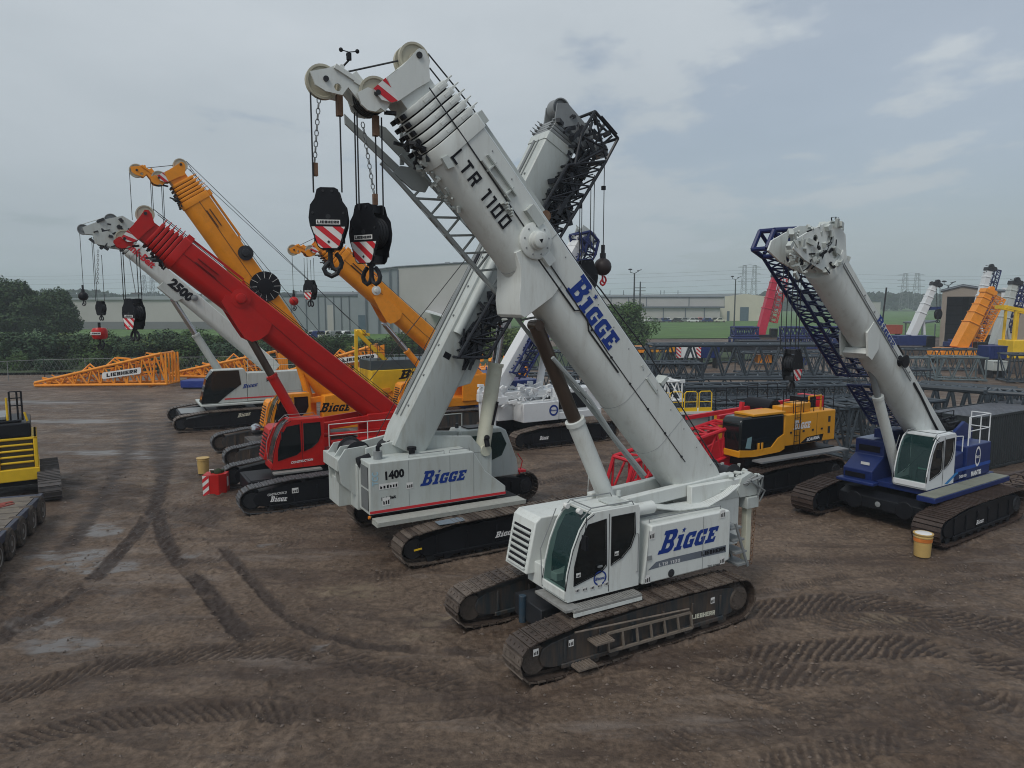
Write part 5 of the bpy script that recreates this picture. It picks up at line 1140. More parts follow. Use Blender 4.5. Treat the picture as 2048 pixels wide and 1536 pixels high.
# stowed lattice jib under the boom, far side
b = MB()
def JV(px, py, y): return FA.V(px, py, y)
u = [(690, 232), (800, 345), (1000, 560), (1060, 655)]; l_ = [(762, 262), (838, 345), (950, 480), (1040, 600)]
for ya, yb in ((-.62, -1.12),):
    for y in (ya, yb): b.path([JV(*p, y) for p in ((762, 325), (870, 440), (1010, 605), (1075, 690), (1180, 815), (1300, 975))], .05, 8)
    for y in (ya, yb): b.path([JV(*p, y) for p in ((800, 310), (905, 410), (1040, 560), (1110, 650), (1200, 770))], .05, 8)
    C0 = [JV(*p, ya) for p in ((790, 357), (1065, 672))]; C1 = [JV(*p, ya) for p in ((838, 344), (1105, 645))]; D0 = [JV(*p, yb) for p in ((790, 357), (1065, 672))]; D1 = [JV(*p, yb) for p in ((838, 344), (1105, 645))]
    n = 9
    for a_, c_ in ((C0, C1), (D0, D1), (C0, D0), (C1, D1)):
        for k in range(n):
            p = a_[0].lerp(a_[1], k/n); q = c_[0].lerp(c_[1], (k+.5)/n); r = a_[0].lerp(a_[1], (k+1)/n); b.tube(p, q, .028, 6); b.tube(q, r, .028, 6)
jb = b.build('folding_jib', JIBG, A)
b = MB(); A_ = lambda pts, y: [tuple(FA.L(*p, y)) for p in pts]
for y in (-.62, -1.12): b.plate(A_([(785, 345), (800, 332), (845, 338), (862, 362), (850, 385), (825, 380)], y), y-.03, y+.03)
for y in (-.7, -1.0): b.plate(A_([(688, 228), (700, 240), (800, 335), (812, 352), (795, 350), (690, 248)], y), y-.03, y+.03); b.plate(A_([(755, 250), (770, 255), (845, 335), (830, 345), (752, 265)], y), y-.03, y+.03)
b.plate(A_([(800, 250), (806, 250), (808, 330), (800, 330)], -.7), -.72, -.68); b.plate(A_([(824, 300), (829, 300), (829, 335), (822, 335)], -.7), -.72, -.68)
b.build('jib_head_plate', JIBG, jb, bevel=.006)
b = MB(); b.path([FA.V(*p, .3) for p in ((1105, 715), (1180, 800), (1225, 870), (1290, 950))], .05, 7); b.build('jib_guide_tube', JIBG, jb)
# ropes over the head, wind gauge
b = MB(); b.tube(nsA, tpA, .018, 5); b.tube(loA, tpA+Vector((0, 0, -.1)), .018, 5); b.T = TA
b.path([(LA+WTOP[0]-.1, .12, WTOP[1]+.33), (LA+.1, .15, BA_h/2+.18), (1, .15, BA_h/2+.16)], .016, 5); b.path([(LA+WTOP[0]-.3, -.1, WTOP[1]+.30), (LA-.1, -.1, BA_h/2+.14), (1, -.1, BA_h/2+.13)], .016, 5)
b.T = None; b.path([FA.V(1098, 462, .1), FA.V(1200, 578, .05), FA.V(1296, 706, 0), FA.V(1368, 822, 0), FA.V(1448, 950, 0)], .018, 5)
b.build('hoist_rope', ROPE, A)
b = MB(); w0 = FA.V(686, 133); w1 = FA.V(698, 120); b.tube(w0, w1, .02, 6); b.tube(w1, w1+Vector((0, 0, .12)), .05, 8)
for k in range(3): e = w1+Vector((.17*cos(2.1*k+.3), .17*sin(2.1*k+.3), .14)); b.tube(w1+Vector((0, 0, .14)), e, .01, 4); b.ball(e, .04, 8)
b.build('wind_gauge', BLACK, hdA)
def hang(fr, px, py, y=0.0): return fr.V(px, py, y)
rp = [((621, 185), (627, 385)), ((680, 232), (686, 385)), ((709, 225), (711, 420)), ((714, 225), (720, 420)), ((751, 265), (753, 405)), ((763, 235), (766, 430))]
ys_ = [0.05, 0.05, -.15, .1, -.1, .1]
def plumb(fr, p, q, y):
    a = fr.V(*p, y); b_ = fr.V(*q, y); return a, Vector((a.x, a.y, b_.z))
ropes(A, [plumb(FA, p, q, y) for (p, q), y in zip(rp, ys_)], .016, 'hanging_rope')
b = MB(); chain_mb(b, FA.V(638, 195, 0), FA.V(629, 326, 0), .035); chain_mb(b, FA.V(725, 245, 0), FA.V(748, 388, 0), .035); b.build('limit_switch_chain', STEEL, A, smooth=60)
b = MB()
for px, p0, p1, w_ in ((678, 190, 232, .13), (751, 232, 272, .13), (630, 326, 352, .1), (750, 388, 410, .1)):
    a, c = FA.V(px, p0), FA.V(px, p1); b.bar(a, (a.x, a.y, c.z), w_, w_*.8)
b.build('rope_socket', RUST, A)
h1 = FA.W(*FA.V(657, 378)); hook_block('hook_block', 'black striped hook block facing the viewer, left of the pair on the nearest boom', h1, .655, radians(8), double=False)
h2 = FA.W(*FA.V(740, 409)); hook_block('hook_block', 'black hook block with a double hook below, right of the pair on the nearest boom', h2, .665, radians(-28), double=True)
# ------------------------------------------------------------------ sister telescopic cranes (red and two orange)
def sister(fr, label, paint, end, foot, Lb, h, w, gc, tw, cabm, frm, chain, hook, x0=1.85, idx=10, blocks=(), stripes=True, nose=True, tx=0.0, cylsplit=.45, cylm=None, cyl=None, drum=True, rodm=RODB, boxtop=2.78):
    o = frthing(fr, 'telescopic_crawler_crane', label, 'crane')
    n_ = track(o, gc, 6.6, tw, chain, frm, out=1, hh=1.16, pitch=.24, grouser=False, idx=idx); n2_ = track(o, -gc, 6.6, tw, chain, frm, out=1, hh=1.16, pitch=.24, grouser=False, idx=idx+1); n_.location.x = n2_.location.x = tx
    c = carbody(o, frm, gc-.2, L=2.6); b = MB(); b.bx(1.2, 2.7, -1.0, 1.0, .42, .92); b.bx(1.3, 2.6, -.9, .9, .922, .945); b.bx(-2.6, -1.2, -1, 1, .42, .92); b.build('centre_box', frm, c, bevel=.02)
    b = MB(); b.bx(-3.4, 1.75, -.62, .62, 1.2, 1.75); b.bx(-3.9, -2.2, -.72, -.55, 1.5, 3.15); b.bx(-3.9, -2.2, .55, .72, 1.5, 3.15); b.bar((-3.9, .64, 3.1), (.1, .64, 2.75), .12, .3, up=(0, 0, 1)); b.bar((-3.9, -.64, 3.1), (.1, -.64, 2.75), .12, .3, up=(0, 0, 1)); b.build('turntable_frame', paint, o, bevel=.02)
    cp = round_cab(o, cabm, x0, 1.36, .38, 1.3, s=1.03); louvre_box(o, paint, x0, -.9, -1.32, -.30, 1.45, 2.78, lean=.28, n=7)
    b = MB(); b.bx(0, x0, 1.3, 1.62, 1.22, 1.30); b.build('cab_step', DECKG, o, bevel=.01)
    f, a, L = axis_of(fr, end, foot, Lb); T = boom_T(f, a); hy = w/2
    bs = boom_base(o, T, -.3, L, h, w, paint); boom_nest(o, T, L, h, w, 5, paint, gap=.17)
    hd, tp, ns, lo = tele_head(o, T, L, paint, w=.7, stripes=stripes, nose=nose)
    b = MB(); b.T = T; b.path([(1, hy+.012, -.02), (L*.5, hy+.012, -.02), (L*.6, hy+.02, .05), (L-.3, hy+.02, .10)], .012, 5)
    for t in (.12, .28): b.bx(L-1.7, L-.8, hy, hy+.09, t, t+.025)
    b.build('boom_side_pipe', DARK if paint is not RED else mat('dark_red', (.2, .008, .008), .5), bs)
    b = MB(); b.T = T; s0 = trace(fr, T, [cyl[1]], 0)[0][0]-.42; s1 = s0+2.1
    for y in (-hy-.03, hy+.03): b.plate([(s0, -.3), (s0+.12, .05), (s1-.45, .1), (s1, -.12), (s1-.05, -.45), (s0+1.0, -.85), (s0+.55, -1.0), (s0+.28, -.95), (s0+.1, -.7)], y-.03, y+.03)
    b.build('cylinder_bracket', paint, bs, bevel=.012)
    b = MB(); b.T = T; b.bar((L-.15, hy-.25, h/2+.12), (L-2.5, hy-.3, h/2+.16), .09, .08); b.bx(L-.3, L-.05, hy-.3, hy-.1, h/2, h/2+.2); b.bar((L-2.5, hy-.3, h/2+.1), (L-2.8, hy-.3, h/2-.02), .08); b.build('jib_tie_bar', paint, bs)
    b = MB(); b.T = T; b.tube((L+WTOP[0]-.1, .1, WTOP[1]+.33), (1, .1, h/2+.16), .014, 5); b.tube((L+WTOP[0]-.3, -.1, WTOP[1]+.3), (.5, -.1, h/2+.10), .014, 5); b.T = None; (b.tube(ns, tp, .016, 5) if nose else 0); b.tube(lo, tp, .016, 5); b.build('hoist_rope', ROPE, o)
    cy0 = cyl[0]; cy1 = cyl[1]; cylinder(o, (*fr.L(*cy0),)[:1]+(0,)+(fr.L(*cy0)[1],), (fr.L(*cy1)[0], 0, fr.L(*cy1)[1]), cylsplit, .2, cylm or paint, rodm, .15)
    return o, T, L, bs, hy, n_, cp, hd
def drum_at(fr, T, px, py, y, r, m, parent, nm='cable_drum', spokes=False, thick=.14):
    s, t = trace(fr, T, [(px, py)], y)[0]; b = MB(); b.T = T; b.lathe([(0, r*.95), (.05, r), (thick*.6, r), (thick*.7, r*.55), (thick*1.3, r*.5), (thick*1.4, r*.35)], (s, y, t), (0, 1, 0), 30); o = b.build(nm, m, parent)
    if spokes:
        b = MB(); b.T = T
        for k in range(12): a = 2*pi*k/12; b.bar((s+.25*r*cos(a), y+thick*.75, t+.25*r*sin(a)), (s+.97*r*cos(a), y+thick*.68, t+.97*r*sin(a)), .018)
        b.build('reel_spokes', STICK, o)
    return o
FR = Fr(-8.3, 28.9, 210); FO = Fr(-11, 36.6, 210); FQ = Fr(-5.4, 44.6, 210); F5 = Fr(-18.3, 45.85, 210)
red, TR, LR, bsR, hyR, tkR, cpR, hdR = sister(FR, 'red telescopic crawler crane with a red cab, left of the grey-white crane', RED, (345, 501), (751, 816), 11.6, 1.22, .92, 2.1, .62, RED, BLACK, CHAING, None, idx=10, nose=False, cyl=((600, 850), (498, 672)), cylsplit=.56)
drum_at(FR, TR, 481, 597, hyR, .36, RED, bsR); decal('company_logo', BIG, FR.V(540, 1002, 2.385), FR.V(574, 1000, 2.385)-FR.V(540, 1002, 2.385), FR.V(541, 991, 2.385)-FR.V(540, 1002, 2.385), WLET, tkR)
pxdecal(FR, 'side_lettering', font_geo('CONSTRUCTION 23', .02), (535, 991), (573, 985), (535, 986), 2.385, WLET, tkR); stickers(tkR, [(FR.V(584, 985, 2.385), (-.24, 0, 0), (0, 0, .2))])
pxdecal(FR, 'cab_lettering', font_geo('CONSTRUCTION', .03), (582, 928), (626, 921), (582, 923), 1.308, WLET, cpR)
b = MB(); rail_mb(b, [FR.W(x, y, 2.05)-Vector((FR.o[0], FR.o[1], 0)) for x, y in ((-.4, 1.25), (-2.0, 1.25), (-3.4, 1.25))], .9); 
red_rail = b.build('handrail', WHITE, None); red_rail.parent = red; red_rail.matrix_parent_inverse = Matrix.Rotation(-FR.a, 4, 'Z')
b = MB(); b.bx(-3.4, -.3, .62, 1.28, 1.35, 1.95); b.build('side_cabinet', mat('deep_red_paint', (.25, .01, .01), .4), red, bevel=.02)
b = MB(); b.tube((-3.4, 1.0, 2.15), (-.5, 1.0, 2.15), .12, 12); b.tube((-3.6, .8, 2.4), (-.3, .75, 2.45), .08, 10); b.bx(-3.0, -1.7, .85, 1.0, 2.25, 2.55); b.build('hydraulic_tank', RED, red)
orange, TO, LO, bsO, hyO, tkO, cpO, hdO = sister(FO, 'orange telescopic crawler crane with the tallest orange boom, behind the red crane', ORANGE, (384, 396), (600, 700), 12.2, 1.3, .98, 2.1, .62, ORANGE, GREYU, CHAING, None, idx=12, tx=.9, cyl=((620, 800), (575, 650)), cylsplit=.6)
drum_at(FO, TO, 491, 506, hyO, .36, DARK, bsO); drum_at(FO, TO, 530, 573, hyO, .74, INK, bsO, 'cable_reel', True)
b = MB(); pr = [(-.75, 1.3), (-.9, 3.05), (-1.4, 3.1), (-3.4, 2.1), (-3.5, 1.3)]; b.prism(pr, .62, 1.3); cbO = b.build('side_cabinet', ORANGE, orange, bevel=.03); pxdecal(FO, 'company_logo', BIG, (639, 825), (700, 821), (643, 806), 1.306, INK, cbO)
b = MB(); b.lathe([(0, .2), (.05, .3), (.5, .3), (.55, .2)], (2.3, .1, 1.45), (0, 1, 0), 16); b.build('muffler', CHROME, orange)
ropes(orange, [(FO.V(372, 322, .2), FO.V(700, 640, .2)), (FO.V(368, 330, -.2), FO.V(880, 805, -.6)), (FO.V(480, 470, .1), FO.V(660, 690, .1))], .014, 'stay_rope')
orange2, TQ, LQ, bsQ, hyQ, tkQ, cpQ, hdQ = sister(FQ, 'farther orange telescopic crawler crane, its boom crossing in front of the tall shed', ORANGE, (673, 516), (880, 700), 12.2, 1.32, 1.0, 2.1, .62, ORANGE, GREYU, CHAING, None, idx=14, cyl=((850, 745), (768, 648)), cylsplit=.45, rodm=CHROME)
drum_at(FQ, TQ, 752, 581, hyQ, .28, WHITE, bsQ)
# ------------------------------------------------------------------ white crane with a black-glass cab, far left
c5 = frthing(F5, 'telescopic_crawler_crane', 'farthest left grey-white telescopic crane with a black-glass cab, leaning over the orange lattices', 'crane')
t5 = track(c5, 2.2, 7.4, .8, CHAIN, BLACK, out=1, hh=1.12, pitch=.2, idx=20); track(c5, -2.2, 7.4, .8, CHAIN, BLACK, out=1, hh=1.12, pitch=.2, idx=21); cc = carbody(c5, BLACK, 2.0, L=3); b = MB(); b.bx(1.6, 3.2, -1.3, 1.3, .6, .95); b.bx(1.65, 3.15, -1.25, 1.25, .952, .98); b.build('centre_box', BLACK, cc, bevel=.02)
b = MB(); b.bx(1.6, 3.1, -1.2, 1.2, .985, 1.0); b.build('deck_plate', STEEL, cc)
pxdecal(F5, 'company_logo', BIG, (475, 834), (501, 829), (476, 826), 2.56, CREAM, t5)
b = MB(); b.prism([(-.8, 1.55), (-.8, 3.35), (-4.2, 3.35), (-4.2, 1.9), (-3.9, 1.55)], .5, 1.5); b.bx(-4.2, .8, -1.5, .48, 1.5, 2.9); b.bx(-4.3, 2.0, -1.5, 1.75, 1.36, 1.5); bd5 = b.build('body', WHITE2, c5, bevel=.03)
b = MB(); b.prism([(1.95, 1.52), (1.55, 3.1), (1.2, 3.62), (-.65, 3.62), (-.78, 3.3), (-.78, 1.52)], .55, 1.5); b.build('cab_shell', WHITE2, c5, bevel=.03)
b = MB(); b.plate([(1.96, 1.55), (1.58, 3.08), (1.22, 3.55), (-.3, 3.55), (-.42, 2.65), (.4, 2.05), (1.0, 1.55)], 1.505, 1.52); b.build('side_window', DGLASS, c5)
b = MB(); b.bar((1.97, 1.03, 1.6), (1.6, 1.03, 3.05), .9, .03, up=(1, 0, 0)); b.bar((1.58, 1.03, 3.07), (1.25, 1.03, 3.55), .9, .03, up=(1, 0, 0)); b.build('windscreen', DGLASS, c5)
for nm, g, bl, br, tl, m in (('company_logo', BIG, (485, 777), (515, 772), (486, 769), LOGO), ('model_lettering', font_geo('2500', .05), (532, 763), (552, 760), (532, 757), INK)): pxdecal(F5, nm, g, bl, br, tl, 1.51, m, bd5)
b = MB(); b.bx(-4.2, .6, 1.5, 1.515, 1.72, 1.80); b.build('red_stripe', RLET, bd5)
b = MB(); rail_mb(b, [(-4.1, 1.2, 3.35), (-2.5, 1.2, 3.35), (-.9, 1.2, 3.35)], .8); b.build('handrail', WHITE2, c5)
f5, a5, L5 = axis_of(F5, (262, 498), (520, 716)); T5 = boom_T(f5, a5); bs5 = boom_base(c5, T5, -1.2, L5, 1.02, .92, WHITE); boom_nest(c5, T5, L5, 1.02, .92, 3, WHITE2, gap=.2)
s_, t_ = trace(F5, T5, [(345, 575)], .5)[0]; b = MB(); b.T = T5; b.prism([(s_-.9, -.2), (s_+.6, .2), (s_+.6, -.75), (s_-.7, -.75)], -.44, .44); b.build('cylinder_bracket', WHITE2, bs5, bevel=.02)
g25 = font_geo('2500', .06); v = trace(F5, T5, [(352, 566), (382, 590)], .49); bdecal(T5, 'model_lettering', g25, v[0][0]+.3, -.28, v[0][0]-v[1][0]+.5, .62, .485, INK, bs5); vv_ = trace(F5, T5, [(262, 500), (298, 524)], .49)
gtc = font_geo('Link-Belt', .04); bdecal(T5, 'maker_lettering', gtc, vv_[0][0]+.4, -.15, 1.9, .45, .49, RLET, bs5)
drum_at(F5, T5, 389, 596, .48, .2, STEEL, bs5); cylinder(c5, (F5.L(440, 745)[0], 0, F5.L(440, 745)[1]), (F5.L(345, 598)[0], 0, F5.L(345, 598)[1]), .52, .24, WHITE2, CHROME, .16)
b = MB(); b.T = T5
P_ = [rel_ for rel_ in trace(F5, T5, [(165, 455), (205, 440), (245, 432), (275, 450), (250, 500), (215, 495), (190, 470), (170, 468)], .2)]
for y in (-.32, .32): b.plate(P_, y-.03, y+.03)
b.build('boom_head', WHITE2, c5); b = MB(); rnd5 = random.Random(8)
for k in range(34): c = F5.V(rnd5.uniform(190, 262), rnd5.uniform(438, 495), rnd5.uniform(.25, .45)); b.bar(c, c+Vector((rnd5.uniform(-.35, .35), rnd5.uniform(-.1, .1), rnd5.uniform(-.25, .25))), rnd5.choice((.05, .08, .14)))
b.build('head_fittings', DARK, c5)
for px, py, r in ((166, 459, .3), (222, 440, .36), (205, 482, .36)): sheave(c5, F5.V(px, py, .0), r, .3, STEEL, 'sheave')
b = MB(); b.plate(A_5 := [F5.L(*p, .35) for p in ((185, 468), (215, 462), (245, 478), (250, 498), (226, 494), (190, 488))], .33, .40); b.tube(F5.V(166, 448), F5.V(222, 431), .02, 5); b.tube(F5.V(180, 468), F5.V(222, 431), .02, 5); b.build('nose_plate', WHITE2, c5)
# ------------------------------------------------------------------ grey-white crane seen from behind, centre left
FT = Fr(-1.3, 24.2, 30)
ct = frthing(FT, 'telescopic_crawler_crane', 'grey-white telescopic crane seen from the rear, with a black lattice jib, behind the nearest crane', 'crane')
tt = track(ct, -2.25, 7.6, .82, CHAIN, BLACK, out=-1, hh=1.12, pitch=.155, front=-1, idx=30); track(ct, 2.25, 7.6, .82, CHAIN, BLACK, out=-1, hh=1.12, pitch=.155, front=-1, idx=31); carbody(ct, BLACK, 2.0, L=3)
pxdecal(FT, 'company_logo', BIG, (990, 1074), (1030, 1065), (992, 1062), -2.61, WLET, tt); b = MB(); q = FT.V(828, 1099, -2.56); b.bar(q, q+Vector((.25, 0, .02)), .02, .05); b.build('yellow_handle', YELLOW, tt)
def on_track(px, py, y, z): return FT.V(px, py, y)
b = MB(); c = at_z(898, 1042, 1.17)-Vector((FT.o[0], FT.o[1], 0)); c = Matrix.Rotation(-FT.a, 4, 'Z') @ c
tag_m = b.plate([(-.42, -.22), (.1, -.25), (.2, -.2), (.45, -.2), (.5, .1), (.35, .2), (-.4, .15)], 1.16, 1.175, O=(c.x, c.y, 0), U=(1, 0, 0), V=(0, 1, 0)); b.build('loose_cover_plate', mat('blue_grey_plate', (.16, .2, .24), .4, dirt=.3), ct)
Yb = -1.4; zt_, zb_ = 3.0, 1.38
b = MB(); b.prism([(-4.25, zb_), (-4.25, zt_), (-.75, zt_), (-.3, 2.3), (.45, 1.7), (.45, zb_)], Yb, -.35); bt = b.build('side_cabinet', WHITE2, ct, bevel=.03)
b = MB(); b.bx(-4.3, .5, -.34, .45, 1.3, 2.75); b.bx(-4.25, .9, .46, 1.5, 1.3, 2.5); b.build('rear_body', WHITE2, ct, bevel=.02)
b = MB(); b.bx(-4.2, .9, Yb-.55, Yb-.0, 1.26, 1.31); 
for k in range(9): b.bar((-4.2+.55*k, Yb-.53, 1.2), (-4.2+.55*k, Yb-.02, 1.2), .03, .1)
b.bx(-4.2, .9, Yb-.57, Yb-.55, 1.18, 1.31); b.build('walkway', mat('pale_deck', (.36, .37, .34), .6, dirt=.4, dcol=(.2, .18, .13), scale=4, var=.1, bump=.4, bscale=50), ct)
b = MB(); b.bx(-4.26, .44, Yb-.012, Yb-.004, 1.44, 1.52); b.build('red_stripe', RLET, bt); b = MB(); b.bx(-4.26, .44, Yb-.01, Yb-.003, 1.385, 1.42); b.build('black_stripe', INK, bt)
b = MB(); [b.bx(x, x+.012, Yb-.004, Yb-.001, 1.53, 2.96) for x in (-3.0, -1.6, -.75)]; b.path([(-2.9, -1.2, 3.0), (-2.9, -1.2, 3.09), (-1.7, -1.2, 3.09), (-1.7, -1.2, 3.0)], .014, 5); b.path([(-1.5, -1.2, 3.0), (-1.5, -1.2, 3.09), (-.8, -1.2, 3.09), (-.8, -1.2, 3.0)], .014, 5); b.build('panel_seam', STEEL, bt)
pxdecal(FT, 'company_logo', BIG, (840, 973), (931, 959), (845, 943), Yb-.006, LOGO, bt); pxdecal(FT, 'model_lettering', font_geo('1400', .05), (771, 961), (809, 954), (770, 943), Yb-.006, INK, bt)
pxdecal(FT, 'maker_lettering', font_geo('Link-Belt', .04), (763, 1002), (792, 996), (763, 995), Yb-.006, INK, bt); stickers(bt, [(FT.V(758, 980, Yb-.002), (.35, 0, 0), (0, 0, .18)), (FT.V(778, 977, Yb-.002), (.3, 0, 0), (0, 0, .18)), (FT.V(813, 978, Yb-.002), (.22, 0, 0), (0, 0, .2)), (FT.V(765, 1012, Yb-.002), (.25, 0, 0), (0, 0, .25))])
b = MB(); [b.geo(font_geo('TCC', .03), (-3.98, Yb-.008, 2.3), (0, 0, .42), (-.2, 0, 0), .002)]; b.build('model_letters', mat('pale_blue_lettering', (.35, .55, .65), .5), bt, smooth=0, fix=False)
# rear face grilles, hoist opening
b = MB()
for z0, z1 in ((2.2, 2.85), (1.5, 2.12)):
    b.m(1).bx(-4.262, -4.255, -1.28, -.62, z0, z1)
    for k in range(11): b.m(0).bx(-4.275, -4.263, -1.26+.06*k, -1.235+.06*k, z0, z1)
b.build('rear_grille', [STEEL, INK], bt)
b = MB()
for y in (-.15, .35, 1.1): b.plate([(-4.75, 2.15), (-4.85, 2.9), (-4.6, 3.25), (-3.9, 3.3), (-3.7, 2.2), (-4.3, 1.75)], y-.04, y+.04)
b.bx(-4.7, -4.28, .35, 1.45, 1.3, 2.2); b.bx(-4.85, -4.6, -.1, 1.5, 2.55, 2.95); b.build('counterweight_bracket', WHITE2, ct, bevel=.015)
pxdecal(FT, 'maker_lettering', font_geo('Link-Belt', .04), (657, 930), (677, 937), (657, 921), 1.52, RLET, bt)
b = MB(); b.lathe([(-.45, .42), (-.42, .42), (-.4, .33), (.4, .33), (.42, .42), (.45, .42)], (-4.1, .55, 3.0), (0, 1, 0), 24); b.lathe([(-.45, .4), (-.42, .4), (-.4, .3), (.4, .3), (.42, .4), (.45, .4)], (-3.0, .35, 3.0), (0, 1, 0), 24); b.build('winch', DARK, ct)
b = MB(); b.tube((-4.3, -.45, 2.85), (-3.9, -.45, 2.95), .17, 12); b.bar((-4.2, -.6, 2.75), (-3.8, -.3, 2.85), .25); b.build('winch_motor', INK, ct)
b = MB(); b.tube((-3.8, -.9, 3.0), (-3.8, -.9, 3.25), .14, 14); b.build('exhaust_guard', STEEL, ct); b = MB(); b.path([(-3.8, -.9, 3.2), (-3.8, -.9, 3.38), (-3.7, -.9, 3.45)], .07, 8); b.tube((-2.6, -.7, 3.0), (-2.6, -.7, 3.12), .1, 12); b.tube((-2.6, -.7, 3.12), (-2.6, -.7, 3.22), .15, 12); b.build('exhaust_pipe', INK, ct)
b = MB()
for y in (-.3, .75): b.prism([(-4.0, 2.7), (-4.0, 3.25), (-2.4, 3.5), (-.3, 3.3), (.2, 2.7)], y-.05, y+.05)
b.build('boom_foot_bracket', WHITE2, ct, bevel=.02)
b = MB(); b.tube((-4.3, -1.36, 1.33), (-4.24, -1.36, 1.33), .05, 10); b.build('amber_marker', AMB, ct)
# cab of that crane (left side, far)
b = MB(); cz0 = 1.5; b.prism([(-.3, cz0), (2.1, cz0), (2.0, 2.1), (1.55, 3.2), (1.35, 3.32), (-.25, 3.32), (-.3, 3.2)], .5, 1.45); ccab = b.build('cab_shell', WHITE2, ct, bevel=.04)
b = MB(); b.plate([(.45, 2.42), (.45, 3.16), (1.32, 3.16), (1.55, 2.7), (1.35, 2.3), (.9, 2.15)], .475, .498); b.plate([(-.1, 2.45), (-.1, 3.1), (.4, 3.1), (.4, 2.2)], .475, .498); b.build('side_window', GLASS, ccab)
b = MB(); b.plate([(.46, 2.42), (.46, 3.15), (1.31, 3.15), (1.54, 2.7), (1.34, 2.3), (.9, 2.16)], .49, .4995); b.build('window_dark', DGLASS, ccab)
b = MB(); b.bx(-.31, -.295, .6, 1.3, 2.5, 3.15); b.build('rear_window', DGLASS, ccab); b = MB(); b.bx(.1, .9, .7, 1.25, 3.33, 3.37); b.lathe([(0, .07), (.16, .06)], (-.1, 1.2, 3.33), (0, 0, 1), 10); b.build('roof_hatch', DARK, ccab)
b = MB(); b.path([(2.1, .5, 1.5), (2.2, .45, 2.0), (2.0, .45, 2.3)], .02, 5); b.bx(2.05, 2.3, .35, .7, 1.6, 1.68); b.build('red_marker', RLET, ccab)
b = MB(); b.tube((.25, -.5, 2.9), (.25, -.4, 3.15), .09, 10); b.ball((.25, -.45, 3.2), .1, 10); b.build('work_lamp', INK, ct)
b = MB(); rail_mb(b, [(-2.2, 1.4, 2.5), (-1.0, 1.4, 2.5), (.2, 1.4, 2.5)], 1.3); b.build('handrail', WHITE2, ct)
pvT, aT, LT_ = axis_of(FT, (1108, 290), (815, 880)); TT_ = boom_T(pvT, aT); hT, wT = 1.3, 1.15
print('TCC', pvT, math.degrees(aT), LT_)
bsT = boom_base(ct, TT_, -.35, LT_, hT, wT, WHITE2, cut=-.35); boom_nest(ct, TT_, LT_, hT, wT, 4, STEEL, gap=.14, cut=-.35)
b = MB(); b.T = TT_; b.path([(.6, .2, hT/2+.04), (LT_*.5, .15, hT/2+.05), (LT_-.3, .1, hT/2+.04)], .05, 6); b.path([(.6, -.15, hT/2+.03), (LT_-.3, -.15, hT/2+.03)], .02, 5); b.path([(.8, .4, hT/2+.03), (LT_*.7, .4, hT/2+.03)], .015, 5)
for k in range(9): b.tube((1.0+k*1.1, -.35, hT/2), (1.0+k*1.1, -.35, hT/2+.04), .04, 6)
b.build('boom_top_pipe', STEEL, bsT); b = MB(); b.T = TT_; b.tube((LT_*.33, -wT/2-.02, .36), (LT_*.62, -wT/2-.02, .36), .16, 12); b.build('boom_side_cylinder', WHITE2, bsT)
b = MB(); b.T = TT_; b.bx(LT_*.54, LT_*.58, -.1, .25, hT/2+.02, hT/2+.06); b.bx(2.9, 3.1, -wT/2-.01, -wT/2-.0, .2, .45); b.build('boom_labels', INK, bsT)
b = MB(); b.T = TT_; b.prism([(2.2, -.5), (2.6, -.95), (3.3, -.95), (4.4, -.55)], -.45, .45); b.build('cylinder_bracket', WHITE2, bsT, bevel=.02)
p0, p1 = FT.L(965, 898, -.1), FT.L(1003, 650, -.1); b_ = cylinder(ct, (p0[0], -.1, p0[1]), (p1[0], -.1, p1[1]), .68, .26, CREAM, CHROME, .15)
b = MB(); q = Vector((p0[0], -.1, p0[1])).lerp(Vector((p1[0], -.1, p1[1])), .33); b.T = Matrix.Translation(q); b.tube((.0, -.275, -.55), (.2, -.275, .25), .045, 8); b.build('cylinder_hose', INK, b_)
b = MB(); b.T = TT_
for y in (-.35, .35): b.plate([(LT_+.4, -.5), (LT_+.4, .5), (LT_+1.1, .75), (LT_+1.35, .4), (LT_+1.2, -.6), (LT_+.9, -1.2), (LT_+.5, -1.0)], y-.03, y+.03)
b.build('boom_head', STEEL, ct)
for s, t, r in ((1.15, .45, .36), (.95, -.85, .34), (.95, -1.7, .28)): sheave(ct, TT_ @ Vector((LT_+s, 0, t)), r, .4, STEEL, 'sheave')
# black lattice jib lying along the boom
def BT(px, py, y): s, t = trace(FT, TT_, [(px, py)], y)[0]; return TT_ @ Vector((s, y, t))
b = MB(); ya, yb = -.95, .35
Q0 = [BT(917, 715, ya), BT(975, 715, ya), BT(975, 715, ya)+Vector((0, yb-ya, 0)), BT(917, 715, ya)+Vector((0, yb-ya, 0))]; Q1 = [BT(1135, 330, ya), BT(1212, 322, ya), BT(1212, 322, ya)+Vector((0, yb-ya, 0)), BT(1135, 330, ya)+Vector((0, yb-ya, 0))]
lattice_mb(b, (Q0, Q1), 11, .06, .032)
jt = b.build('lattice_jib', BLKL, ct); b = MB(); rnd = random.Random(9)
for k in range(620):
    t = rnd.random(); c = Q0[0].lerp(Q1[0], t).lerp(Q0[1].lerp(Q1[1], t), rnd.uniform(.05, .8))+Vector((0, rnd.uniform(.05, 1.0), 0)); u = (Q1[0]-Q0[0]).normalized()
    d = u*rnd.uniform(-.6, .6)+Vector((rnd.uniform(-.3, .3), rnd.uniform(-.15, .15), rnd.uniform(-.3, .3))); b.bar(c, c+d, rnd.choice((.04, .05, .07, .1, .16)))
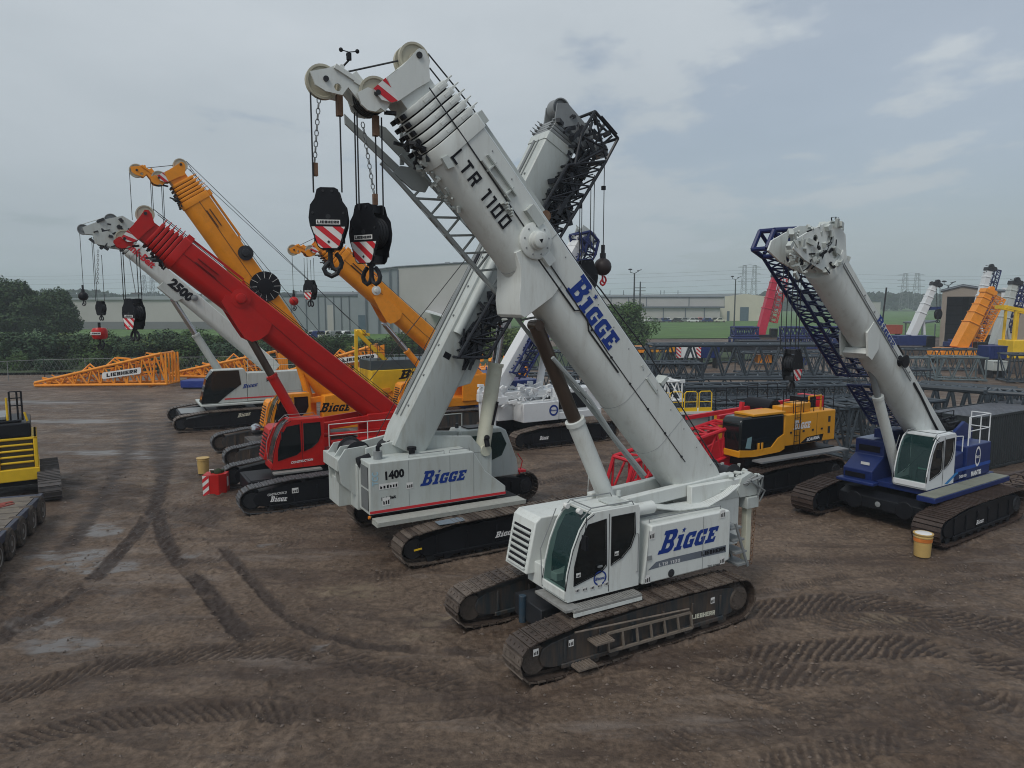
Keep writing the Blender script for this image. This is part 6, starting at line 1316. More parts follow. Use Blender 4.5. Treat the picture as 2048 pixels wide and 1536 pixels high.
for t0, dt in ((.02, .07), (.5, .06), (.62, .05), (.72, .1)):
    for w_ in (.15, .4, .65): c = Q0[0].lerp(Q1[0], t0).lerp(Q0[1].lerp(Q1[1], t0), w_)+Vector((0, .3, 0)); d = Q0[0].lerp(Q1[0], t0+dt).lerp(Q0[1].lerp(Q1[1], t0+dt), w_)+Vector((0, .3, 0)); b.bar(c, d, .3, .12)
rnd2 = random.Random(5)
for k in range(90): px_q, py_q = rnd2.uniform(1120, 1212), rnd2.uniform(240, 325); c = BT(px_q, py_q, rnd2.uniform(-.8, .2)); b.bar(c, c+Vector((rnd2.uniform(-.4, .4), rnd2.uniform(-.3, .3), rnd2.uniform(-.4, .4))), rnd2.choice((.05, .08, .14)))
b.build('jib_equipment', BLKL, jt)
b = MB(); K = lambda p, y=ya: BT(p[0], p[1], y); yy = (ya, yb)
for y in yy:
    pts = [(1150, 330), (1163, 268), (1190, 223), (1236, 277), (1212, 322)]
    for a, c in zip(pts, pts[1:]): b.tube(BT(*a, ya)+Vector((0, y-ya, 0)), BT(*c, ya)+Vector((0, y-ya, 0)), .055, 7)
    b.tube(BT(1190, 230, ya)+Vector((0, y-ya, 0)), BT(1212, 318, ya)+Vector((0, y-ya, 0)), .04, 6); b.tube(BT(1160, 270, ya)+Vector((0, y-ya, 0)), BT(1215, 300, ya)+Vector((0, y-ya, 0)), .04, 6)
    b.tube(BT(1150, 330, ya)+Vector((0, y-ya, 0)), BT(1205, 300, ya)+Vector((0, y-ya, 0)), .05, 6)
for p in ((1190, 223), (1236, 277), (1212, 322), (1163, 268)): b.tube(BT(*p, ya), BT(*p, ya)+Vector((0, yb-ya, 0)), .055, 7)
b.tube(BT(1203, 232, ya-.1), BT(1234, 268, ya-.1), .03, 6); b.build('jib_head_frame', BLKL, jt)
b = MB(); w0 = FT.V(1128, 240); w1 = FT.V(1112, 232); b.tube(w0, w1, .02, 5); b.tube(w1, w1+Vector((0, 0, .15)), .05, 6); [b.ball(w1+Vector((.15*cos(k*2.1), .15*sin(k*2.1), .15)), .04, 6) for k in range(3)]; b.build('wind_gauge', BLACK, ct)
ropes(ct, [plumb(FT, p, q, -.3) for p, q in (((1160, 400), (1159, 520)), ((1164, 400), (1163, 520)), ((1182, 365), (1180, 520)), ((1189, 350), (1187, 520)), ((1209, 320), (1206, 490)))]+[(BT(740+0, 760, 1.0), BT(930, 520, 1.0))], .016, 'hanging_rope')
b = MB(); b.bar(FT.V(1207, 372, -.3), FT.V(1207, 380, -.3), .12); b.bar(FT.V(1159, 410, -.3), FT.V(1159, 417, -.3), .12); b.build('rope_weight', BLACK, ct)
b = MB(); b.tube(FT.V(775, 880, 1.2), FT.V(960, 512, .6), .014, 5); b.tube(FT.V(735, 905, 1.3), FT.V(948, 512, .5), .014, 5); b.build('stay_rope', ROPE, ct)
ball_hook('ball_hook', 'dark round weight ball with a small red hook hanging right of the front boom', FT.W(*FT.V(1206, 490, -.3)), .33, radians(30), m=mat('brown_black_iron', (.03, .022, .022), .5), hookm=RLET)
hb = hook_block('hook_block', 'plain black hook block hanging right of the front boom, beside the round weight ball', FT.W(*FT.V(1172, 520, -.3)), .74, radians(10), text=False, stripes=False)
# hooks of the red, orange and far left cranes
hook_block('hook_block', 'black hook block with stripes hanging from the red boom, over the green verge', FR.W(*FR.V(266, 597, 0)), .66, radians(-24)); ropes(red, [plumb(FR, p, q, 0) for p, q in (((241, 495), (246, 600)), ((245, 495), (250, 600)), ((272, 500), (276, 600)), ((278, 500), (281, 600)))], .015, 'hanging_rope')
b = MB(); b.tube(FR.V(258, 510), FR.V(272, 590), .014, 5); b.path([FR.V(273, 587)+Vector((.12*cos(k), .12*sin(k), 0)) for k in range(7)], .02, 5); b.build('limit_switch_ring', STEEL, red)
hook_block('hook_block', 'small black hook block with stripes, hanging from the farther orange boom', FQ.W(*FQ.V(620, 560, 0)), .66, radians(-26)); ropes(orange2, [plumb(FQ, p, q, 0) for p, q in (((608, 516), (610, 565)), ((614, 516), (616, 565)), ((621, 520), (621, 560)), ((627, 516), (629, 565)), ((584, 505), (587, 582)))], .014, 'hanging_rope')
ball_hook('ball_hook', 'small red hook weight hanging left of the farther orange boom tip', FQ.W(*FQ.V(587, 580, 0)), .26, m=RED)
ropes(orange, [plumb(FO, p, q, 0) for p, q in (((301, 365), (304, 425)), ((304, 365), (306, 425)), ((323, 372), (327, 460)), ((326, 372), (330, 450)), ((259, 345), (263, 440)))], .015, 'hanging_rope')
ropes(c5, [plumb(F5, p, q, 0) for p, q in (((159, 462), (163, 572)), ((183, 474), (190, 602)), ((186, 474), (192, 602)), ((203, 510), (208, 602)))], .016, 'hanging_rope'); b = MB(); chain_mb(b, F5.V(196, 500), F5.V(195, 568), .05); b.build('limit_switch_chain', STEEL, c5)
ball_hook('ball_hook', 'small brown-black weight ball hanging at the far left, above the low shed roof', F5.W(*F5.V(165, 570, 0)), .27, m=BLACK)
hook_block('hook_block', 'narrow black hook block above a red weight, hanging from the farthest left crane', F5.W(*F5.V(201, 602, 0)), .5, radians(-20), text=False, stripes=False)
o = ball_hook('ball_hook', 'red barrel-shaped hook weight hanging below a narrow black block at far left', F5.W(*F5.V(198, 645, 0)), .01, m=RED)
for ch in list(o.children): bpy.data.objects.remove(ch)
b = MB(); b.lathe([(-.35, .1), (-.32, .34), (-.2, .42), (.2, .42), (.32, .34), (.35, .1)], (0, 0, -.65), (0, 0, 1), 20); b.build('weight_body', RED, o); b = MB(); b.m(0).bx(-.3, .3, -.44, -.425, -.72, -.55); b.m(1).geo(GLIE, (-.27, -.445, -.68), (.54, 0, 0), (0, 0, .1)); b.build('maker_plate', [STICK, INK], o, smooth=0); b = MB(); b.tube((0, 0, 0), (0, 0, -.32), .08, 8); hook_mb(b, (0, 0, -.95), .75, False); b.build('hook', BLACK, o)
# ------------------------------------------------------------------ blue and white crane on the right
FM = Fr(14.8, 25.7, 214)
cm = frthing(FM, 'telescopic_crawler_crane', 'crane at the right with a navy body, big glass cab, white boom and blue jib', 'crane')
CH2 = mat('brown_wet_track_steel', (.05, .034, .028), .5, dirt=.35, dcol=(.09, .07, .055), scale=4, var=.3, bump=.4)
tm = track(cm, 2.2, 6.4, .9, CH2, BLACK, out=1, hh=1.12, pitch=.15, idx=40); tm2 = track(cm, -2.2, 6.4, .9, CH2, BLACK, out=1, hh=1.12, pitch=.15, idx=41); tm.location.x = tm2.location.x = .28
b = MB(); b.bx(-1.5, 1.7, -1.9, 1.9, .45, 1.0); b.prism([(1.7, .4), (2.2, .5), (2.2, .9), (1.7, 1.05)], -1.5, 1.5); b.lathe([(0, 1.0), (.25, 1.0)], (0, 0, 1.0), (0, 0, 1), 30)
for y in (-.9, .9): b.lathe([(0, .3), (.05, .32), (.06, .2)], (2.2, y, .7), (1, 0, 0), 18)
b.build('carbody', BLACK, cm, bevel=.03); b = MB(); b.lathe([(0, .09), (.02, .1), (.03, .05)], (2.26, 0, .72), (1, 0, 0), 12); b.build('tow_eye', STEEL, cm)
pxdecal(FM, 'company_logo', BIG, (1960, 1045), (1975, 1039), (1961, 1036), 2.59, WLET, tm)
b = MB(); b.bx(-3.2, 2.4, 1.35, 1.95, 1.2, 1.38); b.bx(-3.4, 1.6, -1.7, 1.33, 1.2, 1.4); dm = b.build('deck_frame', NAVY, cm, bevel=.02); b = MB(); b.bx(-3.15, -.4, 1.37, 1.93, 1.384, 1.40); b.bx(-.36, 2.35, 1.37, 1.93, 1.384, 1.40); b.build('deck_plate', mat('olive_deck', (.20, .21, .17), .6, dirt=.3, bump=.3), dm)
cpM = round_cab(cm, BRIGHT, 1.75, 1.42, .2, 1.33, s=.98)
b = MB(); b.bx(.55, .95, .5, 1.0, 1.7, 2.0); b.bx(.5, .62, .5, 1.0, 1.95, 2.45); b.ball((.75, .75, 2.1), .14, 10); b.build('seat', MINT, cpM)
b = MB(); b.face([b.vv(FM.V(*p, 1.338)) for p in ((1889, 968), (1910, 946), (1916, 944), (1916, 947), (1913, 949), (1895, 968))]); b.build('blue_stripe', mat('sky_blue', (.02, .2, .5), .4), cpM, smooth=0)
b = MB(); b.prism([(-.35, 1.42), (-.35, 2.35), (-1.0, 2.45), (-1.05, 1.42)], .55, 1.25); b.bx(-3.0, -1.1, .55, 1.33, 1.42, 2.62); bm_ = b.build('side_cabinet', NAVY, cm, bevel=.03)
b = MB(); b.m(0); U_ = FM.V(1975, 905, 1.345)-FM.V(1945, 912, 1.345); b.m(0).geo(ring_geo(28, .38, .5), FM.V(1949, 934, 1.345), (-.42, 0, 0), (0, 0, .75)); b.geo(BIG, FM.V(1951, 917, 1.345), (-.32, 0, 0), (0, 0, .12)); b.build('round_badge', WLET, bm_, smooth=0, fix=False)
pxdecal(FM, 'maker_lettering', font_geo('MANTIS', .06), (1942, 953), (1962, 947), (1942, 943), 1.345, WLET, bm_); pxdecal(FM, 'fleet_number', font_geo('20010', .03), (1918, 957), (1933, 953), (1918, 951), 1.345, WLET, bm_)
b = MB(); b.bx(-3.0, -.3, 1.334, 1.339, 1.78, 1.9); b.build('light_blue_band', mat('mid_blue', (.02, .08, .35), .4), bm_)
b = MB(); b.prism([(1.9, 1.3), (1.95, 1.75), (1.3, 2.15), (1.2, 2.2), (1.2, 2.75), (-.6, 2.75), (-.6, 1.3)], -1.55, -.45); b.bx(-3.2, -.6, -1.5, .4, 1.4, 2.7); b.prism([(1.9, 1.3), (1.9, 1.42), (2.3, 1.42), (2.3, 1.3)], -1.6, -.2); b.bx(-.5, .6, -1.2, -.5, 2.75, 3.1)
eh = b.build('engine_housing', NAVY, cm, bevel=.03); b = MB(); b.bx(1.205, 1.215, -1.4, -.6, 2.32, 2.55); b.bx(1.905, 1.96, -1.45, -.7, 1.45, 1.62); b.build('dark_grille', INK, eh)
b = MB(); b.bx(-.55, 1.15, -1.5, -.9, 2.76, 2.775); b.bx(-.4, .5, -1.15, -.55, 3.105, 3.12); b.build('housing_top_plate', mat('pale_blue_grey', (.3, .34, .45), .5), eh); b = MB(); q = FM.V(1722, 925, -1.0); b.bar(q, q+Vector((0, .32, 0)), .02, .1); b.build('white_label', STICK, eh)
b = MB(); b.prism([(-3.3, 1.4), (-3.3, 3.0), (-2.6, 3.3), (-1.0, 2.6), (-1.0, 1.4)], .42, .54); b.prism([(-3.3, 1.4), (-3.3, 3.0), (-2.6, 3.3), (-1.0, 2.6), (-1.0, 1.4)], -.54, -.42); b.build('boom_foot_bracket', NAVY, cm, bevel=.02)
b = MB(); rail_mb(b, [(-1.3, 1.25, 2.62), (-2.2, 1.25, 2.62), (-2.95, 1.25, 2.62), (-2.95, .6, 2.62)], 1.05, .022); b.path([(-1.0, 1.2, 2.4), (-1.0, 1.2, 3.0), (.2, 1.1, 3.1)], .02, 6); b.build('handrail', BRIGHT, cm)
b = MB(); rnd = random.Random(6)
for y in (-1.3, -.1): rail_mb(b, [(-1.2, y, 2.7), (-2.1, y, 2.7), (-3.1, y, 2.7)], .9, .02)
for k in range(30): c = Vector((rnd.uniform(-3.2, -1.2), rnd.uniform(-1.3, .3), rnd.uniform(2.7, 3.4))); b.bar(c, c+Vector((rnd.uniform(-.4, .4), rnd.uniform(-.3, .3), rnd.uniform(-.1, .2))), rnd.choice((.03, .06, .1)))
b.lathe([(-.35, .4), (.35, .4)], (-2.6, 0, 2.9), (0, 1, 0), 20); b.build('winch', BLACK, cm)
pvM, aM, LM = axis_of(FM, (1642, 528), (1850, 872)); TM_ = boom_T(pvM, aM); hM, wM = 1.12, .95; bsM = boom_base(cm, TM_, -1.2, LM, hM, wM, WHITE, cut=-.1)
print('M', pvM, math.degrees(aM), LM)
b = MB(); b.T = TM_; b.path([(-.8, wM/2+.02, .1), (1.0, wM/2+.03, .16), (2.2, wM/2+.03, .26), (3.0, wM/2+.03, .28)], .04, 7); b.build('boom_hose', INK, bsM)
b = MB(); b.T = TM_; b.path([(3.2, wM/2+.012, .22), (LM-.2, wM/2+.012, .22)], .02, 5); b.path([(3.2, wM/2+.012, .3), (LM-.2, wM/2+.012, .3)], .01, 5); [b.tube((3.5+k*.8, wM/2, .38), (3.5+k*.8, wM/2+.03, .38), .03, 6) for k in range(6)]; b.build('boom_side_rail', STEEL, bsM)
v = trace(FM, TM_, [(1757, 640), (1783, 690)], wM/2); bdecal(TM_, 'company_logo', BIG0, v[0][0]+.1, .27, v[0][0]-v[1][0]+.25, .29, wM/2+.012, LOGO, bsM)
b = MB(); b.T = TM_; s_, t_ = trace(FM, TM_, [(1800, 722)], wM/2)[0]; b.lathe([(0, .22), (.04, .24), (.06, .15), (.2, .15), (.22, .22), (.26, .22)], (s_, wM/2-.05, t_), (0, 1, 0), 18); b.bx(s_-.3, s_+.2, -.2, .3, .5, .8); b.build('hose_reel', INK, bsM)
b = MB(); b.T = TM_; s_, t_ = trace(FM, TM_, [(1725, 690)], 0)[0]
for y in (-.46, .46): b.plate([(s_-.15, -.3), (s_-.1, -.8), (s_+.15, -.85), (s_+.75, -.35), (s_+.7, .15), (s_+.1, .0)], y-.035, y+.035)
b.bx(s_-.08, s_+.2, -.42, .42, -.78, -.55); b.build('cylinder_bracket', WHITE, bsM, bevel=.01)
q0, q1 = FM.L(1800, 965, -.1), FM.L(1730, 700, -.1); cylinder(cm, (q0[0], -.1, q0[1]), (q1[0]-.05, -.1, q1[1]), .66, .17, WHITE, STEEL, .11)
b = MB(); b.T = TM_; hp = trace(FM, TM_, [(1642, 545), (1600, 520), (1578, 498), (1585, 478), (1612, 462), (1640, 448), (1665, 448), (1682, 470), (1684, 512), (1672, 530)], .3)
holes_ = [[(p_[0]*.0+c_[0]+.13*cos(a_), c_[1]+.11*sin(a_)) for a_ in [2*pi*i_/10 for i_ in range(10)] for p_ in ((0, 0),)] for c_ in trace(FM, TM_, [(1622, 478), (1650, 480), (1660, 510), (1618, 515)], .3)]
for y in (-.42, .42): b.plate(hp, y-.03, y+.03, holes=holes_)
b.bx(LM-.2, LM+.35, -.4, .4, -.4, .4)
b.build('boom_head', WHITE, cm, bevel=.008); b = MB(); rnd = random.Random(12)
for k in range(110): px = rnd.uniform(1580, 1685); py = rnd.uniform(452, 540)+(1632-px)*.12; c = FM.V(px, py, rnd.uniform(.1, .55)); (b.bar(c, c+Vector((rnd.uniform(-.25, .25), rnd.uniform(-.12, .12), rnd.uniform(-.25, .25))), rnd.choice((.03, .05, .09, .14))))
b.build('head_fittings', WHITE2, cm); b = MB()
for k in range(26): px, py = rnd.uniform(1600, 1680), rnd.uniform(458, 545); c = FM.V(px, py, rnd.uniform(.3, .58)); b.bar(c, c+Vector((rnd.uniform(-.2, .2), rnd.uniform(-.1, .1), rnd.uniform(-.2, .2))), rnd.choice((.025, .04, .07)))
for k in range(7): x, y_, q_ = rnd.uniform(1625, 1665), rnd.uniform(480, 530), rnd.uniform(.43, .5); b.path([FM.V(x, y_, q_), FM.V(x+7, y_-3, q_), FM.V(x+11, y_-12, q_), FM.V(x+12, y_-24, q_)], .016, 5)
b.path([FM.V(1665, 465), FM.V(1663, 435), FM.V(1672, 434), FM.V(1671, 460)], .02, 5); b.path([FM.V(1670, 438), FM.V(1677, 436), FM.V(1677, 444)], .02, 5); b.ball(FM.V(1677, 450), .06, 8); b.build('head_hoses', BLACK, cm)
for px, py, r in ((1655, 462, .3), (1608, 505, .3), (1592, 500, .26)): sheave(cm, FM.V(px, py, 0), r, .35, WHITE2, 'sheave')
b = MB(); b.tube(FM.V(1652, 450), FM.V(1605, 500), .015, 5); b.tube(FM.V(1648, 452, .2), FM.V(1612, 520, .2), .015, 5); b.build('hoist_rope', ROPE, cm)
ya = -.75; b = MB(); G = lambda p, y=ya: FM.V(p[0], p[1], y); D_ = Vector((0, -.5, 0)); Q0 = [G((1556, 512)), G((1600, 512)), G((1600, 512))+D_, G((1553, 512))+D_]; Q1 = [G((1700, 752)), G((1748, 752)), G((1748, 752))+D_, G((1700, 752))+D_]; lattice_mb(b, (Q0, Q1), 11, .055, .03); Q2 = [G((1722, 772)), G((1765, 772)), G((1765, 772))+D_, G((1722, 772))+D_]; Q3 = [G((1770, 850)), G((1800, 850)), G((1800, 850))+D_, G((1770, 850))+D_]; lattice_mb(b, (Q2, Q3), 5, .05, .03)
jm = b.build('lattice_jib', BLUL, cm); b = MB()
for d in (Vector(), D_):
    pts = [(1553, 512), (1533, 497), (1548, 460), (1598, 457), (1606, 480), (1580, 508)]
    for a, c in zip(pts, pts[1:]): b.tube(G(a)+d, G(c)+d, .075, 8)
    b.tube(G((1548, 462))+d, G((1575, 505))+d, .06, 7); b.tube(G((1600, 460))+d, G((1556, 505))+d, .06, 7); b.bar(G((1580, 465))+d, G((1600, 500))+d, .25, .06)
for p in ((1533, 497), (1548, 460), (1598, 457), (1553, 512), (1580, 508)): b.tube(G(p), G(p)+D_, .07, 8)
b.build('jib_head_frame', BLUL, jm)
ropes(cm, [plumb(FM, p, q, -.4) for p, q in (((1568, 520), (1565, 700)), ((1578, 525), (1576, 705)), ((1588, 520), (1587, 705)), ((1598, 530), (1597, 700)), ((1604, 530), (1602, 700)))], .014, 'hanging_rope')
hook_block('hook_block', 'dark hook block hanging above the yellow lattice crane, left of the right-hand white boom', FM.W(*FM.V(1586, 698, -.4)), .58, radians(40), text=False)
# ------------------------------------------------------------------ white and blue crane in the middle distance
FW = Fr(2.0, 40.4, 30); cw = frthing(FW, 'telescopic_crawler_crane', 'clean white crane with a round badge on its rear box, behind the front boom cylinder', 'crane')
tw_ = track(cw, -1.95, 7.0, .7, CHAIN, BLACK, out=-1, hh=1.1, pitch=.2, front=-1, idx=50); track(cw, 1.95, 7.0, .7, CHAIN, BLACK, out=-1, hh=1.1, pitch=.2, front=-1, idx=51); carbody(cw, BLACK, 1.8)
pxdecal(FW, 'company_logo', BIG, (1079, 879), (1097, 877), (1080, 871), -2.27, WLET, tw_)
b = MB(); b.bx(-2.4, -.1, -1.4, -.3, 1.3, 2.35); b.bx(-3.3, -.5, -.2, 1.4, 1.3, 2.6); b.bx(-.1, 2.9, -1.35, 1.3, 1.3, 1.7); b.prism([(-.1, 1.7), (-.1, 3.0), (2.2, 3.0), (3.4, 2.4), (3.7, 1.7)], -1.2, -.5); b.bx(-4.0, 3.0, -.4, .6, 2.5, 2.9); b.bx(-1.5, 2.5, .7, 1.4, 1.7, 2.9); bw = b.build('body', BRIGHT, cw, bevel=.03)
b = MB(); b.geo(ring_geo(24, .34, .5), (-.75, -1.41, 1.55), (.6, 0, 0), (0, 0, .62)); b.geo(BIG, (-.68, -1.41, 1.82), (.46, 0, 0), (0, 0, .1)); b.build('round_badge', LOGO, bw, smooth=0, fix=False); b = MB(); b.bx(.0, 1.9, -1.22, -1.205, 1.85, 2.75); b.build('dark_opening', INK, bw)
b = MB(); rnd = random.Random(15)
for k in range(170): c = Vector((rnd.uniform(-4.3, 2.8), rnd.uniform(-1.45, .8), rnd.uniform(2.2, 3.3))); b.bar(c, c+Vector((rnd.uniform(-.5, .5), rnd.uniform(-.2, .2), rnd.uniform(-.2, .2))), rnd.choice((.05, .08, .16)))
for y in (-1.2, .3): b.lathe([(-.12, .3), (.12, .3)], (-4.0, y, 2.9), (0, 1, 0), 18); b.bx(-4.3, -3.3, y-.15, y+.15, 2.4, 2.8); b.tube((-4.1, y, 2.5), (-4.1, y, 1.1), .14, 12, r2=.1)
b.build('counterweight_frame', BRIGHT, cw, bevel=.01); b = MB(); [b.lathe([(0, .06), (.12, .13), (.25, .05)], (-4.1, y, .85), (0, 0, 1), 8) for y in (-1.2, .3)]; b.build('red_hook_tip', LAMPR, cw)
pvW, aW, LW = axis_of(FW, (1158, 492), (985, 798)); TW_ = boom_T(pvW, aW); bsW = boom_base(cw, TW_, -.3, LW, .95, .85, BRIGHT); boom_nest(cw, TW_, LW, .95, .85, 4, BRIGHT, gap=.12)
b = MB(); b.T = TW_; 
for y in (-.3, .3): b.plate([(LW+.3, -.5), (LW+.3, .45), (LW+1.0, .6), (LW+1.1, -.4), (LW+.8, -.9)], y-.03, y+.03)
for k in range(26): c = Vector((LW+rnd.uniform(-.2, 1.1), rnd.uniform(-.4, .4), rnd.uniform(-.8, .7))); b.bar(c, c+Vector((rnd.uniform(-.3, .3), 0, rnd.uniform(-.3, .3))), rnd.choice((.04, .08)))
b.build('boom_head', WHITE2, cw)
q0, q1 = FW.L(1078, 775), FW.L(1100, 640); cylinder(cw, (q0[0], 0, q0[1]), (q1[0], 0, q1[1]), .75, .2, BRIGHT, CHROME, .13)
b = MB(); ya = -.75; G = lambda p: FW.V(p[0], p[1], ya); D_ = Vector((0, 1.0, 0)); Q0 = [G((1025, 745)), G((1050, 755)), G((1050, 755))+D_, G((1025, 745))+D_]; Q1 = [G((1166, 500)), G((1192, 508)), G((1192, 508))+D_, G((1166, 500))+D_]; lattice_mb(b, (Q0, Q1), 12, .06, .035); jw = b.build('lattice_jib', BLUL, cw)
b = MB(); 
for k in range(70): t = rnd.random()*.6; c = Q0[0].lerp(Q1[0], t).lerp(Q0[1].lerp(Q1[1], t), rnd.random())+D_*rnd.random(); u = (Q1[0]-Q0[0]).normalized(); b.bar(c, c+u*rnd.uniform(-.8, .8), rnd.choice((.05, .08, .14)))
for a, c in (((1166, 500), (1160, 468)), ((1160, 468), (1180, 463)), ((1180, 463), (1197, 482)), ((1197, 482), (1190, 510)), ((1165, 478), (1190, 500)), ((1178, 465), (1170, 505))): b.tube(G(a), G(c), .09, 7); b.tube(G(a)+D_, G(c)+D_, .09, 7); b.tube(G(a), G(a)+D_, .07, 6)
b.bar(G((1172, 475))+D_*.3, G((1182, 492))+D_*.3, .7, .3); b.build('jib_head_frame', BLUL, jw)
# blue counterweight crane body seen left of it
o = frthing(Fr(-1.6, 47.5, 30), 'crawler_crane', 'navy blue crane body parked behind the grey-white boom foot, below the orange machinery', 'crane body'); b = MB(); b.bx(-1.6, 1.2, -1.2, 1.2, .6, 3.2); b.bx(1.2, 3.4, -1.1, 1.1, .6, 2.6); b.build('housing', NAVY, o, bevel=.05); track(o, -1.6, 5.5, .6, CHAIN, BLACK, out=-1, pitch=.22, idx=60); b = MB(); 
for k in range(30): c = Vector((rnd.uniform(-1.5, 3), rnd.uniform(-1.25, 1), rnd.uniform(3.0, 3.7) if k % 2 else rnd.uniform(1, 2.6))); b.bar(c, c+Vector((rnd.uniform(-.5, .5), rnd.uniform(-.2, .2), rnd.uniform(-.2, .2))), .1)
b.build('deck_fittings', NAVY, o)
o = frthing(Fr(-1.5, 52, 30), 'crawler_crane', 'orange machine body just above the navy one, left of the white distant boom', 'crane body'); b = MB(); b.bx(-3.2, 2.4, -1.2, 1.2, 1.2, 3.1); b.build('housing', ORANGE, o, bevel=.05); b = MB(); 
for k in range(70): c = Vector((rnd.uniform(-3, 2.3), rnd.uniform(-1.2, 1), rnd.uniform(2.9, 4.0))); b.bar(c, c+Vector((rnd.uniform(-.5, .5), rnd.uniform(-.2, .2), rnd.uniform(-.3, .3))), rnd.choice((.06, .12, .2)))
b.build('deck_fittings', ORANGE, o); track(o, -1.6, 6, .7, CHAIN, BLACK, out=-1, pitch=.25, idx=61)
# ------------------------------------------------------------------ yellow lattice crane body with its mast, centre left
FY = Fr(-6.8, 50.5, 30); cy = frthing(FY, 'lattice_crane_body', 'yellow lattice-boom crane with a folded yellow mast, between red and grey-white booms', 'crane')
track(cy, -2, 7, .8, CHAIN, BLACK, out=-1, pitch=.22, idx=62); track(cy, 2, 7, .8, CHAIN, BLACK, out=-1, pitch=.22, idx=63); carbody(cy, BLACK, 1.8); q = FY.L(745, 790, -1.5); q2 = FY.L(885, 738, -1.5); print('yellow', q, q2)
b = MB(); b.bx(q[0], q2[0]+.3, -1.5, 1.4, 1.5, 3.25); by = b.build('body', YELLOW, cy, bevel=.03); pxdecal(FY, 'company_logo', BIG, (797, 759), (880, 746), (800, 741), -1.506, INK, by)
b = MB(); b.bx(q[0], q2[0]+.2, -1.3, 1.2, 3.26, 3.9); b.build('upper_deck', mat('slate_box', (.05, .075, .09), .5), cy, bevel=.02)
b = MB(); rail_mb(b, [(q[0]+k*.5, -1.3, 3.9) for k in range(12)], 1.1, .02); rail_mb(b, [(q[0]+k*.5, 1.2, 3.9) for k in range(12)], 1.1, .02); b.build('handrail', DARK, cy)
b = MB()
for y in (-.9, -.5, .2, .8):
    a, c, d = FY.L(742, 790, y), FY.L(712, 662, y), FY.L(795, 745, y); e = FY.L(702, 720, y)
    b.bar((FY.L(713, 790, y)[0], y, 1.6), (c[0], y, c[1]), .18); b.bar((c[0], y, c[1]), (d[0], y, d[1]), .2, .26)
b.bar((c[0], -.9, c[1]), (c[0], .8, c[1]), .25); b.bar((c[0]+.3, -.9, c[1]-.2), (c[0]+.3, .8, c[1]-.2), .2); b.build('folded_mast', YELLOW, cy)
b = MB(); 
for k in range(90): c = Vector((rnd.uniform(q[0]-1.5, q2[0]+2.5), rnd.uniform(-1.9, -1.2), rnd.uniform(.9, 2.1))); b.bar(c, c+Vector((rnd.uniform(-.5, .5), rnd.uniform(-.2, .2), rnd.uniform(-.35, .35))), rnd.choice((.06, .1, .2)))
b.bx(q[0], q2[0]+3, -1.3, 1.3, .9, 1.5); b.build('lower_machinery', ORANGE, cy)
# ------------------------------------------------------------------ amber lattice crane with a red boom foot, right of the front boom
FS = Fr(10.7, 30.55, 210); cs = frthing(FS, 'lattice_crane_body', 'amber crawler crane with a black-glass cab and red boom foot, behind the nearest crane', 'crane')
ts = track(cs, 1.75, 6.4, .8, CH2, BLACK, out=1, hh=1.1, pitch=.2, idx=70); track(cs, -1.75, 6.4, .8, CH2, BLACK, out=1, hh=1.1, pitch=.2, idx=71); carbody(cs, BLACK, 1.6)
b = MB(); b.bx(-3.35, -.02, .5, 1.4, 1.78, 3.12); b.bx(-3.4, 1.2, -1.4, .48, 1.5, 2.9); bs_ = b.build('body', SANYY, cs, bevel=.04); pxdecal(FS, 'company_logo', BIG, (1587, 860), (1621, 855), (1589, 841), 1.407, WLET, bs_)
b = MB(); q = [FS.V(*p, 1.405) for p in ((1600, 887), (1614, 874), (1647, 867), (1643, 881))]; b.face([b.vv(v) for v in q]); b.build('model_plate', INK, bs_, smooth=0); pxdecal(FS, 'model_lettering', font_geo('SCA1000A', .05), (1613, 883), (1639, 877), (1614, 876), 1.41, WLET, bs_)
b = MB(); [b.bx(x, x+.012, 1.403, 1.407, 1.85, 3.05) for x in (-.8, -2.1)]; [b.bx(x, x+.12, 1.403, 1.415, 2.3, 2.38) for x in (-.5, -1.3, -1.9, -2.5)]; b.bx(-3.0, -2.85, 1.403, 1.41, 2.6, 2.85); b.bx(-3.0, -2.85, 1.403, 1.41, 2.1, 2.4); b.build('panel_detail', DARK, bs_)
b = MB(); b.bx(-3.6, 1.9, 1.42, 1.95, 1.36, 1.44); b.build('side_platform', mat('grey_platform', (.2, .21, .22), .6, dirt=.2), cs, bevel=.01); b = MB(); b.bx(-3.4, 2.3, -1.4, 1.38, 1.2, 1.48); b.build('deck_frame', BLACK, cs)
b = MB(); b.prism([(.02, 1.75), (.02, 3.2), (2.45, 3.2), (2.62, 3.0), (2.62, 1.75)], .42, 1.42); cS = b.build('cab_shell', DGLASS, cs, bevel=.08)
b = MB(); b.plate([(.0, 1.7), (.0, 2.35), (.4, 2.2), (.8, 1.85), (1.9, 1.82), (2.66, 1.9), (2.66, 1.62), (1.8, 1.55), (.3, 1.6)], 1.40, 1.46); b.bx(2.6, 2.68, .4, 1.45, 1.6, 1.86); b.bx(-.02, 1.9, .4, 1.45, 3.2, 3.3); b.bx(1.5, 1.62, 1.43, 1.47, 1.75, 2.1); b.bx(1.3, 1.4, 1.43, 1.47, 1.75, 2.1); b.build('cab_frame', SANYY, cs, bevel=.02)
b = MB(); b.plate([(2.0, 1.9), (2.3, 1.95), (2.2, 2.35), (1.95, 2.4)], 1.425, 1.43); b.build('window_sheet', mat('pale_cloth', (.18, .3, .33), .7), cs)
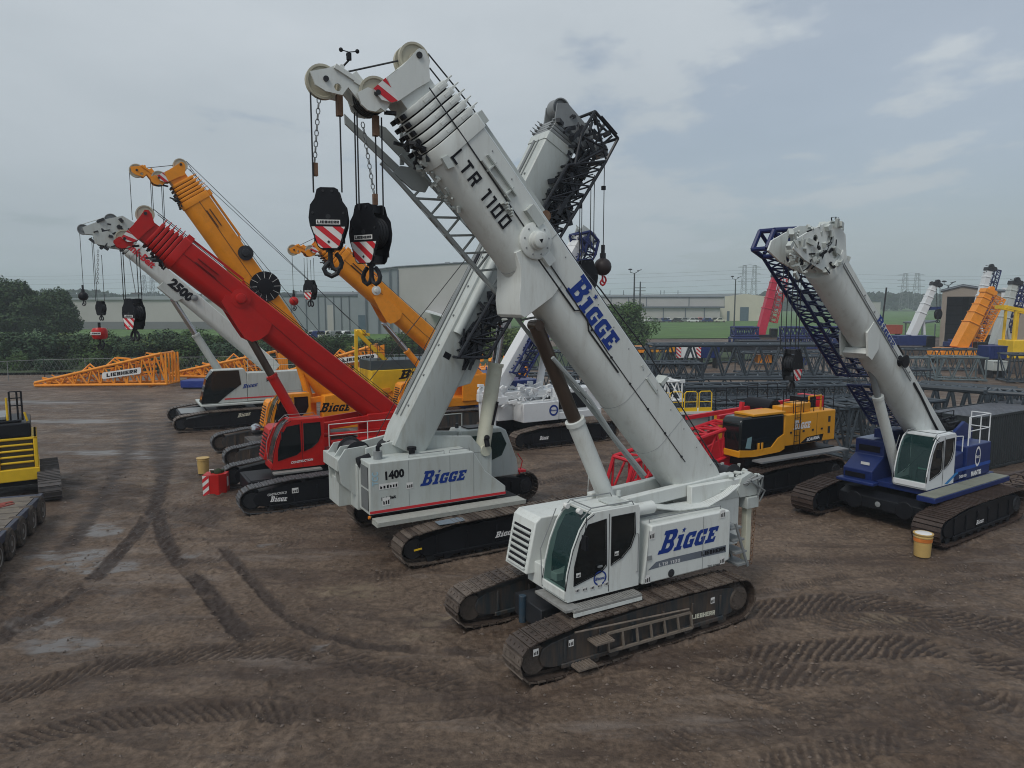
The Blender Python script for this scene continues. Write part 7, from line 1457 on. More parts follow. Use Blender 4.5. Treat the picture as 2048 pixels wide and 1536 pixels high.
b = MB(); rail_mb(b, [(-3.3+.66*k, 1.3, 3.12) for k in range(6)], 1.0, .018); rail_mb(b, [(-3.3+.66*k, -1.2, 2.9) for k in range(8)], 1.15, .018); b.path([(-.6, 1.45, 1.5), (-.6, 1.45, 3.8)], .018, 5); b.path([(-.95, 1.45, 1.5), (-.95, 1.45, 3.8)], .018, 5); [b.tube((-.6, 1.45, 1.7+.25*k), (-.95, 1.45, 1.7+.25*k), .014, 5) for k in range(8)]; b.build('handrail', BLACK, cs)
b = MB(); b.bx(-1.9, -1.0, .5, 1.2, 3.13, 3.5); b.path([(-1.9, 1.1, 3.13), (-1.9, 1.1, 3.75), (-2.7, 1.1, 3.75), (-2.7, 1.1, 3.13)], .05, 6); b.bx(-.9, -.3, .5, 1.1, 3.13, 3.4); b.build('roof_units', SANYY, cs, bevel=.02); b = MB(); b.bx(-3.3, -2.4, -.3, .4, 2.9, 3.6); b.tube((-.6, -1, 3.2), (-.6, .4, 3.2), .4, 16); b.build('winch', INK, cs)
b = MB(); b.bar((-3.8, .0, 3.3), (2.5, .1, 3.05), .16); b.bar((-3.8, -.7, 3.3), (3.5, -.7, 3.0), .16); b.bx(-4.0, -3.7, -.9, .3, 3.05, 3.55); b.bar((1.2, .1, 3.1), (1.1, .1, 3.6), .15); b.build('red_mast', RED2, cs)
b = MB(); Q0 = [(1.9, .6, 1.6), (1.9, .6, 2.75), (1.9, -.6, 2.75), (1.9, -.6, 1.6)]; Q1 = [(7.9, .6, .3), (7.4, .6, 1.8), (7.4, -.6, 1.8), (7.9, -.6, .3)]; lattice_mb(b, (Q0, Q1), 7, .09, .05); b.prism([(1.8, 1.15), (1.8, 2.55), (3.6, 2.0), (4.0, 1.0), (2.6, 1.0)], .52, .62); b.prism([(1.8, 1.15), (1.8, 2.55), (3.6, 2.0), (4.0, 1.0), (2.6, 1.0)], -.62, -.52); b.build('boom_foot', RED2, cs)
b = MB(); b.lathe([(-.4, .4), (.4, .4)], (4.3, 0, 1.45), (0, 1, 0), 20); b.bx(3.7, 4.8, -.4, .4, 1.4, 2.3); b.build('boom_foot_winch', BLACK, cs)
# yellow-railed access platform with a red ladder
o = frthing(Fr(9.0, 37.5, 10), 'access_platform', 'white work platform with yellow guard rails and a red ladder, behind the red boom foot', 'platform')
b = MB(); b.bx(-.9, 1.6, -.6, .6, 1.95, 2.1); b.build('deck', WHITE, o); b = MB(); 
for k in range(3):
    x0 = -.85+.82*k; b.path([(x0, -.55, 2.1), (x0, -.55, 3.05), (x0+.1, -.55, 3.15), (x0+.6, -.55, 3.15), (x0+.7, -.55, 3.05), (x0+.7, -.55, 2.1)], .03, 7); b.tube((x0, -.55, 2.6), (x0+.7, -.55, 2.6), .022, 6); b.bx(x0, x0+.7, -.57, -.55, 2.1, 2.3)
b.path([(-.9, -.55, 3.1), (-1.2, -.5, 3.1), (-1.9, -.5, 1.9)], .03, 6); b.path([(-.9, .5, 3.1), (-1.2, .5, 3.1), (-1.9, .5, 1.9)], .03, 6); b.build('guard_rail', YELLOW, o)
b = MB(); [b.tube((-1.15-d, -.6, .1), (-1.15-d, -.6, 2.9), .03, 6) for d in (0, .4)]; [b.tube((-1.15, -.6, .3+.28*k), (-1.55, -.6, .3+.28*k), .02, 5) for k in range(9)]; [b.bar((-1.0-.1*k, -.3, 2.9-.3*k), (-1.6, .2, 2.4-.3*k), .06) for k in range(6)]; b.build('ladder', RED2, o); b = MB(); [b.tube((x, y, 0), (x, y, 1.95), .06, 8) for x in (-.8, 1.5) for y in (-.5, .5)]; b.bx(.2, 1.4, -.4, .4, 1.2, 1.9); b.build('support_leg', STEEL, o)
# ------------------------------------------------------------------ lattice boom sections in the yard
def section(label, a, c, w, h, z0, n, m=LATT, rc=.09, rl=.05, group='slate lattice boom sections stacked in the yard', name='lattice_section', faces=(0, 1, 2, 3), X=False, h2=None, plate=False):
    a, c = Vector((a[0], a[1], 0)), Vector((c[0], c[1], 0)); u = (c-a).normalized(); s = Vector((-u.y, u.x, 0)); L = (c-a).length; ang = atan2(u.y, u.x)
    o = bpy.data.objects.new(name, None); scn.collection.objects.link(o); o.location = a; o.rotation_euler.z = ang; tag(o, label, 'lattice boom section', group)
    h2 = h if h2 is None else h2; b = MB(); Q0 = [(0, -w/2, z0), (0, -w/2, z0+h), (0, w/2, z0+h), (0, w/2, z0)]; Q1 = [(L, -w/2, z0), (L, -w/2, z0+h2), (L, w/2, z0+h2), (L, w/2, z0)]
    for k in range(4): b.tube(Q0[k], Q1[k], rc, 8)
    b.build('chords', m, o); b = MB(); A = [Vector(q) for q in Q0]; B = [Vector(q) for q in Q1]
    for k in range(4):
        b.tube(A[k], A[(k+1) % 4], rl*1.2, 6); b.tube(B[k], B[(k+1) % 4], rl*1.2, 6)
        for i in range(n):
            p = A[k].lerp(B[k], i/n); q = A[(k+1) % 4].lerp(B[(k+1) % 4], (i+.5)/n); r = A[k].lerp(B[k], (i+1)/n); b.tube(p, q, rl, 6, caps=False); b.tube(q, r, rl, 6, caps=False)
    for e in (A, B): b.tube(e[0], e[2], rl, 6)
    b.build('lacing', m, o); b = MB()
    if w > 1.9 and z0 < 1:
        for k in range(10): x = L*(k+.5)/10; b.bar((x, -w*.3+.1*(k % 3), z0+.12), (x+L*.08, w*.25-.1*(k % 4), z0+.14), .09)
        b.build('stowed_tubes', m, o); b = MB()
    for k in range(4):
        for e in (A[k], B[k]): b.bar(e-Vector((.18, 0, 0)), e+Vector((.18, 0, 0)), .12, .2)
    b.build('pin_lug', m, o)
    if z0 < .4:
        b = MB(); [b.bx(x, x+.25, -w/2-.2, w/2+.2, .02, max(.06, z0-.06)) for x in (L*.12, L*.85)]; b.build('timber_block', mat('timber', (.14, .10, .07), .8, var=.3), o)
    return o
def pg(px, Y): v = at_y(px, 700, Y); return (v.x, Y)
LS = [ ('lattice section in the dense stack, bottom row behind the front boom', pg(1190, 56), pg(1370, 56), 2.2, 1.4, .15, 7, .11, .06),
 ('lattice section in the dense stack, second layer behind the front boom', pg(1200, 57), pg(1400, 57), 2.2, 1.3, 1.7, 7, .10, .055),
 ('lattice section in the dense stack below the longest one, nearer to the viewer', pg(1310, 53.5), pg(1690, 54.5), 2.1, 1.2, .15, 10, .12, .06),
 ('low lattice section on the ground between the guard rails and the big stack', pg(1400, 47.8), pg(1720, 48.6), 2.0, 1.1, .15, 9, .11, .055),
 ('low lattice section directly behind the amber crane roof', pg(1450, 42.6), pg(1740, 43.8), 1.8, 1.1, .15, 8, .11, .055),
 ('lattice section under the far row, left of the distant orange crane', pg(1710, 66), pg(1850, 66), 2.2, 1.5, .15, 5, .10, .05),
 ('lattice section in the back row, seen above the longest one at left', pg(1330, 92), pg(1480, 93), 2.2, 2.0, .15, 6, .12, .06),
 ('longest lattice section, raised on the others, its top chord level with the grass', pg(1302, 60), pg(1662, 61), 2.3, 2.7, 1.55, 8, .14, .085),
 ('lattice section directly under the raised longest one', pg(1240, 60), pg(1690, 60), 2.3, 1.3, .15, 10, .10, .05),
 ('lattice section with thick blue-grey chord, behind the yellow guard rails', pg(1362, 50), pg(1700, 51), 2.2, 1.8, .15, 9, .11, .055),
 ('lattice section between the guard rails and the amber crane roof', pg(1420, 45), pg(1700, 46), 2.0, 1.35, .15, 8, .10, .05),
 ('lattice section behind the amber crane, nearest its roof rails', pg(1500, 40), pg(1760, 41.5), 2.0, 1.6, .15, 7, .10, .055),
 ('lattice section just left of the right-hand crane\'s white cylinder', pg(1672, 35.5), pg(1860, 38), 2.0, 2.5, .15, 5, .10, .06),
 ('large lattice section with thick top tubes above the dark container', pg(1838, 45), pg(2035, 41.5), 2.2, 2.1, .5, 6, .19, .09),
 ('lattice section at the right edge of the yard, beyond the container', pg(1985, 38), pg(2140, 36), 2.0, 1.7, 1.4, 5, .11, .06),
 ('lattice section left of the longest one, behind the front boom', pg(1150, 66), pg(1310, 66), 2.2, 1.7, .15, 6, .09, .05),
 ('lattice section on top of the one behind the front boom', pg(1160, 69), pg(1330, 69), 2.2, 1.5, 1.9, 6, .09, .05),
 ('lattice section between the clean white crane and the front boom', pg(1040, 60), pg(1200, 60), 2.2, 1.6, .15, 7, .10, .05),
 ('lattice section right of the clean white crane, a row behind', pg(1030, 66), pg(1180, 66), 2.2, 1.6, 1.7, 6, .10, .05),
 ('lattice section in the far row, right of the longest one', pg(1480, 78), pg(1650, 79), 2.3, 2.2, .15, 6, .10, .05),
 ('lattice section in the far row, below the red distant crane', pg(1560, 70), pg(1720, 71), 2.3, 2.4, .15, 6, .10, .05),
 ('lattice section below the white distant crane, behind the white boom', pg(1800, 82), pg(1960, 82), 2.3, 2.3, .15, 6, .10, .05),
 ('pale grey lattice section lying alone on the open ground at right', pg(1868, 72), pg(1965, 71), 2.4, 2.2, .15, 3, .09, .06),
 ('lattice section under the distant yellow crane at the right edge', pg(2010, 70), pg(2120, 69), 2.4, 2.6, .15, 4, .11, .06),
 ('lattice section in the far row, left of the pale grey one', pg(1790, 76), pg(1870, 76), 2.3, 1.8, .15, 4, .09, .05)]
PALEL = mat('pale_grey_lattice', (.10, .13, .14), .5, dirt=.2)
for l_ in LS: section(l_[0], l_[1], l_[2], l_[3], l_[4], l_[5], l_[6], rc=l_[7], rl=l_[8], m=PALEL if 'pale' in l_[0] else LATT)
Fp = Fr(20.2, 25.5, 32)
for k, lb in enumerate(('rust-brown lattice section lying low at the right edge, nearest the blue crane\'s walkway', 'rust-brown lattice section lying low at the right edge, next to the container')):
    a = Fp.W(0, 2.2*k-.3, 0); c = Fp.W(9, 2.2*k-.3, 0); section(lb, (a.x, a.y), (c.x, c.y), 1.6, .55, .1, 8, m=mat('brown_lattice', (.07, .05, .045), .6, dirt=.3), rc=.06, rl=.03, group='brown lattice sections at the right edge')
section('white lattice section behind the front boom, above the yellow rails', pg(1268, 44), pg(1352, 45), 1.6, 1.2, 1.7, 4, m=LATTW, rc=.07, rl=.045, group=None)
# orange lattice booms by the fence
def vat(px, py, Y): return at_y(px, py, Y)
def orange_lattice(label, pts, Y, dpt, sign=None, group='orange lattice boom heads by the fence'):
    tip, br, tr = [vat(*p, Y) for p in pts]; o = thing('lattice_boom_head', label, 'lattice boom', (tip.x, Y, 0), 0, group); O = Vector((tip.x, Y, 0)); 
    t0 = tip-O; B0 = br-O; B1 = tr-O; t1 = t0+Vector((0, 0, .25)); D_ = Vector((0, dpt, 0)); b = MB(); OL = ORANGE
    lattice_mb(b, ([t0, t1, t1+D_, t0+D_], [B0, B1, B1+D_, B0+D_]), 10, .13, .08, faces=(0, 2, 1)); b.build('lattice_frame', OL, o)
    b = MB(); rnd = random.Random(int(Y*7)); 
    for k in range(90):
        f = rnd.uniform(.1, .95); c = t0.lerp(B0, f)+(B1-B0)*f*rnd.uniform(.3, 1.12)+D_*rnd.random(); b.bar(c, c+Vector((rnd.uniform(-1.6, 1.6), rnd.uniform(-.3, .3), rnd.uniform(-.15, .45))), rnd.choice((.07, .1, .16)))
    for f in (.35, .55): c = t0.lerp(B1, f); b.path([c, c+Vector((.8, .5, .9)), c+Vector((1.6, .5, .2))], .1, 6)
    [b.bar((B0.x, y_, B0.z), (B0.x, y_, B1.z), .14) for y_ in (0, .6, 1.2, 1.8, dpt)]; b.build('inner_frame', OL, o); b = MB()
    for f in (.22, .42, .62, .75): c = t0.lerp(B1, f)+Vector((0, dpt*.5, .2)); b.tube(c, c+Vector((1.7, .2, .25)), .1, 8); b.bar(c+Vector((.4, 0, .1)), c+Vector((.9, 0, .2)), .4, .3)
    b.build('black_roller', INK, o); b = MB()
    for f in (.15, .86): c = t0.lerp(B0, f); b.bx(c.x-.12, c.x+.12, .2, dpt-.2, .01, c.z-.05)
    b.build('support_block', OL, o)
    if sign:
        p, q, r = [vat(*s_, Y)-O for s_ in sign]; y = Vector((0, -.14, 0)); b = MB(); U, V = q-p, r-p; b.m(0).plate([(.03, 0), (.97, 0), (1, .2), (1, .8), (.97, 1), (.03, 1), (0, .8), (0, .2)], 0, .04, O=p+y, U=U, V=V); b.m(1).geo(GLIE, p+y+U*.12+V*.22+Vector((0, -.05, 0)), U*.78, V*.56, .0); b.build('maker_sign', [STICK, INK], o, smooth=0)
    return o
orange_lattice('long orange lattice boom head with a white name sign, left by the fence', [(70, 771), (334, 768), (322, 707)], 65.5, 2.4, sign=[(206, 758), (284, 747), (206, 745)])
orange_lattice('second orange lattice boom head, behind the black-glass cab of the farthest left crane', [(342, 752), (560, 756), (535, 706)], 70, 2.4)
orange_lattice('third orange lattice boom head, seen between the red boom and the yellow crane body', [(560, 752), (760, 740), (745, 692)], 66, 2.4, sign=[(676, 728), (757, 718), (676, 716)])
o = thing('steel_box', 'blue steel counterweight slab on the ground by the orange lattices', 'counterweight', tuple(at_y(399, 768, 65)*1)[:2]+(0,)); MB().bx(-1.3, 1.2, -1, 1, .1, .75).build('slab', mat('royal_blue', (.01, .03, .2), .5), o, bevel=.05); MB().bx(-1.2, 1.1, -.8, .8, 0, .098).build('base', DARK, o)
# ------------------------------------------------------------------ far machines
def far_crane(label, paint, base, tip, Y, wd, body=NAVY, lat=None, cyl=True, tracks=True, name='telescopic_crawler_crane', double=False):
    P0 = vat(*base, Y); P1 = vat(*tip, Y); o = thing(name, label, 'crane', (P0.x, Y, 0), 0, None); O = Vector((P0.x, Y, 0)); p, q = P0-O, P1-O; d = (q-p).normalized(); n = Vector((d.z, 0, -d.x)); L = (q-p).length
    b = MB(); 
    for k, (f0, f1, s) in enumerate(((0, .45, 1), (.45, .62, .93), (.62, .76, .86), (.76, .88, .79), (.88, .97, .72))): b.bar(p+d*L*f0, p+d*L*(f1+.01), wd*s, wd*s*1.1, up=(0, 1, 0)); b.bar(p+d*L*(f1-.012), p+d*L*f1, wd*s*1.14, wd*s*1.25, up=(0, 1, 0))
    b.build('boom', paint, o, bevel=.03); b = MB(); e = p+d*L*.96; b.bar(e, e+d*.5, wd*.9, wd*.9, up=(0, 1, 0)); b.lathe([(-.2, .35), (.2, .35)], e+d*.8+n*.3, (0, 1, 0), 14); b.lathe([(-.2, .3), (.2, .3)], e+d*.5+n*.9, (0, 1, 0), 14); b.bar(e+d*.2, e+d*.7+n*.9, .15, .4)
    for k in range(10): c = e+d*rnd.uniform(-.6, .8)+n*rnd.uniform(-.5, .8)+Vector((0, rnd.uniform(-.4, .4), 0)); b.bar(c, c+n*rnd.uniform(-.5, .5), .07)
    b.build('boom_head', DARK if paint is not ORANGE else paint, o)
    if cyl: b = MB(); b.tube(p+Vector((n.x*2.2, 0, .2)), p+d*L*.42+n*.4, .2, 10); b.build('lift_cylinder', paint, o)
    b = MB(); b.bx(-2.6, 2.6, -1.3, 1.3, max(.9, p.z-1.4), max(1.2, p.z)+.1); b.bx(-3.4, -2.6, -1.2, 1.2, .9, max(1.1, p.z-.3)); b.build('body', body, o, bevel=.06)
    b = MB(); b.bx(1.6, 3.0, -1.35, -.4, 1.0, 2.8); b.build('cab', DGLASS, o, bevel=.08)
    if tracks: b = MB(); [b.prism([(-3.2, .3), (-2.9, 0), (2.9, 0), (3.2, .3), (3.1, .8), (2.7, 1.0), (-2.7, 1.0), (-3.1, .8)], y-.4, y+.4) for y in (-1.8, 1.8)]; b.build('crawler_track', CHAIN, o)
    if lat:
        b = MB(); off_ = n*(wd*.9); w_ = wd*.9; A = [p+d*L*.25+off_, p+d*L*.25+off_+n*w_]; B = [p+d*L*1.0+off_, p+d*L*1.0+off_+n*w_]; D_ = Vector((0, .9, 0)); lattice_mb(b, ([A[0], A[1], A[1]+D_, A[0]+D_], [B[0], B[1], B[1]+D_, B[0]+D_]), 9, .09, .055); b.build('lattice_jib', lat, o)
    return o
far_crane('bright red telescopic crane on the grass, farther back left of the right-hand white boom', mat('crimson_paint', (.50, .015, .05), .45), (1520, 670), (1551, 550), 140, 1.5, body=INK, lat=RED2, cyl=False)
w2 = far_crane('white telescopic crane in the distance, left of the open hangar', BRIGHT, (1822, 672), (1869, 568), 108, 1.1, body=NAVY)
far_crane('orange telescopic crane in the distance, leaning in front of the hangar doorway', ORANGE, (1916, 697), (1975, 583), 92, 1.45, body=ORANGE, lat=ORANGE)
far_crane('white and blue crane behind the distant orange one, its top above the hangar roof', BRIGHT, (1938, 680), (1978, 536), 112, 1.1, body=NAVY, lat=BLUL)
far_crane('white and blue crane in front of the hangar sign, near the right edge', WHITE2, (1990, 690), (2028, 565), 98, 1.15, body=NAVY, lat=BLUL)
o = thing('lattice_crane_body', 'yellow lattice-crane gantry at the right edge, standing over slate lattices', 'crane', (pg(2035, 80)[0], 80, 0)); b = MB()
for x in (-1.2, .2, 1.6):
    for y in (-.8, .8): b.bar((x, y, 1.8), (x+.1, y, 7.0), .22)
b.bar((-2.2, -.8, 7.3), (3, -.8, 6.3), .35); b.bar((-2.2, .8, 7.3), (3, .8, 6.3), .35); b.bar((-2.2, -.8, 7.3), (-2.2, .8, 7.3), .4); b.build('gantry', YELLOW, o); b = MB(); b.bx(-1.4, 4, -1.3, 1.3, 1.6, 3.6); b.build('body', YELLOW, o, bevel=.05); b = MB(); b.prism([(-2, .3), (-1.7, 0), (4.5, 0), (4.5, 1.2), (-1.7, 1.2)], -2, 2); b.build('crawler_track', CHAIN, o)
o = hook_block('hook_block', 'small dark block hanging from a short blue arm on the distant white crane', tuple(vat(1877, 618, 107)), .9, 0, text=False, stripes=False); b = MB(); b.bar(vat(1858, 617, 108)-w2.location, vat(1882, 616, 107)-w2.location, .45); b.build('blue_arm', NAVY, w2); ropes(w2, [(vat(1872, 572, 107)-w2.location, vat(1874, 615, 107)-w2.location), (vat(1880, 572, 107)-w2.location, vat(1880, 615, 107)-w2.location)], .05)
def crate(name, label, cat, px0, px1, py0, py1, Y, m, dp=2.0, group=None, extra=None):
    a = vat(px0, py1, Y); c = vat(px1, py0, Y); o = thing(name, label, cat, ((a.x+c.x)/2, Y, 0), 0, group); w = (c.x-a.x)/2; z1 = c.z; z0 = max(0.05, a.z); b = MB(); b.bx(-w, w, 0, dp, z0, z1); oo = b.build('body', m, o, bevel=.05)
    b = MB(); 
    for k in range(5): x = -w+2*w*(k+.5)/5; b.bx(x-.03, x+.03, -.04, 0, z0+.05, z1-.05)
    b.bx(-w, w, -.05, 0, z1-.12, z1-.02); b.build('ribs', m, oo)
    if z0 > .3: b = MB(); [b.bx(sx*w*.8-.1, sx*w*.8+.1, .2, dp-.2, 0, z0) for sx in (-1, 1)]; b.build('foot', DARK, o)
    return o, w, z0, z1
o, w, z0, z1 = crate('counterweight', 'black counterweight block with white maker lettering, behind the longest lattice section', 'counterweight', 1478, 1562, 681, 708, 88, mat('black_block', (.02, .022, .028), .5)); decal('maker_lettering', font_geo('SANY', .05), (-w+.6, -.06, z1-.75), (2.0, 0, 0), (0, 0, .4), WLET, o)
for px0, px1, m, lb in ((1362, 1394, BRIGHT, 'white ribbed crate with red chevrons, seen through the longest lattice section'), (1402, 1440, NAVY, 'dark blue ribbed crate right of the white one, seen through the lattice')):
    o, w, z0, z1 = crate('steel_crate', lb, 'crate', px0, px1, 687, 716, 84, m, group='crates behind the lattice sections')
    striped(o, [(-w-.6, z0), (-w-.05, z0), (-w-.05, z1), (-w-.6, z1)], -.1, -.05, Matrix.Identity(4), name='chevron_board', pitch=.3)
crate('machine_part', 'orange machine body right of the front boom, below the spreading tree', 'machine part', 1235, 1262, 681, 706, 82, ORANGE); crate('machine_part', 'low orange machine part right of the taller orange one, left of the lattice end', 'machine part', 1262, 1290, 693, 706, 80, ORANGE); crate('machine_part', 'pair of orange parts seen through the left end of the longest lattice section', 'machine part', 1305, 1350, 688, 705, 83, SANYY)
for a, c, lb in ((1560, 1604, 'blue lattice section stack behind the right-hand blue jib'), (1462, 1512, 'blue lattice section left of the distant red crane'), (1608, 1700, 'long blue lattice section right of the distant red crane')): section(lb, pg(a, 120), pg(c, 120), 2.4, 1.7, .15, 5, m=BLUL, rc=.2, rl=.11, group='blue lattice sections at the far side'); section(lb.replace('blue', 'upper blue', 1), pg(a+3, 121), pg(c-2, 121), 2.4, 1.4, 2.2, 5, m=BLUL, rc=.2, rl=.11, group='blue lattice sections at the far side')
crate('machine_part', 'orange-red lattice bundle below the distant white crane', 'machine part', 1768, 1806, 650, 668, 130, mat('faded_red', (.35, .08, .05), .6)); crate('counterweight', 'navy counterweight block with white marks at the right edge', 'counterweight', 1978, 2016, 692, 718, 76, NAVY); crate('generator', 'white framed generator box on the ground at the right edge', 'generator', 1986, 2016, 722, 742, 73, WHITE2, dp=1.4)
for k, (px, py, m, s) in enumerate(((1360, 705, NAVY, 1.6), (1530, 722, ORANGE, 1.2), (1600, 727, NAVY, 1.2), (1190, 706, RED2, 2.0), (1455, 700, DARK, 1.8), (1705, 690, NAVY, 2.2))):
    lb = ['blue', 'orange', 'blue', 'red', 'black', 'dark blue'][k]+' steel part lying '+['left of the white crate', 'under the black counterweight', 'below the right-hand blue jib', 'behind the front boom cylinder', 'between the crates and the black counterweight', 'behind the right-hand white boom'][k]
    Y = 7.8*1420/(py-605+8); crate('machine_part', lb, 'machine part', px-12*s, px+12*s, py-12, py+4, min(Y, 95), m)
o = thing('light_arm', 'thin leaning black boom pole on the horizon right of the white boom', 'pole', (vat(1760, 640, 90).x, 90, 0)); b = MB(); b.tube((0, 0, 0), vat(1773, 575, 90)-Vector((vat(1760, 640, 90).x, 90, 0)), .1, 7); b.build('pole', DARK, o); MB().lathe([(0, .4), (.3, .3)], (0, 0, 0), (0, 0, 1), 10).build('base', DARK, o)
# far yard clutter along the warehouses: each a parked vehicle
vl = ['white van', 'grey pickup', 'red pickup', 'blue car', 'white pickup', 'dark van', 'tan pickup', 'grey car']; vm = [BRIGHT, STEEL, RED2, NAVY, BRIGHT, DARK, CREAM, STEEL]
veh = {}
def vehicle(m, key, lab, x, y, rz):
    if key in veh: return dup(veh[key], (x, y, .12), rz, lab)
    o = thing('parked_vehicle', lab, 'car', (x, y, .12), rz, 'vehicles parked by the warehouses'); b = MB(); b.prism([(-2.3, .35), (2.3, .35), (2.35, .9), (1.3, 1.05), (.7, 1.75), (-1.6 if key % 2 else -.6, 1.75), (-1.9 if key % 2 else -.9, 1.0), (-2.3, .95)], -.9, .9); b.build('body', m, o, bevel=.08); b = MB(); b.prism([(1.15, 1.08), (.65, 1.68), (-.5, 1.68), (-.8, 1.08)], -.92, .92); b.build('window', DGLASS, o); b = MB(); [b.tube((x_, y_-.12, .35), (x_, y_+.12, .35), .35, 12) for x_ in (-1.4, 1.4) for y_ in (-.85, .85)]; b.build('wheel', RUBBER, o); veh[key] = o; return o
for k in range(15):
    px = 1300+k*10+rnd.uniform(-3, 3); key = k % 8; v = vat(px, 640, 280); vehicle(vm[key], key, f'{vl[key]} parked below the long warehouse, {["first", "second", "third", "fourth", "fifth", "sixth", "seventh", "eighth", "ninth", "tenth", "eleventh", "twelfth", "thirteenth", "fourteenth", "last"][k]} from the left', v.x, 280+rnd.uniform(-3, 3), rnd.uniform(-.3, .3)+(pi if k % 3 else 0))
for k in range(5): v = vat(625+k*16, 650, 150); key = (k*3) % 8; vehicle(vm[key], key, f'{vl[key]} by the factory hall, number {["one", "two", "three", "four", "five"][k]} from the left', v.x, 150, .2*k)
# ------------------------------------------------------------------ left edge: excavator and low trailer
FE = Fr(-19.2, 28.3, 124); ex = frthing(FE, 'excavator', 'yellow excavator seen from behind, cut off by the left edge of the photo', 'excavator')
track(ex, -.28, 5.0, .78, mat('grey_wet_track', (.075, .07, .07), .45, dirt=.5, dcol=(.12, .085, .06), scale=5, var=.3, bump=.6), BLACK, out=-1, hh=.92, pitch=.19, front=-1, idx=80); track(ex, 2.9, 5.0, .75, CHAIN, BLACK, out=1, hh=.92, pitch=.19, idx=81)
for c_ in list(ex.children): c_.location.x += .9
def EZ(py): return at_y(62, py, 28.3).z
b = MB(); b.bx(0, 3.0, 0, 2.9, EZ(958), EZ(934)); b.bx(.05, 2.8, .02, .16, EZ(934), EZ(873)); b.bx(.05, .2, 1.3, 2.9, EZ(934), EZ(880)); b.bx(.05, 2.8, .02, 2.85, EZ(878), EZ(873)); b.bx(.3, 2.7, .17, 2.8, EZ(934), EZ(879))
for k in range(1, 5): b.bx(.07, .2, .17, 1.29, EZ(934-11.5*k)-.03, EZ(934-11.5*k)+.05)
eb = b.build('body', YELLOW, ex, bevel=.03); b = MB(); b.bx(.05, 2.9, .2, 2.85, EZ(872), EZ(845)); b.bx(.4, 2.6, .5, 2.6, EZ(845), EZ(840)); eb2 = b.build('engine_cover', BLACK, ex, bevel=.08); b = MB(); b.bx(.22, .29, .17, 1.29, EZ(933), EZ(879)); b.build('rear_grille', mat('olive_mesh', (.09, .08, .05), .7), ex)
b = MB()
for y in (.45, .6, .85): b.tube((.6, y, EZ(842)), (.6, y, EZ(784)), .035, 6)
for py in (784, 797, 812): b.tube((.6, .45, EZ(py)), (.6, .85, EZ(py)), .025, 6)
b.build('grab_rail', BLACK, ex); b = MB(); b.path([(.5, .95, EZ(844)), (.5, .95, EZ(795))], .04, 6); b.path([(.5, .3, EZ(844)), (.5, .38, EZ(826))], .04, 6); b.build('yellow_stay', YELLOW, ex); b = MB(); b.bx(.5, 2.6, 1.0, 2.7, EZ(839), EZ(832)); b.build('roof_panel', STEEL, ex, bevel=.03); b = MB(); b.bx(.2, 3, .1, 2.8, .45, EZ(959)); b.build('turntable', BLACK, ex)
FB = Fr(-16.9, 25.0, -68.5); tr_ = frthing(FB, 'low_trailer', 'dark blue multi-axle low trailer with a worn wooden deck, at the left edge', 'trailer'); TNAVY = mat('faded_navy', (.035, .045, .075), .5, dirt=.5, dcol=(.10, .09, .08), var=.3)
b = MB(); L_ = 9.0; b.bx(0, L_, -.14, 0, .72, .98); b.bx(0, L_, -2.9, -2.76, .72, .98); b.bx(0, .3, -2.76, -.14, .72, .96); 
for k in range(7): b.bx(.6+1.25*k, .72+1.25*k, -2.76, -.14, .7, .9)
b.build('chassis', TNAVY, tr_, bevel=.02); b = MB(); [b.bx(.32+.245*k, .32+.245*k+.235, -2.74, -.16, .93, .975+.006*(k % 3)) for k in range(35)]; b.build('deck_boards', mat('worn_deck', (.14, .12, .10), .6, dirt=.5, dcol=(.24, .19, .12), scale=1.4, var=.3), tr_)
b = MB(); b.lathe([(0, .2), (.03, .2)], (1.4, -1.0, .985), (0, 0, 1), 12); b.bar((1.0, -.7, .99), (1.5, -1.5, .99), .18, .03); b.bar((1.3, -.6, .99), (1.9, -1.1, .99), .12, .03); b.build('red_dunnage', mat('red_rag', (.2, .04, .03), .8, var=.3), tr_)
for k in range(6):
    for yy in (-.3, -2.6):
        b = MB(); x = .55+1.28*k; b.lathe([(-.2, .2), (-.2, .44), (-.15, .5), (.15, .5), (.2, .44), (.2, .2)], (x, yy+(.16 if yy > -1 else -.2), .5), (0, 1, 0), 24); w_ = b.build('wheel', RUBBER, tr_); b = MB(); b.lathe([(.15, .24), (.205, .27), (.17, .2), (.10, .12), (.2, .08)], (x, yy+(.17 if yy > -1 else -.2), .5), (0, 1, 0), 20); b.build('rim', mat('dirty_rim', (.2, .19, .175), .6, dirt=.5), w_)
b = MB(); [b.bx(.3+1.28*k, .38+1.28*k, -.10, .02, .5, .74) for k in range(7)]; b.build('mud_bracket', TNAVY, tr_)
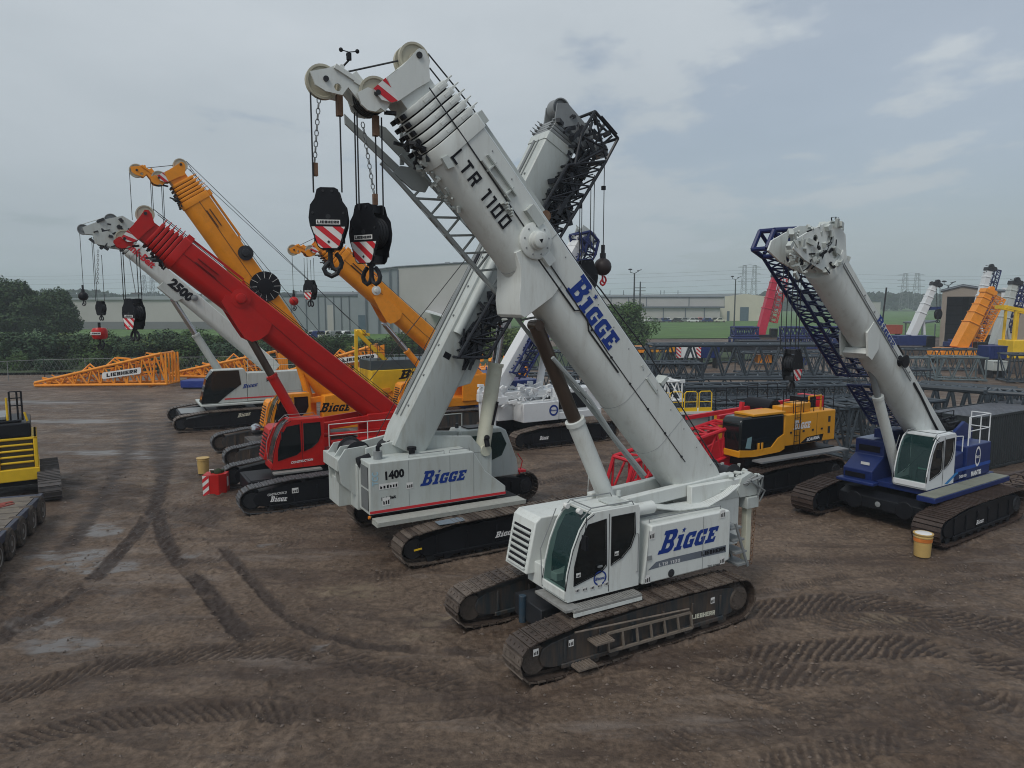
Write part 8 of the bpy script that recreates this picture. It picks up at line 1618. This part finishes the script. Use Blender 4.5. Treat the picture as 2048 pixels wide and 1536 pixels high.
# ------------------------------------------------------------------ drums, red box, container
def drum(label, px, py, lid, k):
    p = at_z(px, py, 0); o = thing('plastic_drum', label, 'drum', (p.x, p.y+.22, 0), k, 'yellow plastic drums'); o.scale = (.87, .87, .92); b = MB(); b.lathe([(0, .24), (.02, .265), (.25, .275), (.66, .295), (.67, .315), (.70, .315), (.71, .30), (.76, .30), (.77, .33), (.80, .33), (.80, .28)] if True else [], (0, 0, 0), (0, 0, 1), 32); b.build('body', DRUM, o)
    if lid: b = MB(); b.lathe([(0, .27), (.012, .25), (.02, .0)], (0, 0, .80), (0, 0, 1), 28); b.build('lid', STICK, o); b = MB(); b.lathe([(.0, .302), (.12, .309)], (0, 0, .53), (0, 0, 1), 28); b.build('orange_stain', mat('orange_smear', (.65, .2, .04), .5, var=.4), o)
    else: b = MB(); b.lathe([(0, .27), (.01, .27)], (0, 0, .74), (0, 0, 1), 28); b.build('water', mat('murky_water', (.12, .11, .05), .1), o)
    b = MB(); b.path([(.31*cos(t), .31*sin(t), .70-.0*t) for t in [pi*k_/10 for k_ in range(11)]], .012, 5); b.build('handle', STEEL, o); return o
drum('yellow plastic drum with a white lid and orange smear, by the right-hand crane\'s track', 1852, 1117, True, 0); drum('yellow plastic drum without a lid, beside the red striped box at left', 403, 949, False, 1)
p = at_z(424, 993); o = thing('ballast_box', 'red steel box with red and white striped corner, on the mud at left', 'box', (p.x, p.y+.4, 0), radians(8)); b = MB(); b.plate([(-.42, -.3), (.2, -.3), (.45, -.08), (.45, .4), (-.42, .4)], 0, .85, O=(0, 0, 0), U=(1, 0, 0), V=(0, 1, 0)); bb_ = b.build('body', RED, o, bevel=.02)
striped(o, [(-.42, .02), (-.18, .02), (-.18, .83), (-.42, .83)], -.32, -.305, Matrix.Identity(4), ang=.7, pitch=.22); b = MB(); b.ball((.1, .1, .86), .18, 9); b.bar((-.2, .1, .87), (.3, .25, .9), .13); b.build('green_rope_coil', mat('olive_rope', (.03, .045, .02), .9, var=.4, bump=.6), o); b = MB(); b.path([(-.3, .3, .85), (-.3, .3, .95), (-.12, .3, .95), (-.12, .3, .85)], .015, 5); b.bx(.451, .46, 0, .2, .3, .7); b.build('label_plate', STICK, o)
FC = Fr(21.2, 31.9, 31); o = frthing(FC, 'container', 'dark grey corrugated shipping container at the right edge behind the navy crane', 'container'); CG = mat('dark_container', (.022, .028, .031), .5, dirt=.3, dcol=(.06, .06, .06), var=.15, streak=True); CT = mat('pale_container_roof', (.12, .13, .15), .5, dirt=.4, dcol=(.1, .09, .08), scale=.8, var=.2)
b = MB(); pr = []
n = 56
for k in range(n): x = 12.0*k/n; pr += [(x, .0), (x+.07, .0), (x+.107, .035), (x+.177, .035)]
b.bx(.04, 11.96, .06, 2.38, .15, 2.5)
A_l = [b.vv((x, y, .16)) for x, y in pr]; B_l = [b.vv((x, y, 2.48)) for x, y in pr]; [b.face((A_l[i], A_l[i+1], B_l[i+1], B_l[i])) for i in range(len(pr)-1)]
b.build('corrugated_side', CG, o, smooth=0); b = MB(); [b.bx(12*k/40, 12*k/40+.16, .06, 2.38, 2.53, 2.56) for k in range(40)]; b.bx(0, 12, .05, 2.4, 2.505, 2.528); b.build('roof', CT, o); b = MB(); b.bx(0, 12, -.02, .05, 2.49, 2.6); b.bx(0, 12, 2.39, 2.44, 2.49, 2.6); b.bx(0, .1, -.021, 2.441, .02, 2.6); b.bx(11.9, 12, -.021, 2.441, .02, 2.6); b.bx(0, 12, -.02, .05, .02, .15); b.build('corner_frame', CG, o, bevel=.01)
# ------------------------------------------------------------------ haze
HZ = bpy.data.materials.new('haze_air'); HZ.use_nodes = True; nt = HZ.node_tree; nt.nodes.remove(nt.nodes['Principled BSDF']); v = nt.nodes.new('ShaderNodeVolumePrincipled'); v.inputs['Color'].default_value = (.80, .88, .95, 1); v.inputs['Density'].default_value = .0006; nt.links.new(v.outputs[0], nt.nodes['Material Output'].inputs['Volume'])
hz_ = MB().bx(-2600, 2600, -320, 3900, -1.3, 60).build('haze', HZ, smooth=0); hz_['kind'] = 'stuff'; hz_['label'] = 'thin pale haze fading the far buildings and trees'; hz_['category'] = 'haze'
